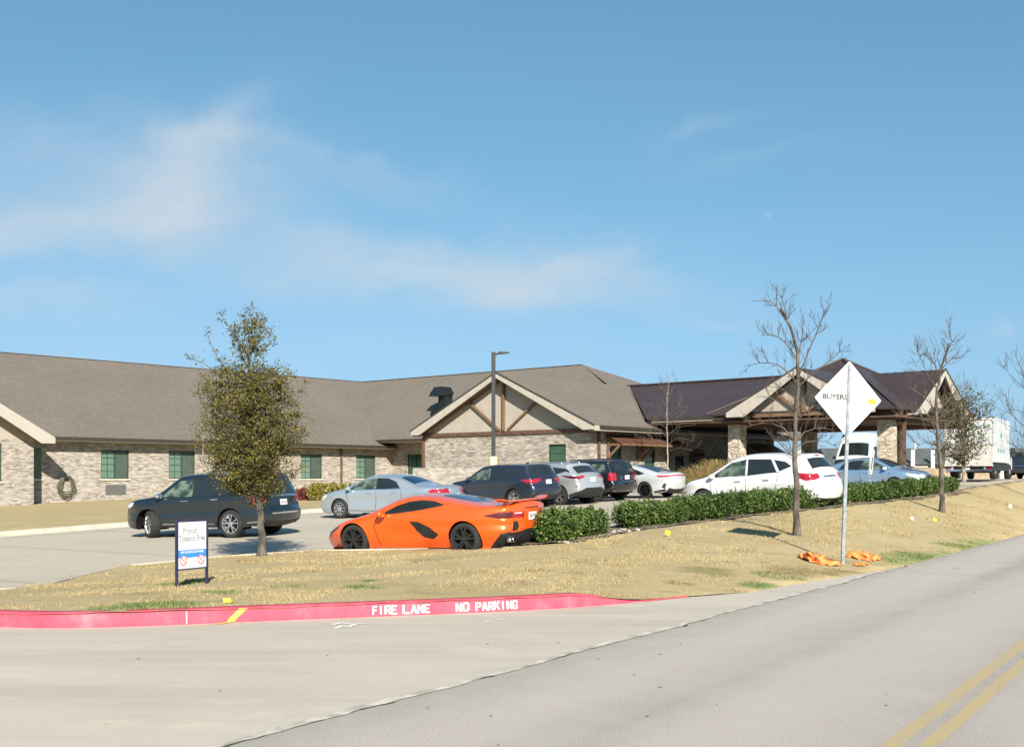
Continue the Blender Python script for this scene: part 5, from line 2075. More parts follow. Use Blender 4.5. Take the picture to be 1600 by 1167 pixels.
# ---- low orange sports car
sport = dict(H=1.235, w=.965, paint='paint_orange', sill=.13, arch=.375, wr=.335, wheels=(1.35, -1.37), belt=(.84, .95), tumble=.60, shoulder=.05, r=.13, cf=.34, cr=.19, flare=.035, Lf=1.2, Lr=.75, tw=.27, crease=.50, crown_top=.03,
    top=[(-2.05, .18), (-2.18, .28), (-2.27, .42), (-2.29, .60), (-2.31, .90), (-2.28, .985), (-2.05, .99), (-1.6, 1.005), (-1.1, 1.075), (-.6, 1.175), (-.15, 1.23), (.15, 1.225), (.45, 1.14), (1.1, .855), (1.35, .80), (1.75, .715), (2.05, .58), (2.24, .44), (2.32, .30), (2.30, .18), (2.2, .12)],
    rim=dict(n=5, wd=.035, split=.2, ratio=.74, mat='black_gap'), mirror=[(.52, .82)], tuck=.13, sculpt=True,
    side=[win([(.66, .865), (.30, 1.045), (.02, 1.125), (-.28, 1.15), (-.58, 1.12), (-.88, 1.035), (-.62, .985), (-.2, .925), (.3, .875)]),
          trim([(-.06, .72), (-.30, .70), (-.56, .585), (-.77, .44), (-.63, .345), (-.40, .385), (-.25, .49), (-.16, .61)], 'black_plastic'),
          {'name': 'air_scoop', 'id': 'as', 'mat': 'paint_orange', 'off': -.02, 'poly': [(-.01, .62)] * 3} if False else trim([(.93, .13), (.93, .17), (-.95, .17), (-.95, .13)], 'black_plastic'),
          {'name': 'taillight', 'id': 'tl', 'mat': 'dark_lens', 'poly': [(-2.30, .84), (-2.295, .72), (-2.12, .725), (-1.80, .79), (-2.1, .845)]},
          {'name': 'headlight', 'id': 'hl', 'mat': 'dark_lens' if False else 'car_glass', 'poly': [(2.20, .44), (2.12, .50), (1.72, .655), (1.78, .585), (2.1, .42)]},
          trim([(-2.45, .46), (-2.14, .44), (-1.98, .28), (-1.84, .135), (-1.84, .05), (-2.45, .05)], 'black_plastic')],
    strip=[{'name': 'window', 'mat': 'car_glass', 'poly': [((1.05, .875), -.95), ((1.05, .875), .95), ((.42, 1.155), .90), ((.42, 1.155), -.90)]},
           {'name': 'window', 'mat': 'car_glass_blue', 'poly': [((-.55, 1.185), -.66), ((-.48, 1.19), -.3), ((-.48, 1.19), .3), ((-.55, 1.185), .66), ((-1.45, 1.025), .62), ((-1.55, 1.01), .4), ((-1.55, 1.01), -.4), ((-1.45, 1.025), -.62)]},
           {'name': 'reversing_light', 'mirror': True, 'mat': 'clear_lens', 'poly': [((-2.30, .825), .93), ((-2.30, .825), .60), ((-2.30, .805), .60), ((-2.30, .805), .93)]},
           {'name': 'taillight', 'id': 'tl', 'mirror': True, 'mat': 'red_lens', 'poly': [((-2.30, .84), 1), ((-2.30, .845), .52), ((-2.30, .80), .48), ((-2.295, .725), .5), ((-2.295, .72), 1)]},
           {'name': 'body', 'mat': 'black_plastic', 'mirror': True, 'poly': [((-2.29, .66), .97), ((-2.29, .66), .80), ((-2.285, .55), .72), ((-2.28, .48), .78), ((-2.28, .46), .97)]},
           {'name': 'body', 'mat': 'black_gap', 'poly': [((-2.31, .905), -.44), ((-2.31, .905), .44), ((-2.31, .885), .44), ((-2.31, .885), -.44)]},
           {'name': 'diffuser', 'mat': 'black_plastic', 'poly': [((-2.05, .18), -1), ((-2.05, .18), 1), ((-2.27, .44), 1), ((-2.275, .46), .7), ((-2.28, .50), .3), ((-2.28, .50), -.3), ((-2.275, .46), -.7), ((-2.27, .44), -1)]}],
    seams=[[(.72, .84), (.80, .60), (.70, .22)]],
    plate=((-2.30, .74), 0.0), extras=[('exhaust', [(-2.31, .60, .30), (-2.31, .71, .30), (-2.31, -.60, .30), (-2.31, -.71, .30)])])

# ---- navy crossover
rav = dict(H=1.665, w=.93, paint='paint_navy', sill=.25, arch=.405, wr=.36, wheels=(1.34, -1.35), belt=(1.05, 1.14), tumble=.34, r=.10, cf=.26, cr=.12, flare=.03,
    top=[(-2.08, .36), (-2.22, .42), (-2.29, .55), (-2.29, .76), (-2.20, .86), (-2.21, 1.02), (-2.12, 1.16), (-1.94, 1.46), (-1.86, 1.60), (-1.9, 1.655), (-1.3, 1.695), (-.4, 1.71), (.15, 1.69), (.45, 1.62), (1.05, 1.16), (1.25, 1.09), (1.9, 1.00), (2.15, .90), (2.27, .70), (2.28, .42), (2.15, .25)],
    rim=dict(n=5, wd=.06, ratio=.66, mat='alloy'), mirror=[(.80, 1.08)], handles=[(.08, .98), (-.86, 1.0)],
    side=[trim(ring(1.34, .36, .405, .46, .25)), trim(ring(-1.35, .36, .405, .46, .25)), trim([(.88, .25), (.88, .36), (-.88, .36), (-.88, .25)]),
          win([(.90, 1.09), (.30, 1.54), (-.12, 1.585), (-.16, 1.10)], 'car_glass_clear'), win([(-.23, 1.105), (-.18, 1.59), (-.95, 1.57), (-1.12, 1.15)]), win([(-1.2, 1.16), (-1.05, 1.56), (-1.35, 1.53), (-1.72, 1.32)]),
          {'name': 'taillight', 'id': 'tl', 'mat': 'red_lens', 'poly': [(-2.21, .93), (-2.17, 1.08), (-1.95, 1.08), (-1.72, 1.07), (-1.95, .96)]},
          {'name': 'headlight', 'id': 'hl', 'mat': 'clear_lens', 'poly': [(2.2, .82), (2.1, .92), (1.75, .97), (1.85, .88), (2.1, .79)]},
          trim([(-2.26, .38), (-1.82, .3), (-1.8, .5), (-2.28, .60)])],
    strip=[{'name': 'window', 'mat': 'car_glass', 'poly': [((1.0, 1.2), -.93), ((1.0, 1.2), .93), ((.48, 1.6), .88), ((.48, 1.6), -.88)]},
           {'name': 'window', 'mat': 'car_glass', 'poly': [((-2.10, 1.19), -.82), ((-2.10, 1.19), .82), ((-1.90, 1.54), .84), ((-1.90, 1.54), -.84)]},
           {'name': 'taillight', 'id': 'tl', 'mirror': True, 'mat': 'red_lens', 'poly': [((-2.21, .93), 1), ((-2.17, 1.08), 1), ((-2.175, 1.07), .52), ((-2.19, 1.02), .56), ((-2.205, .95), .82)]},
           {'name': 'body', 'mat': 'black_plastic', 'poly': [((-2.08, .36), -1), ((-2.08, .36), 1), ((-2.28, .60), 1), ((-2.28, .52), .7), ((-2.28, .52), -.7), ((-2.28, .60), -1)]},
           {'name': 'grille', 'mat': 'black_plastic', 'poly': [((2.2, .86), -.6), ((2.2, .86), .6), ((2.28, .5), .7), ((2.28, .5), -.7)]}],
    seams=[[(.95, 1.05), (.9, .38), (-.14, .36), (-.18, 1.08)], [(-.14, .36), (-.85, .38), (-1.05, .75), (-1.12, 1.12)]],
    plate=((-2.21, .97), 0.0), extras=[('fin', (-1.35, 1.66))])

# ---- silver crossover with the floating roof
silver = dict(rav, H=1.655, w=.94, paint='paint_silver', tumble=.38, wheels=(1.40, -1.38), sill=.24, arch=.41, wr=.37, belt=(1.03, 1.16),
    top=[(-2.12, .34), (-2.25, .42), (-2.32, .56), (-2.33, .74), (-2.24, .86), (-2.25, 1.02), (-2.12, 1.17), (-1.78, 1.45), (-1.70, 1.58), (-1.74, 1.62), (-1.2, 1.665), (-.3, 1.69), (.3, 1.66), (.6, 1.57), (1.25, 1.12), (1.5, 1.06), (2.05, .96), (2.28, .82), (2.38, .62), (2.36, .36), (2.25, .24)],
    rim=dict(n=5, wd=.036, split=.2, ratio=.70, mat='alloy'), mirror=[(.95, 1.06)], handles=[(.2, .95), (-.78, .98)],
    side=[trim(ring(1.40, .37, .41, .45, .24)), trim(ring(-1.38, .37, .41, .45, .24)), trim([(.93, .24), (.93, .33), (-.92, .33), (-.92, .24)]),
          win([(1.08, 1.07), (.42, 1.50), (-.06, 1.565), (-.1, 1.08)], 'car_glass'), win([(-.17, 1.085), (-.12, 1.565), (-.85, 1.55), (-1.15, 1.20)]), win([(-1.22, 1.21), (-.95, 1.54), (-1.35, 1.48), (-1.66, 1.33)]),
          trim([(-1.66, 1.33), (-1.35, 1.48), (-1.62, 1.46), (-1.78, 1.38), (-1.9, 1.27)], 'car_glass'),
          {'name': 'taillight', 'id': 'tl', 'mat': 'dark_lens', 'poly': [(-2.25, .98), (-2.18, 1.11), (-1.9, 1.14), (-1.48, 1.17), (-1.62, 1.11), (-1.95, 1.03)]},
          {'name': 'headlight', 'id': 'hl', 'mat': 'clear_lens', 'poly': [(2.3, .78), (2.18, .88), (1.8, .93), (1.9, .86), (2.2, .75)]},
          {'name': 'reflector', 'id': 'rf', 'mat': 'red_lens', 'poly': [(-2.31, .70), (-2.10, .70), (-2.12, .725), (-2.315, .725)]},
          trim([(-2.26, .36), (-1.86, .28), (-1.85, .40), (-2.31, .56)])],
    strip=[{'name': 'window', 'mat': 'car_glass', 'poly': [((1.2, 1.16), -.93), ((1.2, 1.16), .93), ((.62, 1.56), .88), ((.62, 1.56), -.88)]},
           {'name': 'window', 'mat': 'car_glass', 'poly': [((-2.08, 1.20), -.84), ((-2.08, 1.20), .84), ((-1.76, 1.50), .82), ((-1.76, 1.50), -.82)]},
           {'name': 'taillight', 'id': 'tl', 'mirror': True, 'mat': 'red_lens', 'poly': [((-2.25, .98), 1), ((-2.18, 1.11), 1), ((-2.18, 1.11), .60), ((-2.23, 1.05), .55)]},
           {'name': 'body', 'mat': 'black_plastic', 'poly': [((-2.12, .34), -1), ((-2.12, .34), 1), ((-2.31, .56), 1), ((-2.33, .66), .7), ((-2.33, .66), -.7), ((-2.31, .56), -1)]}],
    seams=[[(1.1, 1.03), (1.0, .35), (-.1, .34), (-.13, 1.06)], [(-.1, .34), (-.9, .36), (-1.1, .75), (-1.18, 1.18)]],
    plate=((-2.245, .96), 0.0), extras=[('rails', (-1.3, .4, .56, 1.645)), ('fin', (-1.2, 1.65))], rail_mat='alloy')

# ---- black boxy SUV
jeep = dict(rav, H=1.715, w=.93, paint='paint_black', tumble=.24, belt=(1.10, 1.17), wheels=(1.42, -1.40), sill=.30, arch=.43, wr=.38, r=.09, cr=.08,
    top=[(-2.15, .42), (-2.28, .46), (-2.33, .58), (-2.34, .76), (-2.26, .82), (-2.27, 1.06), (-2.22, 1.20), (-2.05, 1.58), (-2.02, 1.68), (-2.08, 1.71), (-1.4, 1.745), (-.4, 1.76), (.15, 1.74), (.42, 1.67), (.92, 1.22), (1.1, 1.15), (1.95, 1.08), (2.28, 1.02), (2.36, .85), (2.38, .5), (2.25, .32)],
    rim=dict(n=5, wd=.06, ratio=.64, mat='alloy'), mirror=[(.75, 1.12)], handles=[(.02, 1.02), (-.9, 1.03)],
    side=[trim(ring(1.42, .38, .43, .48, .3)), trim(ring(-1.40, .38, .43, .48, .3)),
          win([(.80, 1.13), (.30, 1.58), (-.18, 1.62), (-.2, 1.14)]), win([(-.27, 1.145), (-.25, 1.62), (-1.0, 1.62), (-1.12, 1.17)]), win([(-1.28, 1.2), (-1.2, 1.6), (-1.85, 1.57), (-1.98, 1.24)], 'car_glass_clear'),
          {'name': 'taillight', 'id': 'tl', 'mat': 'red_lens', 'poly': [(-2.26, .84), (-2.26, 1.17), (-2.12, 1.17), (-2.08, .88)]},
          {'name': 'headlight', 'id': 'hl', 'mat': 'clear_lens', 'poly': [(2.33, .88), (2.25, 1.0), (2.05, 1.02), (2.08, .88)]},
          trim([(-2.3, .44), (-1.9, .34), (-1.9, .5), (-2.33, .62)])],
    strip=[{'name': 'window', 'mat': 'car_glass', 'poly': [((.88, 1.25), -.92), ((.88, 1.25), .92), ((.44, 1.64), .88), ((.44, 1.64), -.88)]},
           {'name': 'window', 'mat': 'car_glass', 'poly': [((-2.21, 1.22), -.84), ((-2.21, 1.22), .84), ((-2.07, 1.56), .84), ((-2.07, 1.56), -.84)]},
           {'name': 'taillight', 'id': 'tl', 'mirror': True, 'mat': 'red_lens', 'poly': [((-2.26, .84), 1), ((-2.26, 1.17), 1), ((-2.25, 1.17), .80), ((-2.26, .86), .80)]},
           {'name': 'trim_strip', 'mat': 'chrome', 'poly': [((-2.34, .755), -.8), ((-2.34, .755), .8), ((-2.335, .775), .8), ((-2.335, .775), -.8)]}],
    seams=[[(.86, 1.1), (.86, .42), (-.2, .4), (-.23, 1.12)], [(-.2, .4), (-.9, .42), (-1.12, .8), (-1.2, 1.16)]],
    plate=((-2.26, .97), -.05), extras=[('rails', (-1.85, .1, .56, 1.70))])

# ---- pale grey fastback
k5 = dict(lucerne, H=1.44, w=.93, paint='paint_palegrey', belt=(.90, .98), wheels=(1.45, -1.40), sill=.19, arch=.385, wr=.35, tumble=.46, cr=.16,
    top=[(-2.28, .26), (-2.38, .36), (-2.42, .52), (-2.43, .72), (-2.38, .88), (-2.36, 1.0), (-2.28, 1.04), (-1.85, 1.10), (-1.2, 1.30), (-.6, 1.42), (0.0, 1.445), (.45, 1.38), (1.2, 1.0), (1.45, .93), (2.1, .80), (2.38, .66), (2.46, .45), (2.4, .22)],
    rim=dict(n=5, wd=.04, split=.22, ratio=.73, mat='alloy_dark'), mirror=[(.95, .93)], handles=[(.1, .82), (-.85, .86)],
    side=[win([(1.06, .96), (.42, 1.30), (0.0, 1.345), (-.04, .98)]), win([(-.10, .98), (-.06, 1.35), (-.55, 1.33), (-.95, 1.22), (-1.38, 1.06), (-1.1, 1.0)]),
          {'name': 'taillight', 'id': 'tl', 'mat': 'red_lens', 'poly': [(-2.38, .88), (-2.35, .975), (-2.1, .97), (-1.95, .95), (-2.1, .89)]},
          {'name': 'headlight', 'id': 'hl', 'mat': 'clear_lens', 'poly': [(2.4, .56), (2.32, .68), (1.98, .74), (2.05, .66), (2.28, .54)]},
          trim([(-2.40, .62), (-2.34, .40), (-2.2, .46), (-2.30, .64)]), trim([(-2.3, .28), (-1.85, .22), (-1.84, .30), (-2.36, .40)])],
    strip=[{'name': 'window', 'mat': 'car_glass', 'poly': [((1.14, 1.03), -.94), ((1.14, 1.03), .94), ((.5, 1.36), .88), ((.5, 1.36), -.88)]},
           {'name': 'window', 'mat': 'car_glass_blue', 'poly': [((-1.90, 1.09), -.90), ((-1.90, 1.09), .90), ((-.7, 1.40), .84), ((-.7, 1.40), -.84)]},
           {'name': 'taillight', 'id': 'bar', 'mat': 'red_lens', 'poly': [((-2.375, .90), -1), ((-2.375, .90), 1), ((-2.355, .97), 1), ((-2.36, .945), .7), ((-2.36, .945), -.7), ((-2.355, .97), -1)]},
           {'name': 'body', 'mat': 'black_plastic', 'poly': [((-2.28, .26), -1), ((-2.28, .26), 1), ((-2.40, .44), .9), ((-2.40, .40), .5), ((-2.40, .40), -.5), ((-2.40, .44), -.9)]}],
    seams=[[(1.1, .9), (1.05, .28), (-.04, .26), (-.08, .95)], [(-.04, .26), (-.9, .28), (-1.06, .62), (-1.0, .98)]],
    plate=((-2.43, .68), 0.0))

# ---- white crossover behind the hedge
murano = dict(silver, H=1.80, w=.94, paint='paint_white', belt=(1.06, 1.20), wheels=(1.42, -1.40), wr=.375, arch=.42, crease=.92, tumble=.40, cf=.30,
    top=[(-2.14, .36), (-2.28, .44), (-2.34, .60), (-2.34, .80), (-2.26, .92), (-2.26, 1.08), (-2.14, 1.24), (-1.86, 1.52), (-1.80, 1.61), (-1.86, 1.635), (-1.3, 1.68), (-.4, 1.705), (.2, 1.67), (.55, 1.56), (1.30, 1.14), (1.55, 1.08), (2.05, .98), (2.30, .82), (2.40, .62), (2.40, .38), (2.28, .26)],
    rim=dict(n=5, wd=.045, split=.18, ratio=.68, mat='alloy'), mirror=[(1.02, 1.08)], handles=[(.18, .98), (-.80, 1.02)], handle_mat='chrome',
    side=[win([(1.18, 1.10), (.50, 1.49), (.0, 1.575), (-.06, 1.13)], 'car_glass_clear'), win([(-.13, 1.135), (-.06, 1.58), (-.85, 1.565), (-1.12, 1.22)]), win([(-1.2, 1.24), (-.95, 1.55), (-1.35, 1.49), (-1.58, 1.37)]),
          {'name': 'taillight', 'id': 'tl', 'mat': 'red_lens', 'poly': [(-2.25, 1.0), (-2.20, 1.16), (-1.95, 1.19), (-1.62, 1.22), (-1.82, 1.08), (-2.05, .98)]},
          {'name': 'headlight', 'id': 'hl', 'mat': 'clear_lens', 'poly': [(2.3, .80), (2.2, .90), (1.85, .98), (1.95, .88), (2.2, .76)]},
          {'name': 'trim_strip', 'id': 'ts', 'mat': 'chrome', 'poly': [(1.26, 1.075), (1.20, 1.095), (-1.2, 1.235), (-1.2, 1.215)]},
          trim([(-2.28, .40), (-1.90, .30), (-1.88, .38), (-2.32, .50)])],
    strip=[{'name': 'window', 'mat': 'car_glass', 'poly': [((1.25, 1.18), -.93), ((1.25, 1.18), .93), ((.60, 1.545), .88), ((.60, 1.545), -.88)]},
           {'name': 'window', 'mat': 'car_glass', 'poly': [((-2.10, 1.27), -.86), ((-2.10, 1.27), .86), ((-1.86, 1.53), .80), ((-1.86, 1.53), -.80)]},
           {'name': 'taillight', 'id': 'tl', 'mirror': True, 'mat': 'red_lens', 'poly': [((-2.25, 1.0), 1), ((-2.20, 1.16), 1), ((-2.20, 1.155), .72), ((-2.24, 1.04), .70)]},
           {'name': 'trim_strip', 'mat': 'chrome', 'poly': [((-2.27, 1.05), -.5), ((-2.27, 1.05), .5), ((-2.265, 1.09), .5), ((-2.265, 1.09), -.5)]},
           {'name': 'brake_light', 'mat': 'red_lens', 'poly': [((-1.83, 1.625), -.22), ((-1.83, 1.625), .22), ((-1.88, 1.63), .22), ((-1.88, 1.63), -.22)]},
           {'name': 'body', 'mat': 'black_plastic', 'poly': [((-2.14, .36), -1), ((-2.14, .36), 1), ((-2.32, .50), 1), ((-2.32, .48), -1)]}],
    seams=[[(1.18, 1.06), (1.05, .38), (-.08, .36), (-.10, 1.12)], [(-.08, .36), (-.9, .38), (-1.12, .8), (-1.2, 1.2)]],
    plate=((-2.265, .97), 0.0), extras=[('fin', (-1.4, 1.79))])
del murano['rail_mat']

# ---- light blue saloon facing right
bluecar = dict(lucerne, H=1.475, w=.915, paint='paint_skyblue', mirror_mat='paint_palegrey', wheels=(1.40, -1.38), belt=(.93, .99), rim=dict(n=7, wd=.04, ratio=.68, mat='alloy'), plate=None,
    top=[(-2.30, .26), (-2.40, .38), (-2.44, .55), (-2.43, .76), (-2.36, .98), (-2.2, 1.05), (-1.8, 1.08), (-1.5, 1.13), (-.85, 1.38), (-.4, 1.455), (.1, 1.47), (.5, 1.42), (1.25, 1.04), (1.45, .97), (2.05, .86), (2.28, .75), (2.41, .58), (2.42, .36), (2.30, .20)],
    strip=lucerne['strip'][:2] + [{'name': 'grille', 'mat': 'black_plastic', 'poly': [((2.36, .68), -.45), ((2.36, .68), .45), ((2.42, .46), .38), ((2.42, .46), -.38)]},
           {'name': 'headlight', 'id': 'hl', 'mirror': True, 'mat': 'clear_lens', 'poly': [((2.40, .62), 1), ((2.27, .76), 1), ((2.28, .75), .62), ((2.38, .65), .55)]}],
    side=lucerne['side'][:4] + [{'name': 'headlight', 'id': 'hl', 'mat': 'clear_lens', 'poly': [(2.40, .62), (2.27, .76), (1.85, .83), (1.92, .74), (2.25, .60)]}])

# ---- tall white shuttle van facing the viewer
van = dict(H=2.80, w=1.03, cat='van', paint='paint_van', sill=.32, arch=.44, wr=.37, wheels=(2.05, -1.6), belt=(1.30, 1.30), tumble=.10, shoulder=.02, r=.12, cf=.22, cr=.04, Lf=1.2, flare=.01, crown_end=.10, crown_top=.05,
    top=[(-3.0, .4), (-3.05, .6), (-3.05, 2.4), (-2.9, 2.72), (-2.0, 2.78), (.9, 2.78), (1.25, 2.68), (1.60, 2.20), (2.25, 1.42), (2.42, 1.30), (2.85, 1.12), (2.98, .95), (3.0, .5), (2.9, .34)],
    rim=dict(n=8, wd=.05, ratio=.62, mat='alloy'), mirror=[(1.95, 1.36)], mirror_mat='black_plastic', handles=[(.75, 1.1)], handle_mat='black_plastic',
    side=[win([(2.05, 1.36), (1.55, 1.98), (.75, 2.0), (.75, 1.30), (1.5, 1.28)]), win([(.5, 1.35), (.5, 2.0), (-.8, 2.0), (-.8, 1.35)]), win([(-.95, 1.35), (-.95, 2.0), (-2.3, 2.0), (-2.3, 1.35)]),
          {'name': 'headlight', 'id': 'hl', 'mat': 'clear_lens', 'poly': [(2.9, .82), (2.9, 1.0), (2.55, 1.12), (2.6, .9)]}],
    strip=[{'name': 'window', 'mat': 'car_glass', 'poly': [((2.24, 1.44), -.95), ((2.24, 1.44), .95), ((1.62, 2.16), .90), ((1.62, 2.16), -.90)]},
           {'name': 'grille', 'mat': 'black_plastic', 'poly': [((2.97, .98), -.55), ((2.97, .98), .55), ((3.0, .72), .5), ((3.0, .72), -.5)]}],
    seams=[[(.65, 2.05), (.65, .45), (1.55, .45)], [(-.9, 2.2), (-.9, .4)]])

Car(explorer).build().emit('sport_utility_car', 'dark blue-green three-row SUV with its front wheels turned, passing behind the leafy oak', (-8.60, 33.9), (-.91, .41), group=None)
Car(lucerne).build().emit('saloon_car', 'pale silver-blue saloon parked behind the orange sports car', (-4.16, 40.8), (-.88, .47), 'cars parked in the row facing the building')
sp_c = Car(sport).build()
sp_root = sp_c.emit('sports_car', 'low bright orange sports car with black wheels and a high rear wing', (-1.65, 24.85), (-.875, .485), group=None)
# rear wing of the sports car
m = MB()
N_ = 26
prof = [(-.13, .004), (-.10, .028), (0, .034), (.12, .018), (.14, .0), (0, .012), (-.10, -.002)]
rings = []
for k in range(N_ + 1):
    v = -1 + 2 * k / N_
    y = .90 * v
    lift = 1.040 + .035 * sstep(.78, 1.0, abs(v)) - .008 * (1 - abs(v))
    xo = -2.22 + .05 * abs(v) ** 2
    rings.append([(xo - u_ * -1.0 if False else xo + u_, y, float(lift) + w_ + (-.10 * 0)) for u_, w_ in prof])
vs = [p for r_ in rings for p in r_]
n_ = len(prof)
fs = [(k * n_ + i, k * n_ + (i + 1) % n_, (k + 1) * n_ + (i + 1) % n_, (k + 1) * n_ + i) for k in range(N_) for i in range(n_)] + [tuple(range(n_)), tuple(N_ * n_ + i for i in range(n_ - 1, -1, -1))]
m.add(vs, fs)
for sg in (1, -1):
    m.box((-2.28, sg * .30, .96), (-2.14, sg * .33, 1.05)); m.box((-2.24, sg * .66, .93), (-2.12, sg * .68, 1.05))
m.build('rear_wing', 'paint_orange', sp_root, False)

R0 = np.array([-.25, 45.4])
row = 'cars parked in the row facing the building'
Car(rav).build().emit('crossover_car', 'navy crossover with black wheel arch cladding, nearest car of the row to the lamp post', tuple(R0 + np.array([-.10, .1])), nE1, row)
Car(silver).build().emit('crossover_car', 'silver crossover with roof rails between the navy crossover and the black SUV', tuple(R0 + np.array([1.65, 2.1])), nE1, row)
Car(jeep).build().emit('sport_utility_car', 'black boxy SUV with upright red tail lights beside the silver crossover', tuple(R0 + np.array([3.15, 4.3])), nE1, row)
Car(k5).build().emit('fastback_car', 'pale grey fastback with a red light bar across its tail, last in the parked row', tuple(R0 + np.array([5.45, 6.6])), nE1, row)
Car(murano).build().emit('crossover_car', 'white crossover parked behind the long hedge and the bare tree', (7.50, 35.7), (-.72, .694), group=None)
Car(bluecar).build().emit('saloon_car', 'light blue saloon facing right, parked beyond the hedge and small white sign', (14.6, 48.2), (.756, -.654), group=None)
vn = Car(van).build()
vroot = vn.emit('shuttle_van', 'tall white shuttle van with a dark windscreen standing under the entrance canopy', (19.9, 67.0), (-.50, -.866), group=None)
# round blue emblem on the van side
m = MB()
for r0, r1 in ((.0, .0),):
    pass
cx_, cz_ = .15, 1.15
ysd = float(vn.Y(cx_, cz_)[0]) + .012
for k in range(36):
    t0, t1 = 2 * math.pi * k / 36, 2 * math.pi * (k + 1) / 36
    for ra, rb in ((.50, .62), (.18, .40)):
        m.quad(*[(cx_ + r_ * math.cos(t), ysd, cz_ + .55 + r_ * math.sin(t)) for r_, t in ((ra, t0), (rb, t0), (rb, t1), (ra, t1))])
pmat('logo_blue', (.02, .07, .30), 0.5)
m.build('logo', 'logo_blue', vroot)
# ------------------------------------------------------------------ plants
pmat('bark', (.045, .038, .03), 0.95, col2=(.125, .105, .084), nscale=9, stretch=(1, 1, .35), detail=8, bump=1.0, bscale=30, lo=.4, hi=.6)
pmat('bark_pale', (.17, .14, .105), 0.95, col2=(.34, .29, .23), nscale=12, stretch=(1, 1, .3), detail=8, bump=.8, bscale=30, lo=.4, hi=.6)
pmat('twig', (.055, .044, .034), 0.95, col2=(.12, .095, .075), nscale=5)
pmat('oak_leaf', (.068, .062, .011), 0.6, col2=(.17, .138, .024), nscale=9, detail=3, lo=.38, hi=.66, spec=.3)
pmat('oak_leaf_dull', (.05, .05, .014), 0.7, col2=(.11, .10, .03), nscale=9, detail=3, lo=.38, hi=.66, spec=.3)
pmat('box_leaf', (.022, .055, .009), 0.55, col2=(.09, .145, .026), nscale=14, detail=3, lo=.38, hi=.66, spec=.4)
pmat('box_leaf_tan', (.12, .15, .03), 0.6, col2=(.24, .24, .06), nscale=14)
pmat('bush_yellow', (.09, .10, .015), 0.6, col2=(.30, .24, .04), nscale=9, lo=.4, hi=.62)
pmat('bush_red', (.10, .02, .02), 0.6, col2=(.20, .04, .03), nscale=9)
pmat('tall_grass', (.26, .18, .07), 0.8, col2=(.50, .37, .17), nscale=6)
pmat('tall_grass_green', (.10, .13, .03), 0.8, col2=(.28, .25, .08), nscale=6)


def leaf_mesh(name, centers, size, mat, parent, up_bias=.35, aspect=.55, seed=1, mats2=None, frac2=0.0):
    """many small folded leaf faces around the given centres, one mesh"""
    r = np.random.default_rng(seed)
    n = len(centers)
    c = np.asarray(centers, float)
    nrm = r.normal(size=(n, 3))
    nrm[:, 2] += up_bias * 2
    nrm /= np.linalg.norm(nrm, axis=1)[:, None]
    t = np.cross(nrm, r.normal(size=(n, 3)))
    t /= np.linalg.norm(t, axis=1)[:, None]
    b = np.cross(nrm, t)
    sz = size * r.uniform(.6, 1.35, n)
    L, Wd = (t * sz[:, None]), (b * (sz * aspect)[:, None])
    fold = nrm * (sz * .18)[:, None]
    V = np.empty((n * 4, 3))
    V[0::4] = c - L
    V[1::4] = c + Wd + fold
    V[2::4] = c + L
    V[3::4] = c - Wd + fold
    me = bpy.data.meshes.new(name)
    me.vertices.add(n * 4)
    me.vertices.foreach_set('co', V.ravel())
    me.loops.add(n * 4)
    me.loops.foreach_set('vertex_index', np.arange(n * 4))
    me.polygons.add(n)
    me.polygons.foreach_set('loop_start', np.arange(n) * 4)
    me.polygons.foreach_set('loop_total', np.full(n, 4))
    me.materials.append(MATS[mat])
    if mats2:
        me.materials.append(MATS[mats2])
        me.polygons.foreach_set('material_index', (r.random(n) < frac2).astype(int))
    me.update(calc_edges=True)
    me.validate()
    o = bpy.data.objects.new(name, me)
    COL.objects.link(o)
    o.parent = parent
    return o


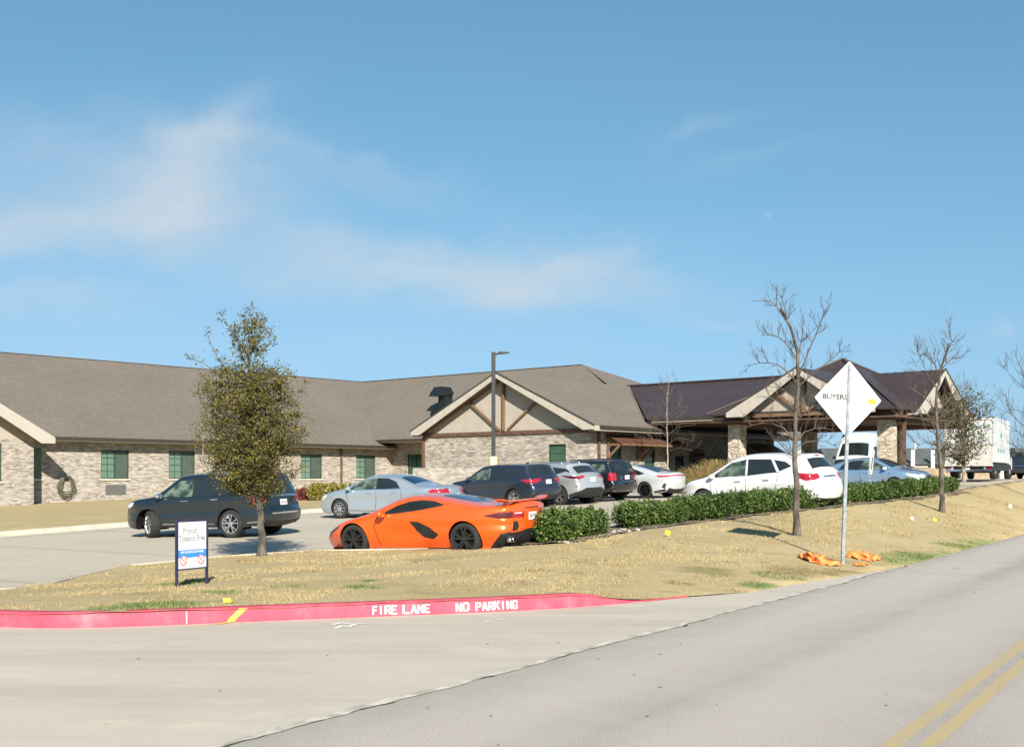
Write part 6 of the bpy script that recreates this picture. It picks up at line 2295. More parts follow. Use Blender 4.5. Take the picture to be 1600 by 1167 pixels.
class Branches:
    def __init__(s, seed):
        s.m, s.r = MB(), random.Random(seed)
        s.tips = []

    def limb(s, pts, r0, r1, n=6):
        """smooth a rough polyline, add wobble, and lay a tapered tube"""
        P = [Vector(p) for p in pts]
        Q = []
        for i in range(len(P) - 1):
            p0, p1, p2, p3 = P[max(i - 1, 0)], P[i], P[i + 1], P[min(i + 2, len(P) - 1)]
            m_ = max(2, int((p2 - p1).length / .16))
            for k in range(m_):
                t = k / m_
                Q.append(0.5 * ((2 * p1) + (p2 - p0) * t + (2 * p0 - 5 * p1 + 4 * p2 - p3) * t * t + (3 * p1 - p0 - 3 * p2 + p3) * t ** 3))
        Q.append(P[-1])
        w_ = min(.018, r0 * .5)
        for i in range(1, len(Q)):
            Q[i] = Q[i] + Vector((s.r.uniform(-w_, w_), s.r.uniform(-w_, w_), s.r.uniform(-w_, w_)))
        N = len(Q)
        s.m.tube(Q, [r0 + (r1 - r0) * (i / (N - 1)) ** .8 for i in range(N)], n, False)
        return Q

    def grow(s, p, d, L, r, depth, up=.25, spread=.65, kink=.2):
        """a twig that forks and forks again"""
        n_ = max(2, int(L / .09))
        pts, q, dd = [p], Vector(p), Vector(d).normalized()
        dirs = [dd]
        for i in range(n_):
            dd = (dd + Vector((s.r.uniform(-kink, kink), s.r.uniform(-kink, kink), s.r.uniform(-kink, kink) + up * .10))).normalized()
            q = q + dd * (L / n_)
            pts.append(q.copy())
            dirs.append(dd)
        s.m.tube(pts, [max(.0022, r * (1 - .75 * i / n_)) for i in range(n_ + 1)], 4 if r < .012 else 5, False)
        s.tips.append((pts[-1], dirs[-1]))
        if depth <= 0:
            return
        kids = s.r.randint(2, 4) if depth > 1 else s.r.randint(2, 3)
        for k in range(kids):
            i = s.r.randint(max(1, int(n_ * .25)), n_)
            a = Vector((s.r.uniform(-1, 1), s.r.uniform(-1, 1), s.r.uniform(-.5, 1))).normalized()
            nd_ = (dirs[i] + a * spread).normalized()
            s.grow(pts[i], nd_, L * s.r.uniform(.4, .75), r * .55, depth - 1, up, spread, kink)

    def sprout(s, line, count, L, r, depth, up=1.5, t0=.25, out=None, spread=.5):
        for k in range(count):
            i = s.r.randint(int(len(line) * t0), len(line) - 2)
            d = (line[min(i + 1, len(line) - 1)] - line[max(i - 1, 0)]).normalized()
            a = Vector((s.r.uniform(-1, 1), s.r.uniform(-1, 1), s.r.uniform(-.1, .9)))
            a = (a - d * a.dot(d)).normalized()
            f = 1 - i / len(line) * .5
            s.grow(line[i], (d * .55 + a * .8).normalized(), L * f * s.r.uniform(.6, 1.2), r, depth, up, spread)


def tree_frame(px, py):
    h = lawn_hit(px, py)
    return h


def px_tree(name, label, base_px, trunk, limbs, seed, r0, r1, twigs=(6, .6, .012, 3), group=None, cat='bare tree', Y=None, z=None, bark='bark', depthspread=.5, flare=True, lseg=6):
    """a leafless tree whose trunk and main limbs follow what the photograph shows; each limb is given its own depth"""
    if Y is None:
        h = lawn_hit(*base_px)
        X0, Y0, Z0 = h[0], h[1], h[2] + E
    else:
        X0, Y0 = (base_px[0] - 800) / F * Y, Y
        Z0 = z if z is not None else E + (747 - base_px[1]) / F * Y
    sc = Y0 / F
    root = empty(name, (X0, Y0, Z0))
    tag(root, label, cat, group)
    rr = random.Random(seed)

    def loc(px, py, dy=0.0): return Vector(((px - base_px[0]) * sc, dy, (base_px[1] - py) * sc))
    B = Branches(seed)
    tl = B.limb([loc(*p) for p in trunk], r0, r1, 9)
    if flare:
        B.m.tube([tl[0] + Vector((0, 0, -.15)), tl[0] + Vector((0, 0, .0)), tl[0] + Vector((0, 0, .12)), tl[0] + Vector((0, 0, .3))], [r0 * 1.7, r0 * 1.35, r0 * 1.08, r0 * .98], 9, False)
    B.m.build('trunk', bark, root, True)
    C = Branches(seed + 1)
    cnt, L, tr, dep = twigs
    for lb in limbs:
        dy = rr.uniform(-1, 1) * depthspread
        n_ = len(lb)
        pts = [loc(p[0], p[1], dy * (i / (n_ - 1)) ** 1.2) for i, p in enumerate(lb)]
        length = sum((pts[i + 1] - pts[i]).length for i in range(n_ - 1))
        ln = C.limb(pts, max(tr * 1.3, r1 * .9 * min(1, length / 1.5)), .005, lseg)
        C.sprout(ln, int(cnt * max(.6, length / 1.2)), L, tr * .75, dep, t0=.15)
    C.sprout(tl, cnt, L, tr * .8, dep, t0=.35)
    C.m.build('crown', 'twig', root, True)
    return root, C


# --- the bare tree in the middle
px_tree('bare_tree', 'taller bare tree standing left of the diamond sign', (1245, 836),
        [(1245, 836), (1244, 770), (1242, 700), (1243, 650), (1247, 600), (1246, 560), (1240, 525), (1230, 500), (1220, 482)],
        [[(1247, 590), (1262, 550), (1275, 515), (1282, 490), (1290, 478)], [(1246, 605), (1268, 585), (1292, 565), (1316, 543)], [(1246, 600), (1225, 578), (1200, 567), (1160, 574)],
         [(1236, 515), (1222, 488), (1206, 470), (1176, 468)], [(1230, 500), (1222, 478), (1214, 462)], [(1244, 560), (1225, 535), (1200, 525), (1182, 528)], [(1246, 565), (1252, 520), (1250, 495)],
         [(1243, 655), (1228, 635), (1205, 620), (1185, 618)], [(1243, 660), (1262, 640), (1285, 628)], [(1242, 690), (1225, 668), (1195, 660), (1165, 668)], [(1243, 695), (1258, 675), (1290, 668), (1310, 676)],
         [(1242, 715), (1222, 700), (1208, 685)], [(1242, 720), (1232, 690), (1215, 675)], [(1243, 700), (1262, 690), (1290, 690), (1310, 700)], [(1245, 640), (1262, 620), (1290, 612)], [(1244, 625), (1222, 605), (1198, 600)]],
        31, .078, .024, (12, .36, .0080, 2), 'bare trees on the lawn')
# --- smaller bare tree on the right
px_tree('bare_tree', 'smaller bare tree on the lawn in front of the box truck', (1472, 800),
        [(1472, 800), (1471, 740), (1466, 690), (1463, 645), (1466, 600), (1473, 570), (1484, 535)],
        [[(1466, 600), (1458, 570), (1440, 555), (1428, 560)], [(1473, 575), (1488, 560), (1508, 558)], [(1478, 555), (1484, 535), (1492, 522)], [(1466, 610), (1450, 585), (1432, 545)],
         [(1463, 645), (1448, 620), (1425, 600)], [(1463, 650), (1485, 620), (1510, 605)], [(1464, 665), (1445, 655), (1415, 648), (1400, 640)], [(1465, 680), (1448, 670), (1430, 672)],
         [(1465, 690), (1485, 660), (1512, 650), (1530, 655)], [(1467, 715), (1490, 705), (1520, 712)], [(1466, 700), (1450, 690), (1435, 700)], [(1464, 655), (1490, 640), (1525, 628)], [(1468, 725), (1480, 712), (1500, 720)]],
        57, .085, .026, (11, .62, .012, 2), 'bare trees on the lawn')
# --- bare tree whose branches reach in from the right edge
px_tree('bare_tree', 'bare tree at the right edge, only its outer branches in view', (1640, 790),
        [(1640, 790), (1640, 700), (1634, 640), (1628, 580)],
        [[(1634, 640), (1612, 605), (1596, 570), (1590, 545)], [(1636, 670), (1610, 650), (1585, 640), (1558, 648)], [(1632, 620), (1605, 610), (1580, 590), (1563, 572)], [(1638, 700), (1610, 690), (1588, 670), (1560, 655)],
         [(1638, 715), (1605, 700), (1575, 712)], [(1638, 730), (1612, 722), (1590, 700), (1572, 690)], [(1636, 690), (1600, 665), (1578, 640), (1572, 610)], [(1630, 600), (1660, 560)], [(1634, 640), (1670, 610)]],
        77, .08, .03, (7, .75, .012, 2), None)
# --- small planted tree beside the entrance
px_tree('bare_sapling', 'thin bare sapling in front of the brick wall by the entrance awnings', (1043, 752),
        [(1043, 752), (1043, 700), (1042, 650), (1043, 610), (1048, 585)],
        [[(1043, 700), (1030, 690), (1005, 695)], [(1043, 695), (1058, 685), (1082, 690)], [(1043, 685), (1028, 670), (1000, 668)], [(1043, 680), (1060, 668), (1085, 665)], [(1043, 670), (1020, 655), (1000, 650)],
         [(1043, 665), (1062, 650), (1078, 640)], [(1042, 655), (1025, 635), (1010, 628)], [(1042, 650), (1060, 636), (1078, 636)], [(1043, 640), (1033, 620), (1025, 612)], [(1043, 625), (1052, 605), (1056, 595)], [(1043, 620), (1036, 600), (1034, 590)],
         [(1043, 705), (1065, 700), (1080, 705)], [(1043, 690), (1015, 685), (990, 682)]],
        91, .045, .015, (5, .7, .007, 2), None, Y=55.0, bark='bark_pale', depthspread=.8)
px_tree('bare_sapling', 'thin bare sapling in front of the brick wall, half hidden by the leafy oak', (318, 792),
        [(318, 792), (318, 740), (317, 700), (318, 668)],
        [[(318, 730), (308, 710), (296, 700)], [(318, 725), (328, 708), (338, 700)], [(317, 710), (308, 690), (303, 672)], [(318, 705), (326, 685), (332, 670)], [(317, 720), (330, 712), (342, 706)]],
        93, .055, .02, (5, .7, .010, 2), None, Y=52.0, bark='bark_pale', depthspread=.8)

# --- the leafy oak on the left
ob = lawn_hit(409, 868)
osc = ob[1] / F
oak = empty('oak_tree', (ob[0], ob[1], ob[2] + E))
tag(oak, 'leafy olive-green oak with a ragged top standing on the near lawn', 'tree')


def oloc(px, py, dy=0.0): return Vector(((px - 409) * osc, dy, (868 - py) * osc))


B = Branches(5)
tl = B.limb([oloc(409, 868), oloc(408, 820), oloc(405, 780), oloc(400, 730), (oloc(396, 680)), oloc(392, 620), oloc(388, 570), oloc(392, 540)], .078, .028, 10)
B.m.tube([tl[0] + Vector((0, 0, -.1)), tl[0] + Vector((0, 0, .02)), tl[0] + Vector((0, 0, .10)), tl[0] + Vector((0, 0, .25))], [.14, .115, .09, .078], 10, False)
B.m.build('trunk', 'bark', oak, True)
B = Branches(6)
rr = random.Random(12)
centers = []
# leader branches; every branch carries sprays of leaves
env = [(772, 398, 30), (758, 395, 54), (735, 394, 68), (700, 393, 77), (660, 391, 82), (620, 389, 76), (595, 388, 66), (575, 387, 50), (560, 388, 34), (540, 390, 26), (520, 392, 24), (500, 390, 18), (488, 385, 12)]
eh = [e[0] for e in env][::-1]; ec = [e[1] for e in env][::-1]; ew = [e[2] for e in env][::-1]
nb = 0
for k in range(150):
    py = rr.uniform(578, 758)
    cx_ = np.interp(py, eh, ec); hw_ = np.interp(py, eh, ew)
    ang_ = rr.uniform(0, 2 * math.pi)
    rad = hw_ * rr.uniform(.65, 1.05)
    tipx = cx_ + rad * math.cos(ang_)
    tipd = rad * math.sin(ang_) * osc * .95
    ty = py
    sy = min(790, py + rr.uniform(20, 75))
    trunk_x = np.interp(sy, [540, 680, 780], [392, 396, 405])
    tip = oloc(tipx, ty, tipd)
    st = oloc(trunk_x, sy)
    mid = (st * .45 + tip * .55) + Vector((0, 0, rr.uniform(-.05, .12)))
    ln = B.limb([st, mid, tip], .016, .004, 5)
    nb += 1
    nlen = len(ln)
    for i in range(int(nlen * .28), nlen):
        for j in range(rr.randint(6, 10)):
            g_ = .125
            centers.append(ln[i] + Vector((rr.gauss(0, g_), rr.gauss(0, g_), rr.gauss(0, g_ * .85))))
    for q in range(3):
        i = rr.randint(int(nlen * .35), nlen - 1)
        d = Vector((rr.uniform(-1, 1), rr.uniform(-1, 1), rr.uniform(-.3, .9))).normalized()
        l_ = rr.uniform(.15, .38)
        p1 = ln[i] + d * l_
        B.m.tube([ln[i], ln[i] + d * l_ * .5, p1], [.006, .004, .002], 4, False)
        for j in range(14):
            t = rr.uniform(.2, 1.05)
            centers.append(ln[i] + d * l_ * t + Vector((rr.gauss(0, .05), rr.gauss(0, .05), rr.gauss(0, .05))))
# dense clumps of leaves filling the crown's outer volume, with gaps between them
for k in range(330):
    py = rr.uniform(576, 770)
    hw_ = np.interp(py, eh, ew)
    cx_ = np.interp(py, eh, ec)
    a_ = rr.uniform(0, 6.283)
    q_ = rr.uniform(.25, .97) ** .6 * (.88 + .16 * math.sin(a_ * 3 + py * .06) + .08 * math.sin(a_ * 5 - py * .11))
    c_ = oloc(cx_ + hw_ * q_ * math.cos(a_), py, hw_ * q_ * math.sin(a_) * osc)
    r_ = rr.uniform(.05, .13)
    for j in range(rr.randint(30, 62)):
        centers.append(c_ + Vector((rr.gauss(0, r_), rr.gauss(0, r_), rr.gauss(0, r_ * .7))))
for k in range(62):
    py = rr.uniform(500, 585)
    hw_ = np.interp(py, [500, 530, 560, 585], [14, 26, 40, 62])
    c_ = oloc(392 + hw_ * rr.uniform(-1, 1), py, hw_ * rr.uniform(-1, 1) * osc)
    r_ = rr.uniform(.035, .075)
    for j in range(rr.randint(14, 26)):
        centers.append(c_ + Vector((rr.gauss(0, r_), rr.gauss(0, r_), rr.gauss(0, r_ * 1.2))))
# ragged sprigs at the top and at the left shoulder
for line, den in (([(388, 560), (372, 530), (355, 510), (340, 487)], 34), ([(392, 545), (388, 520), (385, 495)], 30), ([(394, 545), (398, 515), (404, 492)], 34), ([(396, 550), (408, 530), (425, 512)], 24), ([(396, 560), (415, 545), (428, 530)], 24),
                  ([(370, 600), (345, 565), (332, 540), (326, 520)], 26), ([(365, 610), (335, 580), (310, 565), (292, 560)], 20), ([(420, 600), (445, 582), (460, 590)], 22), ([(430, 640), (462, 625), (476, 600)], 24), ([(380, 560), (372, 535), (368, 512)], 28),
                  ([(350, 660), (322, 640), (306, 612)], 20), ([(440, 700), (465, 690), (474, 668)], 24), ([(355, 720), (335, 735), (330, 742)], 26), ([(392, 560), (395, 520), (392, 488)], 60), ([(388, 560), (405, 528), (412, 500)], 50), ([(385, 575), (375, 545), (362, 520)], 40), ([(345, 690), (320, 690), (305, 680)], 14), ([(430, 735), (455, 745), (465, 738)], 16)):
    dy = rr.uniform(-.25, .25)
    pts = [oloc(p[0], p[1], dy * i / 3) for i, p in enumerate(line)]
    ln = B.limb(pts, .012, .003, 5)
    for j in range(int(den * 2.6)):
        i = rr.randint(int(len(ln) * .2), len(ln) - 1)
        centers.append(ln[i] + Vector((rr.gauss(0, .055), rr.gauss(0, .055), rr.gauss(0, .055))))
    for j in range(6):
        i = rr.randint(int(len(ln) * .3), len(ln) - 1)
        d = Vector((rr.uniform(-1, 1), rr.uniform(-1, 1), rr.uniform(-.2, 1))).normalized() * rr.uniform(.08, .22)
        B.m.tube([ln[i], ln[i] + d * .5, ln[i] + d], [.004, .003, .0015], 4, False)
        for q in range(5): centers.append(ln[i] + d * rr.uniform(.4, 1.05) + Vector((rr.gauss(0, .02), rr.gauss(0, .02), rr.gauss(0, .02))))
B.m.build('branches', 'twig', oak, True)
centers = [c for c in centers if c.z > 1.05 * .9 or rr.random() < .3]
leaf_mesh('crown', [tuple(c) for c in centers], .027, 'oak_leaf', oak, seed=3, aspect=.5, mats2='oak_leaf_dull', frac2=.35)

# --- small leafy tree further back on the right
tz = lawn_hit(1506, 757)
Yt = 50.0
tr_ = empty('small_tree', ((1506 - 800) / F * Yt, Yt, E + (747 - 752) / F * Yt))
tag(tr_, 'small tree with thin dull green foliage beyond the hedge, beside the box truck', 'tree')
ts_ = Yt / F
B = Branches(41)
tloc = lambda px, py, dy=0.0: Vector(((px - 1506) * ts_, dy, (752 - py) * ts_))
tl = B.limb([tloc(1506, 752), tloc(1505, 710), tloc(1503, 670), tloc(1502, 630)], .10, .03, 8)
B.m.build('trunk', 'bark_pale', tr_, True)
B = Branches(42)
cs_ = []
for k in range(80):
    py = rr.uniform(606, 714)
    hw_ = 20 + 26 * math.sin(math.pi * min(1, max(0, (py - 600) / 130)))
    a_ = rr.uniform(0, 6.283)
    tip = tloc(1502 + hw_ * math.cos(a_) + (6 if py < 640 else 0), py, hw_ * math.sin(a_) * ts_)
    st = tloc(1503, min(725, py + rr.uniform(10, 35)))
    ln = B.limb([st, (st * .5 + tip * .5) + Vector((0, 0, .1)), tip], .02, .005, 4)
    for i in range(int(len(ln) * .3), len(ln)):
        for j in range(6): cs_.append(ln[i] + Vector((rr.gauss(0, .15), rr.gauss(0, .15), rr.gauss(0, .12))))
    for q in range(2):
        i = rr.randint(int(len(ln) * .4), len(ln) - 1)
        B.grow(ln[i], Vector((rr.uniform(-1, 1), rr.uniform(-1, 1), rr.uniform(-.2, 1))), .4, .008, 1)
B.m.build('branches', 'twig', tr_, True)
leaf_mesh('crown', [tuple(c) for c in cs_], .06, 'oak_leaf_dull', tr_, seed=8)


# --- clipped hedge shrubs along the lot edge
def shrub_proto(seed, rx, ry, h, nleaf, size=.035):
    r_ = random.Random(seed)
    pts = []
    lobes = [(r_.uniform(-.5, .5) * rx, r_.uniform(-.5, .5) * ry, h * r_.uniform(.45, .62), r_.uniform(.36, .58)) for _ in range(8)]
    lobes.append((0, 0, h * .40, .72))
    while len(pts) < nleaf:
        l = r_.choice(lobes)
        u = Vector((r_.gauss(0, 1), r_.gauss(0, 1), r_.gauss(0, 1))).normalized()
        k = r_.uniform(.72, 1.04) if r_.random() < .8 else r_.uniform(.2, .8)
        p = Vector((l[0] + u.x * rx * l[3] * k, l[1] + u.y * ry * l[3] * k, l[2] + u.z * h * .5 * k * (.8 + .3 * l[3])))
        if p.z < .02: continue
        pts.append(tuple(p))
    for k in range(46):       # shoots that stand clear of the top
        a_, q = r_.uniform(0, 6.283), r_.uniform(0, .9)
        bx, by = math.cos(a_) * rx * q, math.sin(a_) * ry * q
        hh = h * (1.0 - .25 * q * q)
        dx, dy_ = r_.uniform(-.3, .3), r_.uniform(-.3, .3)
        for j in range(12):
            t = j / 12 * (.07 + .028 * (k % 8))
            pts.append((bx + dx * t + r_.gauss(0, .012), by + dy_ * t + r_.gauss(0, .012), hh - .08 + t))
    return pts


protos = []
for i in range(4):
    pts = shrub_proto(60 + i, .62, .55, .70, 6800)
    protos.append(pts)
hedge_spots = []
line = [p + nrm * .62 for p in hedge_front]
line = np.array(line)
dcum = np.concatenate([[0], np.cumsum(np.linalg.norm(np.diff(line, axis=0), axis=1))])
s_, k = .72, 0
while s_ < dcum[-1] - .2:
    x, y = np.interp(s_, dcum, line[:, 0]), np.interp(s_, dcum, line[:, 1])
    px_ = 800 + F * x / y
    if 930 < px_ < 984 and s_ < 6:
        s_ += .12
        continue
    hedge_spots.append((x, y))
    s_ += .80 if k % 3 else .88
    k += 1
shr = []
meshes = []
words = []
for i, pts in enumerate(protos):
    rt = empty('hedge_shrub', (0, 0, 0))
    lf = leaf_mesh('foliage', pts, .030, 'box_leaf', rt, seed=70 + i, aspect=.6, mats2='box_leaf_tan', frac2=.10)
    st = MB()
    rs = random.Random(i)
    for q in range(9):
        a_ = rs.uniform(0, 6.283)
        st.tube([(0.05 * math.cos(a_), .05 * math.sin(a_), -.05), (.2 * math.cos(a_), .2 * math.sin(a_), .25), (.35 * math.cos(a_), .33 * math.sin(a_), .5)], [.014, .010, .005], 5, False)
    st.build('stems', 'twig', rt, True)
    shr.append(rt)
used = [False] * 4
for i, (x, y) in enumerate(hedge_spots):
    j = i % 4
    z = lawn_z(x, y)
    src = shr[j]
    if not used[j]:
        o = src; used[j] = True
    else:
        o = src.copy(); COL.objects.link(o)
        for ch in src.children:
            c2 = ch.copy(); COL.objects.link(c2); c2.parent = o
    o.location = (x, y, z - .02)
    o.rotation_euler = (0, 0, random.uniform(0, 6.28))
    fy = .84 if x < 2.2 else (.79 if x < 9 else .75)
    o.scale = (random.uniform(.95, 1.12), random.uniform(.95, 1.12), fy * random.uniform(.92, 1.12))
    HN = len(hedge_spots)
    ordn = ['first', 'second', 'third', 'fourth', 'fifth', 'sixth', 'seventh', 'eighth', 'ninth', 'tenth', 'eleventh', 'twelfth', 'thirteenth', 'fourteenth', 'fifteenth']
    if i < HN / 2:
        lab = 'dark green hedge shrub, ' + ordn[i] + ' from the orange sports car' if i else 'dark green hedge shrub overlapping the tail of the orange sports car'
    else:
        kk = HN - 1 - i
        lab = 'dark green hedge shrub, ' + ordn[kk] + ' from the right end of the hedge' if kk else 'dark green hedge shrub at the right end of the hedge'
    tag(o, lab, 'shrub', 'clipped shrubs forming the hedge')
# mulch bed under the hedge with a few pale stones
mb = MB()
NB = 90
rows = []
for i in range(NB + 1):
    p = along(hedge_front, i / NB)
    row_ = []
    for u in (-.12 + .07 * math.sin(i * 1.7) + .05 * math.sin(i * .6), .3, .7, 1.1, 1.45):
        q = p + nrm * u
        row_.append((q[0], q[1], lawn_z(*q) + .022 + .01 * math.sin(i * 2.3 + u * 5)))
    rows.append(row_)
for i in range(NB):
    for k in range(4): mb.quad(rows[i][k], rows[i + 1][k], rows[i + 1][k + 1], rows[i][k + 1])
tag(mb.build('mulch_bed', 'mulch', None, True), kind='structure')
pmat('pale_stone', (.28, .25, .20), 0.9, col2=(.45, .41, .34), nscale=8, bump=.4)
bmx = MB()
rs = random.Random(9)
for k in range(42):
    i_ = rs.random()
    if k < 16: t, u = rs.uniform(.10, .19), rs.uniform(-.1, .5)
    elif k < 22: t, u = rs.uniform(-.01, .02), rs.uniform(-.1, .3)
    else: t, u = rs.uniform(0, .9), rs.uniform(-.15, .15)
    p = along(hedge_front, max(0, t)) + nrm * u
    sz = rs.uniform(.025, .06) if k < 22 else rs.uniform(.015, .035)
    z = lawn_z(*p)
    bm = bmesh.new(); bmesh.ops.create_icosphere(bm, subdivisions=1, radius=sz)
    for v in bm.verts: v.co = Vector((v.co.x * rs.uniform(.8, 1.3), v.co.y * rs.uniform(.8, 1.3), v.co.z * rs.uniform(.5, .8)))
    vs = [(v.co.x + p[0], v.co.y + p[1], v.co.z + z + sz * .3) for v in bm.verts]
    bmx.add(vs, [tuple(v.index for v in f.verts) for f in bm.faces]); bm.free()
tag(bmx.build('bed_stones', 'pale_stone'), kind='stuff')


# --- low bushes against the building and tall ornamental grass
def bush(name, label, px, py, Y, rx, h, mat, seed, n=2600, size=.05, group=None, mats2=None, frac2=0.0, cat='bush'):
    X = (px - 800) / F * Y
    z = float(Hp(X, Y)) + E + .12
    rt = empty(name, (X, Y, z))
    tag(rt, label, cat, group)
    leaf_mesh('foliage', shrub_proto(seed, rx, rx * .7, h, n), size, mat, rt, seed=seed, mats2=mats2, frac2=frac2)
    m = MB()
    for q in range(6):
        a_ = q * 1.05
        m.tube([(0, 0, -.1), (rx * .4 * math.cos(a_), rx * .3 * math.sin(a_), h * .5)], [.02, .008], 5, False)
    m.build('stems', 'twig', rt, True)
    return rt


gb = 'low bushes along the brick wall'
bush('low_bush', 'low yellow-green bush behind the saloon bonnet, leftmost along the brick wall', 497, 0, 57, .75, .75, 'bush_yellow', 81, group=gb)
bush('low_bush', 'low yellow-green bush between two others along the brick wall', 521, 0, 57.5, .9, .72, 'bush_yellow', 82, group=gb)
bush('low_bush', 'low yellow-green bush nearest the pale saloon along the brick wall', 546, 0, 58, .9, .66, 'bush_yellow', 83, group=gb)
bush('red_bush', 'small dark red bush at the wall just right of the leafy oak', 474, 0, 58, .5, .5, 'bush_red', 84, group=None)


def grass_clump(X, Y, h, rad, n, label, mat='tall_grass', mat2='tall_grass_green', seed=1):
    z = float(Hp(X, Y)) + E + .05
    r_ = np.random.default_rng(seed)
    a_ = r_.uniform(0, 2 * math.pi, n)
    q = np.sqrt(r_.uniform(0, 1, n)) * rad * .45
    bx, by = q * np.cos(a_), q * np.sin(a_)
    hh = h * r_.uniform(.6, 1.05, n)
    lean = r_.uniform(.15, .55, n) * rad * 1.6
    wd_ = .016
    vs, fs, mi = [], [], []
    for i in range(n):
        dx, dy_ = math.cos(a_[i]), math.sin(a_[i])
        tx, ty = -dy_ * wd_, dx * wd_
        b0 = len(vs)
        for t in (0, .45, .8, 1.0):
            l_ = lean[i] * t ** 2.2
            w_ = 1 - t * .8
            zz = hh[i] * (t - .12 * t ** 3)
            vs += [(bx[i] + dx * l_ - tx * w_, by[i] + dy_ * l_ - ty * w_, zz), (bx[i] + dx * l_ + tx * w_, by[i] + dy_ * l_ + ty * w_, zz)]
        fs += [(b0 + 2 * k, b0 + 2 * k + 1, b0 + 2 * k + 3, b0 + 2 * k + 2) for k in range(3)]
        g2 = r_.random() < .25 or hh[i] < h * .72 and r_.random() < .5
        mi += [1 if g2 else 0] * 3
    o = mesh_obj('ornamental_grass', vs, fs, [MATS[mat], MATS[mat2]], None, False, mi)
    o.location = (X, Y, z)
    tag(o, label, 'ornamental grass', 'tall tan grass clumps by the entrance')
    return o


gl = ['tall tan grass clump right beside the pale grey fastback', 'tall tan grass clump, second from the pale grey fastback', 'tall tan grass clump, third from the pale grey fastback', 'tall tan grass clump in front of the shaded entrance door', 'tall tan grass clump nearest the left stone pillar', 'tall tan grass clump partly behind the white crossover bonnet']
for i, (px_, Y_, h_) in enumerate(((1071, 55.6, 1.0), (1082, 56.2, 1.2), (1095, 56.6, 1.35), (1108, 57.0, 1.5), (1123, 57.4, 1.7), (1138, 57.2, 1.6))):
    grass_clump((px_ - 800) / F * Y_, Y_, h_, .95, 620, gl[i], seed=100 + i)

# --- blades of dormant grass on the near lawn, one uncountable mass
def blades(name, n_try, mat, seed, region, hmin, hmax, wmul=1.0, spots_=None):
    r_ = np.random.default_rng(seed)
    x0, x1, y0, y1 = region
    # draw in (px, py)-independent fashion: denser where nearer to the road and kerb
    y = y0 + (y1 - y0) * r_.random(n_try) ** 1.6
    x = r_.uniform(x0, x1, n_try)
    ok = in_poly(x, y, ISL) & (np.abs(x) < .47 * y + .6)
    x, y = x[ok], y[ok]
    if spots_ is not None:
        keep = np.zeros(len(x), bool)
        for sx, sy, sr in spots_:
            keep |= ((x - sx) / sr) ** 2 + ((y - sy) / (sr * .8)) ** 2 < r_.random(len(x)) ** .5
        x, y = x[keep], y[keep]
    # keep clear of kerb top
    cl = np.sin(x * 1.1 + 1.7 * np.sin(y * .8)) + np.sin(y * 2.9 + 1.2 * np.sin(x * 1.6)) + np.sin(x * 4.1 - y * 1.3) * .7
    ok = (cl + r_.normal(0, .7, len(x)) > .45) if spots_ is None else np.ones(len(x), bool)
    x, y = x[ok], y[ok]
    kd = poly_dist(np.column_stack([x, y]), KERB[::6])
    ok = kd > .17
    x, y = x[ok], y[ok]
    patch = np.sin(x * 1.9 + 2 * np.sin(y * .9)) * np.sin(y * 2.3 + x * .7) + r_.normal(0, .5, len(x))
    z = Hl(x, y) + E
    n = len(x)
    h = r_.uniform(hmin, hmax, n) * (1 + .35 * np.clip(patch, -1, 1)) * (.9 + y * .012)
    w_ = .0045 * wmul * (.6 + y / 20)
    a_ = r_.uniform(0, 2 * math.pi, n)
    la, ll = r_.uniform(0, 2 * math.pi, n), h * r_.uniform(.3, 1.3, n)
    V = np.empty((n * 3, 3))
    V[0::3] = np.column_stack([x - np.cos(a_) * w_, y - np.sin(a_) * w_, z - .005])
    V[1::3] = np.column_stack([x + np.cos(a_) * w_, y + np.sin(a_) * w_, z - .005])
    V[2::3] = np.column_stack([x + np.cos(la) * ll, y + np.sin(la) * ll, z + h])
    me = bpy.data.meshes.new(name)
    me.vertices.add(n * 3); me.vertices.foreach_set('co', V.ravel())
    me.loops.add(n * 3); me.loops.foreach_set('vertex_index', np.arange(n * 3))
    me.polygons.add(n); me.polygons.foreach_set('loop_start', np.arange(n) * 3); me.polygons.foreach_set('loop_total', np.full(n, 3))
    me.materials.append(MATS[mat])
    me.update(calc_edges=True)
    o = bpy.data.objects.new(name, me); COL.objects.link(o)
    tag(o, kind='stuff')
    return o


blades('dry_grass_blades', 620000, 'dry_grass', 1, (-8, 18, 12.5, 42), .012, .034)

pmat('weed_green', (.07, .105, .025), 0.8, col2=(.16, .19, .06), nscale=12)
pmat('thatch_brown', (.15, .11, .055), 0.9, col2=(.27, .20, .11), nscale=12)
rs = random.Random(77)
wsp, bsp = [], []
for k in range(34):
    h_ = lawn_hit(rs.uniform(380, 1300), rs.uniform(872, 925))
    (wsp if k % 5 == 0 else bsp).append((h_[0], h_[1], rs.uniform(.08, .30)))
for px_, py_, r_ in ((250, 945, .55), (200, 948, .5), (280, 912, .45), (565, 917, .28), (1185, 914, .35), (1250, 893, .7), (1215, 900, .5), (1310, 893, .4), (1450, 872, .8), (1520, 858, .9)):
    h_ = lawn_hit(px_, py_)
    (bsp if px_ in (1250, 1310) else wsp).append((h_[0], h_[1], r_))
blades('weeds', 500000, 'weed_green', 5, (-8, 16, 12.5, 34), .012, .040, 1.2, wsp)
blades('thatch', 500000, 'thatch_brown', 6, (-8, 16, 12.5, 34), .010, .035, 1.1, bsp)
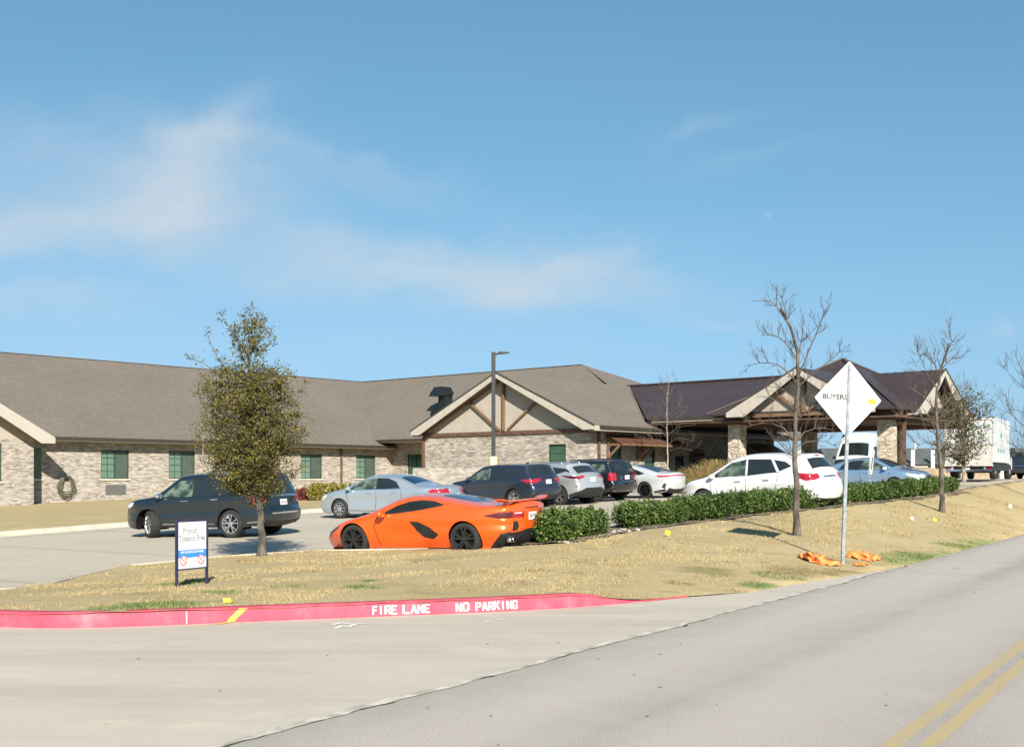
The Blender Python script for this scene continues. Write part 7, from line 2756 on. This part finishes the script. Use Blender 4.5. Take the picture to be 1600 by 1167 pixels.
# ------------------------------------------------------------------ signs, lamp, truck and small things
pmat('sign_white', (.58, .59, .60), 0.45, col2=(.62, .63, .64), nscale=1.5)
pmat('sign_text', (.02, .02, .025), 0.6)
pmat('sign_grey', (.25, .26, .27), 0.6)
pmat('galvanised', (.26, .29, .31), 0.45, .6, col2=(.42, .45, .47), nscale=14)
pmat('sticker_yellow', (.80, .76, .02), 0.5)
pmat('sign_frame', (.02, .022, .06), 0.45)
pmat('sign_blue', (.03, .22, .62), 0.5)
pmat('sign_red', (.68, .10, .12), 0.5)
pmat('sign_paletext', (.55, .57, .60), 0.5)
pmat('netting', (.92, .20, .04), 0.8, col2=(.95, .32, .10), nscale=10, bump=.6, bscale=50)
pmat('flag_yellow', (.82, .78, .01), 0.6)
pmat('flag_white', (.8, .8, .82), 0.6)
pmat('lamp_black', (.010, .011, .012), 0.5, .2)
pmat('base_orange', (.75, .38, .20), 0.7, col2=(.82, .55, .38), nscale=6)
pmat('truck_white', (.42, .43, .43), 0.45, col2=(.54, .56, .56), nscale=2.5)
pmat('truck_grey', (.34, .33, .31), 0.5, col2=(.42, .41, .39), nscale=3)
pmat('sign_green', (.16, .42, .26), 0.5)
pmat('teal_text', (.08, .25, .27), 0.5)
pmat('slate_roof', (.055, .065, .065), 0.8, col2=(.08, .09, .09), nscale=1)
pmat('tan_brick', (.22, .17, .115), 0.9, col2=(.32, .25, .175), nscale=3)
pmat('hose', (.05, .055, .035), 0.7, col2=(.11, .11, .07), nscale=10)


def text_obj(name, body, size, mat, parent, loc, rot=(math.pi / 2, 0, 0), ext=.001, align='CENTER', bold=0.0, sx=1.0):
    cu = bpy.data.curves.new(name, 'FONT')
    cu.body = body
    cu.size = size
    cu.extrude = ext
    cu.offset = bold
    cu.align_x = align
    cu.align_y = 'CENTER'
    cu.resolution_u = 3
    o = bpy.data.objects.new(name, cu)
    COL.objects.link(o)
    dg = bpy.context.evaluated_depsgraph_get()
    me = bpy.data.meshes.new_from_object(o.evaluated_get(dg))
    bpy.data.objects.remove(o)
    me.materials.clear()
    me.materials.append(MATS[mat])
    o = bpy.data.objects.new(name, me)
    COL.objects.link(o)
    o.parent = parent
    o.location = loc
    o.rotation_euler = rot
    o.scale = (sx, 1, 1)
    return o


def scrawl(name, parent, mat, c, ux, width, height, n, seed):
    """a line of marks too small or blurred in the photograph to be read"""
    r_ = random.Random(seed)
    m = MB()
    ux, uz = Vector(ux).normalized(), Vector((0, 0, 1))
    c = Vector(c)
    cw = width / n
    for k in range(n):
        if r_.random() < .12: continue
        x0 = -width / 2 + k * cw
        h_ = height * r_.uniform(.65, 1.0)
        p = c + ux * x0 + uz * (-height / 2)
        for a, b, d_, e_ in ((0, 0, .28, h_), (.28, h_ * r_.uniform(.3, .8), .72, h_ * .16)):
            q = p + ux * (a * cw) + uz * (b if a else 0)
            m.quad(q, q + ux * (d_ * cw if a == 0 else (d_ - a) * cw), q + ux * (d_ * cw if a == 0 else (d_ - a) * cw) + uz * e_, q + uz * e_)
    return m.build(name, mat, parent)


# --- diamond warning sign seen from behind, on a galvanised post
h = lawn_hit(1316, 880)
Yd = h[1]
ds = Yd / F
sg_ = empty('road_sign', (h[0], h[1], h[2] + E))
tag(sg_, 'white back of a diamond road sign on a galvanised post, BUYERS printed on it', 'road sign')
axis_t = Vector(((1326 - 1316) * ds, 0, (880 - 600) * ds)).normalized()
sg_.rotation_euler = Vector((0, 0, 1)).rotation_difference(axis_t).to_euler()
dg_root = sg_
phi = R(14)                 # plate turned a little to the right of square-on
Hc = (880 - 623.5) * ds / axis_t.z
half_d = 59.5 * ds
m = MB()
# U-channel post with flanges
ca, sa = math.cos(phi), math.sin(phi)


def P_(u, d, z):             # u along the plate, d towards the viewer
    return (u * ca + d * sa * 1.0, -d * ca + u * sa, z)


def pbox(m, u0, u1, d0, d1, z0, z1):
    m.add([P_(u0, d0, z0), P_(u1, d0, z0), P_(u1, d1, z0), P_(u0, d1, z0), P_(u0, d0, z1), P_(u1, d0, z1), P_(u1, d1, z1), P_(u0, d1, z1)],
          [(0, 3, 2, 1), (4, 5, 6, 7), (0, 1, 5, 4), (1, 2, 6, 5), (2, 3, 7, 6), (3, 0, 4, 7)])


ztop = Hc + half_d - .06
pbox(m, -.030, .030, .026, .032, -.3, Hc - half_d + .12)
pbox(m, -.032, -.026, -.004, .026, -.3, Hc - half_d + .12)
pbox(m, .026, .032, -.004, .026, -.3, Hc - half_d + .12)
pbox(m, -.024, .024, .030, .036, Hc - half_d - .05, ztop)
pbox(m, -.026, -.020, .006, .030, Hc - half_d - .05, ztop)
pbox(m, .020, .026, .006, .030, Hc - half_d - .05, ztop)
pbox(m, -.040, -.026, .004, .010, Hc - half_d - .0, ztop)
pbox(m, .026, .040, .004, .010, Hc - half_d - .0, ztop)
m.cur = 1
z = .12
while z < ztop:
    dd = .0375 if z > Hc - half_d - .05 else .0335
    pbox(m, -.007, .007, dd - .001, dd, z, z + .012)
    z += .05
m.build('post', ['galvanised', 'sign_grey'], sg_)
m = MB()
Wd_ = half_d / math.cos(phi) * .945
k_ = .035
out = [(0 + s1 * k_ * 0.5, 0) for s1 in (0,)]
crn = [(0, 1), (1, 0), (0, -1), (-1, 0)]
pl = []
for i, (a, b) in enumerate(crn):
    pa, pb = crn[i - 1], crn[(i + 1) % 4]
    for t, q in ((k_, pa), (k_ * .35, None), (k_, pb)):
        if q is None: pl.append((a * (1 - .012), b * (1 - .012)))
        else: pl.append((a + (q[0] - a) * t, b + (q[1] - b) * t))
fr_ = [P_(a * Wd_, 0.0035, Hc + b * half_d) for a, b in pl]
bk_ = [P_(a * Wd_, -.0, Hc + b * half_d) for a, b in pl]
n_ = len(pl)
m.add(fr_ + bk_, [tuple(range(n_)), tuple(range(2 * n_ - 1, n_ - 1, -1))] + [(i, (i + 1) % n_, (i + 1) % n_ + n_, i + n_) for i in range(n_)])
plate = m.build('sign_plate', 'sign_white', sg_)
rot_ = (math.pi / 2, 0, phi)
uo = -.345
text_obj('lettering', 'BUYERS', .125, 'sign_text', plate, P_(uo + .080, .0045, Hc + .025), rot_, bold=.0045, sx=1.14)
text_obj('lettering', 'BARRICADES', .042, 'sign_grey', plate, P_(uo + .085, .0045, Hc - .055), rot_, sx=1.05)
scrawl('fine_print', plate, 'sign_text', P_(uo + .085, .0050, Hc - .095), (ca, sa, 0), .24, .026, 13, 1)
m = MB()
m.add([P_(.405, .0045, Hc + .035), P_(.555, .0045, Hc + .005), P_(.545, .0045, Hc - .085), P_(.40, .0045, Hc - .055)], [(3, 2, 1, 0)])
st_ = m.build('sticker', 'sticker_yellow', plate)
m = MB()
for k in range(4):
    m.quad(*[P_(u, .0055, Hc + zz) for u, zz in ((.425 + k * .03, .022 - k * .006), (.445 + k * .03, .018 - k * .006), (.445 + k * .03, .004 - k * .006), (.425 + k * .03, .008 - k * .006))])
m.build('sticker_mark', 'sign_text', st_)
m = MB()
for b in (half_d - .12, -half_d + .16):
    m.lathe([(.001, 0), (.012, 0), (.012, .012), (.001, .014)], 10, 'y', (0, 0, 0))
bolt = MB()
for b in (half_d - .13, .0, -half_d + .13):
    u_, d_ = 0, .038
    p = P_(u_, d_, Hc + b)
    bolt.box((p[0] - .009, p[1] - .006, p[2] - .009), (p[0] + .009, p[1] + .004, p[2] + .009))
bolt.build('bolts', 'galvanised', sg_)

# --- tobacco-free lawn sign on two posts
h1, h2 = lawn_hit(276, 917), lawn_hit(323, 911)
ctr = (h1 + h2) / 2
wsg = np.linalg.norm((h2 - h1)[:2])
ts2 = empty('lawn_sign', (ctr[0], ctr[1], ctr[2] + E), math.atan2((h2 - h1)[1], (h2 - h1)[0]))
tag(ts2, 'white and blue Proud to be Tobacco Free sign on two dark posts', 'sign')
sc_ = ctr[1] / F
hw = wsg / 2
zt, zb_ = (914 - 812) * sc_, (914 - 887) * sc_
m = MB()
for sgn in (-1, 1):
    m = MB(); m.box((sgn * hw - .016, -.016, -.25), (sgn * hw + .016, .016, zt + .01))
    m.build('post', 'sign_frame', ts2)
m = MB()
m.box((-hw + .018, -.012, zt - .022), (hw - .018, .012, zt + .006))
m.build('rail', 'sign_frame', ts2)
m = MB()
m.box((-hw + .018, -.012, zb_ - .02), (hw - .018, .012, zb_))
m.build('rail', 'sign_frame', ts2)
m = MB()
m.box((-hw + .019, -.006, zb_), (hw - .019, .006, zt - .022))
pn = m.build('sign_panel', 'sign_white', ts2)
ph_ = zt - .022 - zb_
pw = hw - .02
FY = -.0075
text_obj('lettering', 'Proud', .125, 'sign_grey', pn, (-.055, FY, zb_ + ph_ * .80), bold=.001, sx=.95)
text_obj('lettering', 'to be', .05, 'sign_paletext', pn, (.105, FY, zb_ + ph_ * .79))
text_obj('lettering', 'Tobacco Free', .118, 'sign_grey', pn, (0, FY, zb_ + ph_ * .64), bold=.002, sx=.80)
scrawl('fine_print', pn, 'sign_grey', (0, FY - .001, zb_ + ph_ * .425), (1, 0, 0), pw * 1.5, .014, 30, 2)
m = MB(); m.box((-pw, FY, zb_ + ph_ * .23), (pw, FY + .001, zb_ + ph_ * .395))
bl = m.build('band', 'sign_blue', pn)
text_obj('lettering', 'NOT ALLOWED ANYWHERE', .042, 'sign_white', bl, (0, FY - .002, zb_ + ph_ * .345), bold=.0012, sx=.86)
scrawl('fine_print', pn, 'sign_grey', (0, FY - .001, zb_ + ph_ * .165), (1, 0, 0), .08, .014, 6, 3)
scrawl('fine_print', pn, 'sign_grey', (0, FY - .001, zb_ + ph_ * .12), (1, 0, 0), .17, .014, 16, 4)
for sgn in (-1, 1):
    cx_, cz_ = sgn * pw * .62, zb_ + ph_ * .175
    m = MB()
    n_ = 28
    for k in range(n_):
        t0, t1 = 2 * math.pi * k / n_, 2 * math.pi * (k + 1) / n_
        m.quad(*[(cx_ + r_ * math.cos(t), FY - .0035, cz_ + r_ * math.sin(t)) for r_, t in ((.056, t0), (.070, t0), (.070, t1), (.056, t1))])
    m.bar((cx_ - .042, FY - .0035, cz_ + .042), (cx_ + .042, FY - .0035, cz_ - .042), .001, .012)
    m.build('prohibition_symbol', 'sign_red', pn)
    m = MB()
    m.lathe([(.0005, 0), (.058, 0)], 24, 'y', (cx_, FY - .0025, cz_))
    m.build('symbol_disc', 'sign_white', pn)
    m = MB()
    m.box((cx_ - .03, FY - .0032, cz_ - .007), (cx_ + .022, FY - .0028, cz_ + .003))
    m.build('symbol_mark', 'sign_grey', pn)

# --- parking-lot lamp post
Yl = 50.5
Xl = (771 - 800) / F * Yl
gz = float(Hp(Xl, Yl)) + E + .12
lp = empty('lamp_post', (Xl, Yl, gz), 0)
tag(lp, 'dark square lamp post with one flat lamp head in front of the gabled wing', 'lamp post')
zt = E + (747 - 551) / F * Yl - gz
zb2 = E + (747 - 713) / F * Yl - gz
m = MB(); m.box((-.085, -.085, zb2), (.085, .085, zt)); m.box((-.1, -.1, zt), (.1, .1, zt + .02))
m.build('pole', 'lamp_black', lp, bevel=.01)
m = MB()
m.bar((.08, 0, zt - .09), (.24, 0, zt - .02), .07, .08)
m.add([(.22, -.13, zt - .07), (.68, -.13, zt - .02), (.68, .13, zt - .02), (.22, .13, zt - .07), (.22, -.13, zt + .04), (.50, -.12, zt + .055), (.68, -.10, zt + .02), (.68, .10, zt + .02), (.50, .12, zt + .055), (.22, .13, zt + .04)],
      [(0, 3, 2, 1), (4, 5, 8, 9), (5, 6, 7, 8), (0, 1, 6, 5, 4), (3, 9, 8, 7, 2), (0, 4, 9, 3), (1, 2, 7, 6)])
m.build('lamp_head', 'lamp_black', lp)
m = MB(); m.lathe([(.17, -.4), (.17, zb2 - .02), (.155, zb2), (.001, zb2)], 24, 'z')
m.build('base', 'base_orange', lp, True)

# --- coiled hose hung on the wall
hp_ = []
Ah = AL * K + .12
cb = b_at(102, AL) * K
Yh = (AL / (.756 * (102 - 800) / F - .654)) * K
ztop_, zbot_ = E + (747 - 741) / F * Yh, E + (747 - 780) / F * Yh
hr = empty('garden_hose', (ab(Ah, cb)[0], ab(Ah, cb)[1], zbot_), math.atan2(.756, .654))
tag(hr, 'coiled dark hose hanging on the brick wall near the left corner', 'hose')
m = MB()
Hh = ztop_ - zbot_
rs = random.Random(4)
for k in range(13):
    w_, bot = rs.uniform(.24, .52), rs.uniform(.0, .42)
    zc = Hh - .06 - rs.uniform(0, .1)
    pts = []
    for i in range(25):
        t = 2 * math.pi * i / 24
        x_ = w_ * math.sin(t) * (1.0 if math.cos(t) > 0 else 1.0 + .15 * (1 - math.cos(t)))
        z_ = (zc + bot) / 2 + (zc - bot) / 2 * math.cos(t)
        pts.append((x_, rs.uniform(-.01, .01) - .02 * k / 4, max(.02, z_)))
    m.tube(pts, .017, 6, False)
m.build('coil', 'hose', hr, True)
m = MB(); m.box((-.12, -.02, Hh - .30), (.12, .10, Hh - .12))
m.build('bracket', 'lamp_black', hr)

# --- small white sign on a thin leaning post beyond the hedge
Yw = 38.5
g0 = (1356, 768)
sw = empty('small_sign', ((1355 - 800) / F * Yw, Yw, E + (747 - 774) / F * Yw))
tag(sw, 'narrow white sign, turned nearly edge-on, on a thin leaning post by the hedge', 'sign')
s3 = Yw / F
tp = Vector(((1363 - 1355) * s3, 0, (774 - 700) * s3))
m = MB(); m.bar((0, 0, -.1), tp * .95, .035, .035); m.build('post', 'galvanised', sw)
m = MB()
c0, c1 = tp * .44, tp * .96
hwv = Vector((.115, .16, .0))
pts = [c0 - hwv, c0 + hwv, c1 + hwv, c1 - hwv]
off = Vector((.012, -.03, 0))
m.add([p + off for p in pts] + [p + off + Vector((.003, .004, 0)) for p in pts], [(0, 1, 2, 3), (7, 6, 5, 4), (0, 4, 5, 1), (1, 5, 6, 2), (2, 6, 7, 3), (3, 7, 4, 0)])
sp2 = m.build('sign_panel', 'sign_white', sw)
m = MB()
c2, c3 = tp * .55, tp * .80
o2 = off + Vector((.005, -.0036, 0))
hv = Vector((.02, .028, 0)); base_ = Vector((.03, .04, 0))
m.add([c2 + base_ - hv + o2, c2 + base_ + hv + o2, c3 + base_ + hv + o2, c3 + base_ - hv + o2], [(0, 1, 2, 3)])
m.build('sign_mark', 'sign_text', sp2)

# --- utility marker flags
def flag(px, py, hpx, wpx, mat, label, seed, lean=.1, grp='marker flags stuck in the lawn'):
    h = lawn_hit(px, py)
    s_ = h[1] / F
    rt = empty('marker_flag', (h[0], h[1], h[2] + E))
    tag(rt, label, 'marker flag', grp)
    H_, W_ = hpx * s_, wpx * s_
    m = MB(); m.tube([(0, 0, -.03), (lean * H_ * .5, 0, H_ * .6), (lean * H_, 0, H_ * 1.02)], .0035, 5); m.build('wire', 'galvanised', rt)
    r_ = random.Random(seed)
    m = MB()
    n_ = 4
    V_, Fc = [], []
    for i in range(n_ + 1):
        for j in range(3):
            V_.append((lean * H_ * (.55 + .2 * j) + W_ * (i / n_) - W_ * .3, r_.uniform(-.02, .02), H_ * (.42 + .28 * j) + r_.uniform(-.012, .012) - .02 * i / n_))
    for i in range(n_):
        for j in range(2): Fc.append((i * 3 + j, (i + 1) * 3 + j, (i + 1) * 3 + j + 1, i * 3 + j + 1))
    m.add(V_, Fc); m.build('flag', mat, rt)


flag(1041, 839, 11, 7.5, 'flag_yellow', 'bright yellow marker flag just in front of the hedge', 1)
flag(1459, 816, 7, 5, 'flag_yellow', 'small yellow marker flag near the smaller bare tree trunk', 2)
flag(1424, 814, 7, 4.5, 'flag_white', 'white marker flag just left of the small yellow one', 3)
flag(1577, 797, 10, 4, 'flag_white', 'white marker flag far out on the lawn near the right edge', 4)
h = lawn_hit(356, 942)
s_ = h[1] / F
m = MB()
m.add([(-.045, -.04, .0), (.045, -.04, .005), (.055, .05, .025), (-.04, .05, .04), (-.045, -.02, .055), (.04, -.02, .045)], [(0, 1, 2, 3), (0, 4, 5, 1), (4, 3, 2, 5)])
o = m.build('marker_flag', 'flag_yellow')
o.location = (h[0], h[1], h[2] + E + .01)
tag(o, 'crumpled yellow marker lying in the grass just above the yellow kerb stripe', 'marker flag', 'marker flags stuck in the lawn')


# --- crumpled orange netting around the sign foot
def netting(pts_px, wdt, label, seed, hgt=.09):
    r_ = random.Random(seed)
    H = [lawn_hit(*p) for p in pts_px]
    c = H[len(H) // 2]
    V_, Fc = [], []
    n_, m_ = 26, 9
    P3 = np.array(H)
    d = np.concatenate([[0], np.cumsum(np.linalg.norm(np.diff(P3[:, :2], axis=0), axis=1))])
    for i in range(n_ + 1):
        t = d[-1] * i / n_
        x, y = np.interp(t, d, P3[:, 0]), np.interp(t, d, P3[:, 1])
        env_ = math.sin(math.pi * min(1, max(0, (i + .6) / (n_ + 1.2)))) ** .5
        for j in range(m_ + 1):
            v = j / m_ - .5
            yy = y + v * wdt * env_ * (1 + .25 * math.sin(i * .9 + seed))
            xx = x + .05 * math.sin(j * 1.8 + i * .5)
            bump_ = hgt * env_ * (1 - (2 * v) ** 2) * (.55 + .45 * math.sin(i * .75 + seed * 2 + 1.2 * math.sin(j * 1.1))) + r_.uniform(0, .016)
            V_.append((xx - c[0], yy - c[1], lawn_z(xx, yy) - E - c[2] + .012 + max(0, bump_)))
    for i in range(n_):
        for j in range(m_): Fc.append((i * (m_ + 1) + j, (i + 1) * (m_ + 1) + j, (i + 1) * (m_ + 1) + j + 1, i * (m_ + 1) + j + 1))
    o = mesh_obj('orange_netting', V_, Fc, MATS['netting'], None, True)
    o.location = (c[0], c[1], c[2] + E)
    sol_ = o.modifiers.new('thickness', 'SOLIDIFY'); sol_.thickness = .006
    tag(o, label, 'netting', 'orange netting lying round the sign post')


netting([(1250, 872), (1268, 877), (1288, 881), (1312, 884)], .44, 'crumpled orange netting on the grass left of the sign post', 1, .15)
netting([(1322, 870), (1335, 871), (1352, 873), (1374, 875)], .50, 'crumpled orange netting on the grass right of the sign post', 2, .13)
netting([(1338, 884), (1345, 883), (1354, 883)], .16, 'small scrap of orange netting nearest the road', 3, .04)

# --- box truck seen from the rear right
Yk = 60.5
tk = empty('box_truck', ((1553 - 800) / F * Yk, Yk, E - .06), 0)
tag(tk, 'white box truck seen from behind, grey tail lift and green emblem on its side', 'truck')
hd = Vector((.515, .857, 0))            # direction it faces
tk.rotation_euler = (0, 0, math.atan2(hd.y, hd.x))
# local frame: +x forward, +y left; origin at the ground under the rear right corner
s4 = Yk / F
ztk = (747 - 652) * s4 + .06
zfl = (747 - 722) * s4 + .06
m = MB()
m.box((0, 0, zfl), (5.0, 2.42, ztk))
m.build('box', 'truck_white', tk, bevel=.02)
m = MB()
for (y0, y1, z0, z1) in ((0, .07, zfl, ztk), (2.35, 2.42, zfl, ztk), (.07, 2.35, ztk - .12, ztk)):
    m.box((-.03, y0, z0), (-.002, y1, z1))
for k in range(1, 5):
    z = zfl + .06 + (ztk - .16 - zfl) * k / 5
    m.box((-.018, .09, z - .008), (-.002, 2.33, z + .008))
m.build('door_frame', 'truck_grey', tk)
m = MB()
m.box((-.16, .05, zfl - .12), (-.04, 2.37, (747 - 693) * s4 + .06))
m.box((-.22, .02, zfl - .2), (-.02, 2.40, zfl - .12))
m.build('tail_lift', 'truck_grey', tk, bevel=.01)
m = MB()
m.box((.0, .1, zfl - .42), (5.6, .5, zfl - .02)); m.box((.0, 1.9, zfl - .42), (5.6, 2.3, zfl - .02))
m.box((-.06, .1, zfl - .5), (.1, 2.32, zfl - .1)); m.box((.6, .3, .35), (4.2, 2.1, zfl - .1))
m.build('chassis', 'black_plastic', tk)
m = MB(); m.box((-.28, .05, .42), (-.20, 2.36, .50)); m.box((-.24, .3, .46), (-.02, .36, zfl - .3)); m.box((-.24, 2.05, .46), (-.02, 2.11, zfl - .3))
m.build('bumper', 'chrome', tk)
for y_ in (.22, 2.18):
    m = MB(); m.box((-.09, y_ - .09, zfl - .36), (-.061, y_ + .09, zfl - .22)); m.build('taillight', 'red_lens', tk)
for y_ in (.42, 2.0):
    m = MB(); m.box((-.09, y_ - .05, zfl - .35), (-.061, y_ + .05, zfl - .23)); m.build('reversing_light', 'clear_lens', tk)
m = MB(); m.box((-.085, 1.15, zfl - .37), (-.061, 1.47, zfl - .22)); m.build('number_plate', 'plate_white', tk)
for x_ in (1.35, 6.1):
    for sgn, y_ in ((-1, .1), (1, 2.32)):
        R_ = .42
        mm = MB().lathe([(.001, -.02), (.14, -.02), (.2, -.08), (.24, -.06), (.24, -.25), (.02, -.25)], 24)
        hb_ = mm.build('wheel', 'truck_grey', tk, True)
        hb_.location = (x_, y_, R_)
        hb_.rotation_euler = (0, 0, 0 if sgn > 0 else math.pi)
        mm = MB().lathe([(.24, -.03), (.26, 0), (.38, 0), (.42, -.04), (.42, -.24), (.38, -.28), (.24, -.28)], 32)
        mm.build('tyre', 'rubber', hb_, True)
# cab
m = MB()
m.add([(5.1, .15, .55), (7.1, .15, .55), (7.1, .15, 1.15), (6.35, .15, 1.32), (5.9, .15, 2.25), (5.1, .15, 2.3),
       (5.1, 2.27, .55), (7.1, 2.27, .55), (7.1, 2.27, 1.15), (6.35, 2.27, 1.32), (5.9, 2.27, 2.25), (5.1, 2.27, 2.3)],
      [(0, 1, 2, 3, 4, 5), (11, 10, 9, 8, 7, 6), (0, 6, 7, 1), (1, 7, 8, 2), (2, 8, 9, 3), (3, 9, 10, 4), (4, 10, 11, 5), (5, 11, 6, 0)])
m.build('cab', 'truck_white', tk)
m = MB()
m.quad((5.4, .147, 1.4), (6.2, .147, 1.4), (5.86, .147, 2.12), (5.4, .147, 2.12))
m.build('cab_window', 'dark_glass', tk)
m = MB(); m.box((6.25, -.12, 1.25), (6.32, .1, 1.75)); m.build('mirror', 'black_plastic', tk)
m = MB(); m.box((4.2, .05, ztk - .02), (5.75, 2.37, ztk - .55)); m.build('nose_box', 'truck_white', tk, bevel=.05)
# logos: side emblem (green sprig) with lettering, lettering on the rear doors
m = MB()
for k in range(11):
    a_ = math.pi * (.08 + .84 * k / 10)
    L_ = .30 if k % 2 else .38
    cx_, cz_ = 2.3, ztk - 1.0
    d_ = Vector((math.cos(a_), 0, math.sin(a_)))
    n2 = Vector((-d_.z, 0, d_.x)) * .055
    c_ = Vector((cx_, -.012, cz_))
    m.add([c_ + d_ * .06, c_ + d_ * L_ * .6 + n2, c_ + d_ * L_, c_ + d_ * L_ * .6 - n2], [(0, 3, 2, 1)])
m.box((2.27, -.014, ztk - 1.45), (2.33, -.011, ztk - .98))
m.build('logo', 'sign_green', tk)
scrawl('lettering', tk, 'teal_text', (2.3, -.014, ztk - 1.65), (1, 0, 0), 2.2, .26, 10, 5)
for i, (n_, sz) in enumerate(((8, .26), (8, .20), (7, .18))):
    scrawl('lettering', tk, 'teal_text', (-.022, 1.05, ztk - .42 - i * .32), (0, -1, 0), n_ * sz * .7, sz, n_, 6 + i)

# --- far slate-roofed building and tan wall seen below the canopy, right
Yf = 105
f0, f1 = (1408 - 800) / F * Yf, (1640 - 800) / F * Yf
fb_ = empty('distant_building', ((f0 + f1) / 2, Yf, E - .1))
tag(fb_, 'distant low building with a dark slate roof and white posts beyond the canopy', 'building')
hh_ = (f1 - f0) / 2
m = MB(); m.box((-hh_ - 6, 0, -1), (hh_, 10, (747 - 724) / F * Yf)); m.build('wall', 'tan_brick', fb_)
m = MB()
z0, z1 = (747 - 724) / F * Yf, (747 - 697) / F * Yf
m.add([(-hh_ - 6.4, -.6, z0), (hh_, -.6, z0), (hh_, 3.2, z1), (-hh_ - 6.4, 3.2, z1), (-hh_ - 6.4, 10.5, z0), (hh_, 10.5, z0)], [(0, 1, 2, 3), (3, 2, 5, 4), (0, 3, 4), (1, 5, 2)])
m.build('roof', 'slate_roof', fb_)
for px_ in (1422, 1453, 1500, 1560):
    x_ = (px_ - 800) / F * Yf - (f0 + f1) / 2
    m = MB(); m.box((x_ - .16, -.75, -1), (x_ + .16, -.61, (747 - 701) / F * Yf)); m.build('post', 'sign_white', fb_)
    m = MB(); m.box((x_ - .32, 3.0, z1 - .1), (x_ - .2, 3.15, z1 + .5)); m.build('vent_pipe', 'sign_white', fb_)

# --- masonry bin store with a pale cap behind the light blue saloon
Yb = 72
x0, x1 = (1425 - 800) / F * Yb, (1462 - 800) / F * Yb
bs = empty('brick_enclosure', ((x0 + x1) / 2, Yb, E - .1))
tag(bs, 'low tan brick enclosure with a pale cap behind the light blue saloon', 'enclosure')
hw2 = (x1 - x0) / 2
m = MB(); m.box((-hw2, 0, -.5), (hw2, 2.6, (747 - 728) / F * Yb)); m.build('wall', 'tan_brick', bs)
m = MB(); m.box((-hw2 + .1, -.06, (747 - 728) / F * Yb), (hw2 - .5, 2.66, (747 - 725.5) / F * Yb)); m.build('cap', 'cream_trim', bs)

# --- dark pick-up beside the truck and dim tree line far behind
def blockcar(px0, Y, mat, label, head):
    sp_ = dict(jeep, paint=mat, plate=None, extras=[])
    X = (px0 - 800) / F * Y
    Car(sp_).build().emit('parked_car', label, (X, Y), head, None)


blockcar(1606, 74, 'paint_navy', 'dark car at the right edge beyond the box truck cab', (.6, .8))
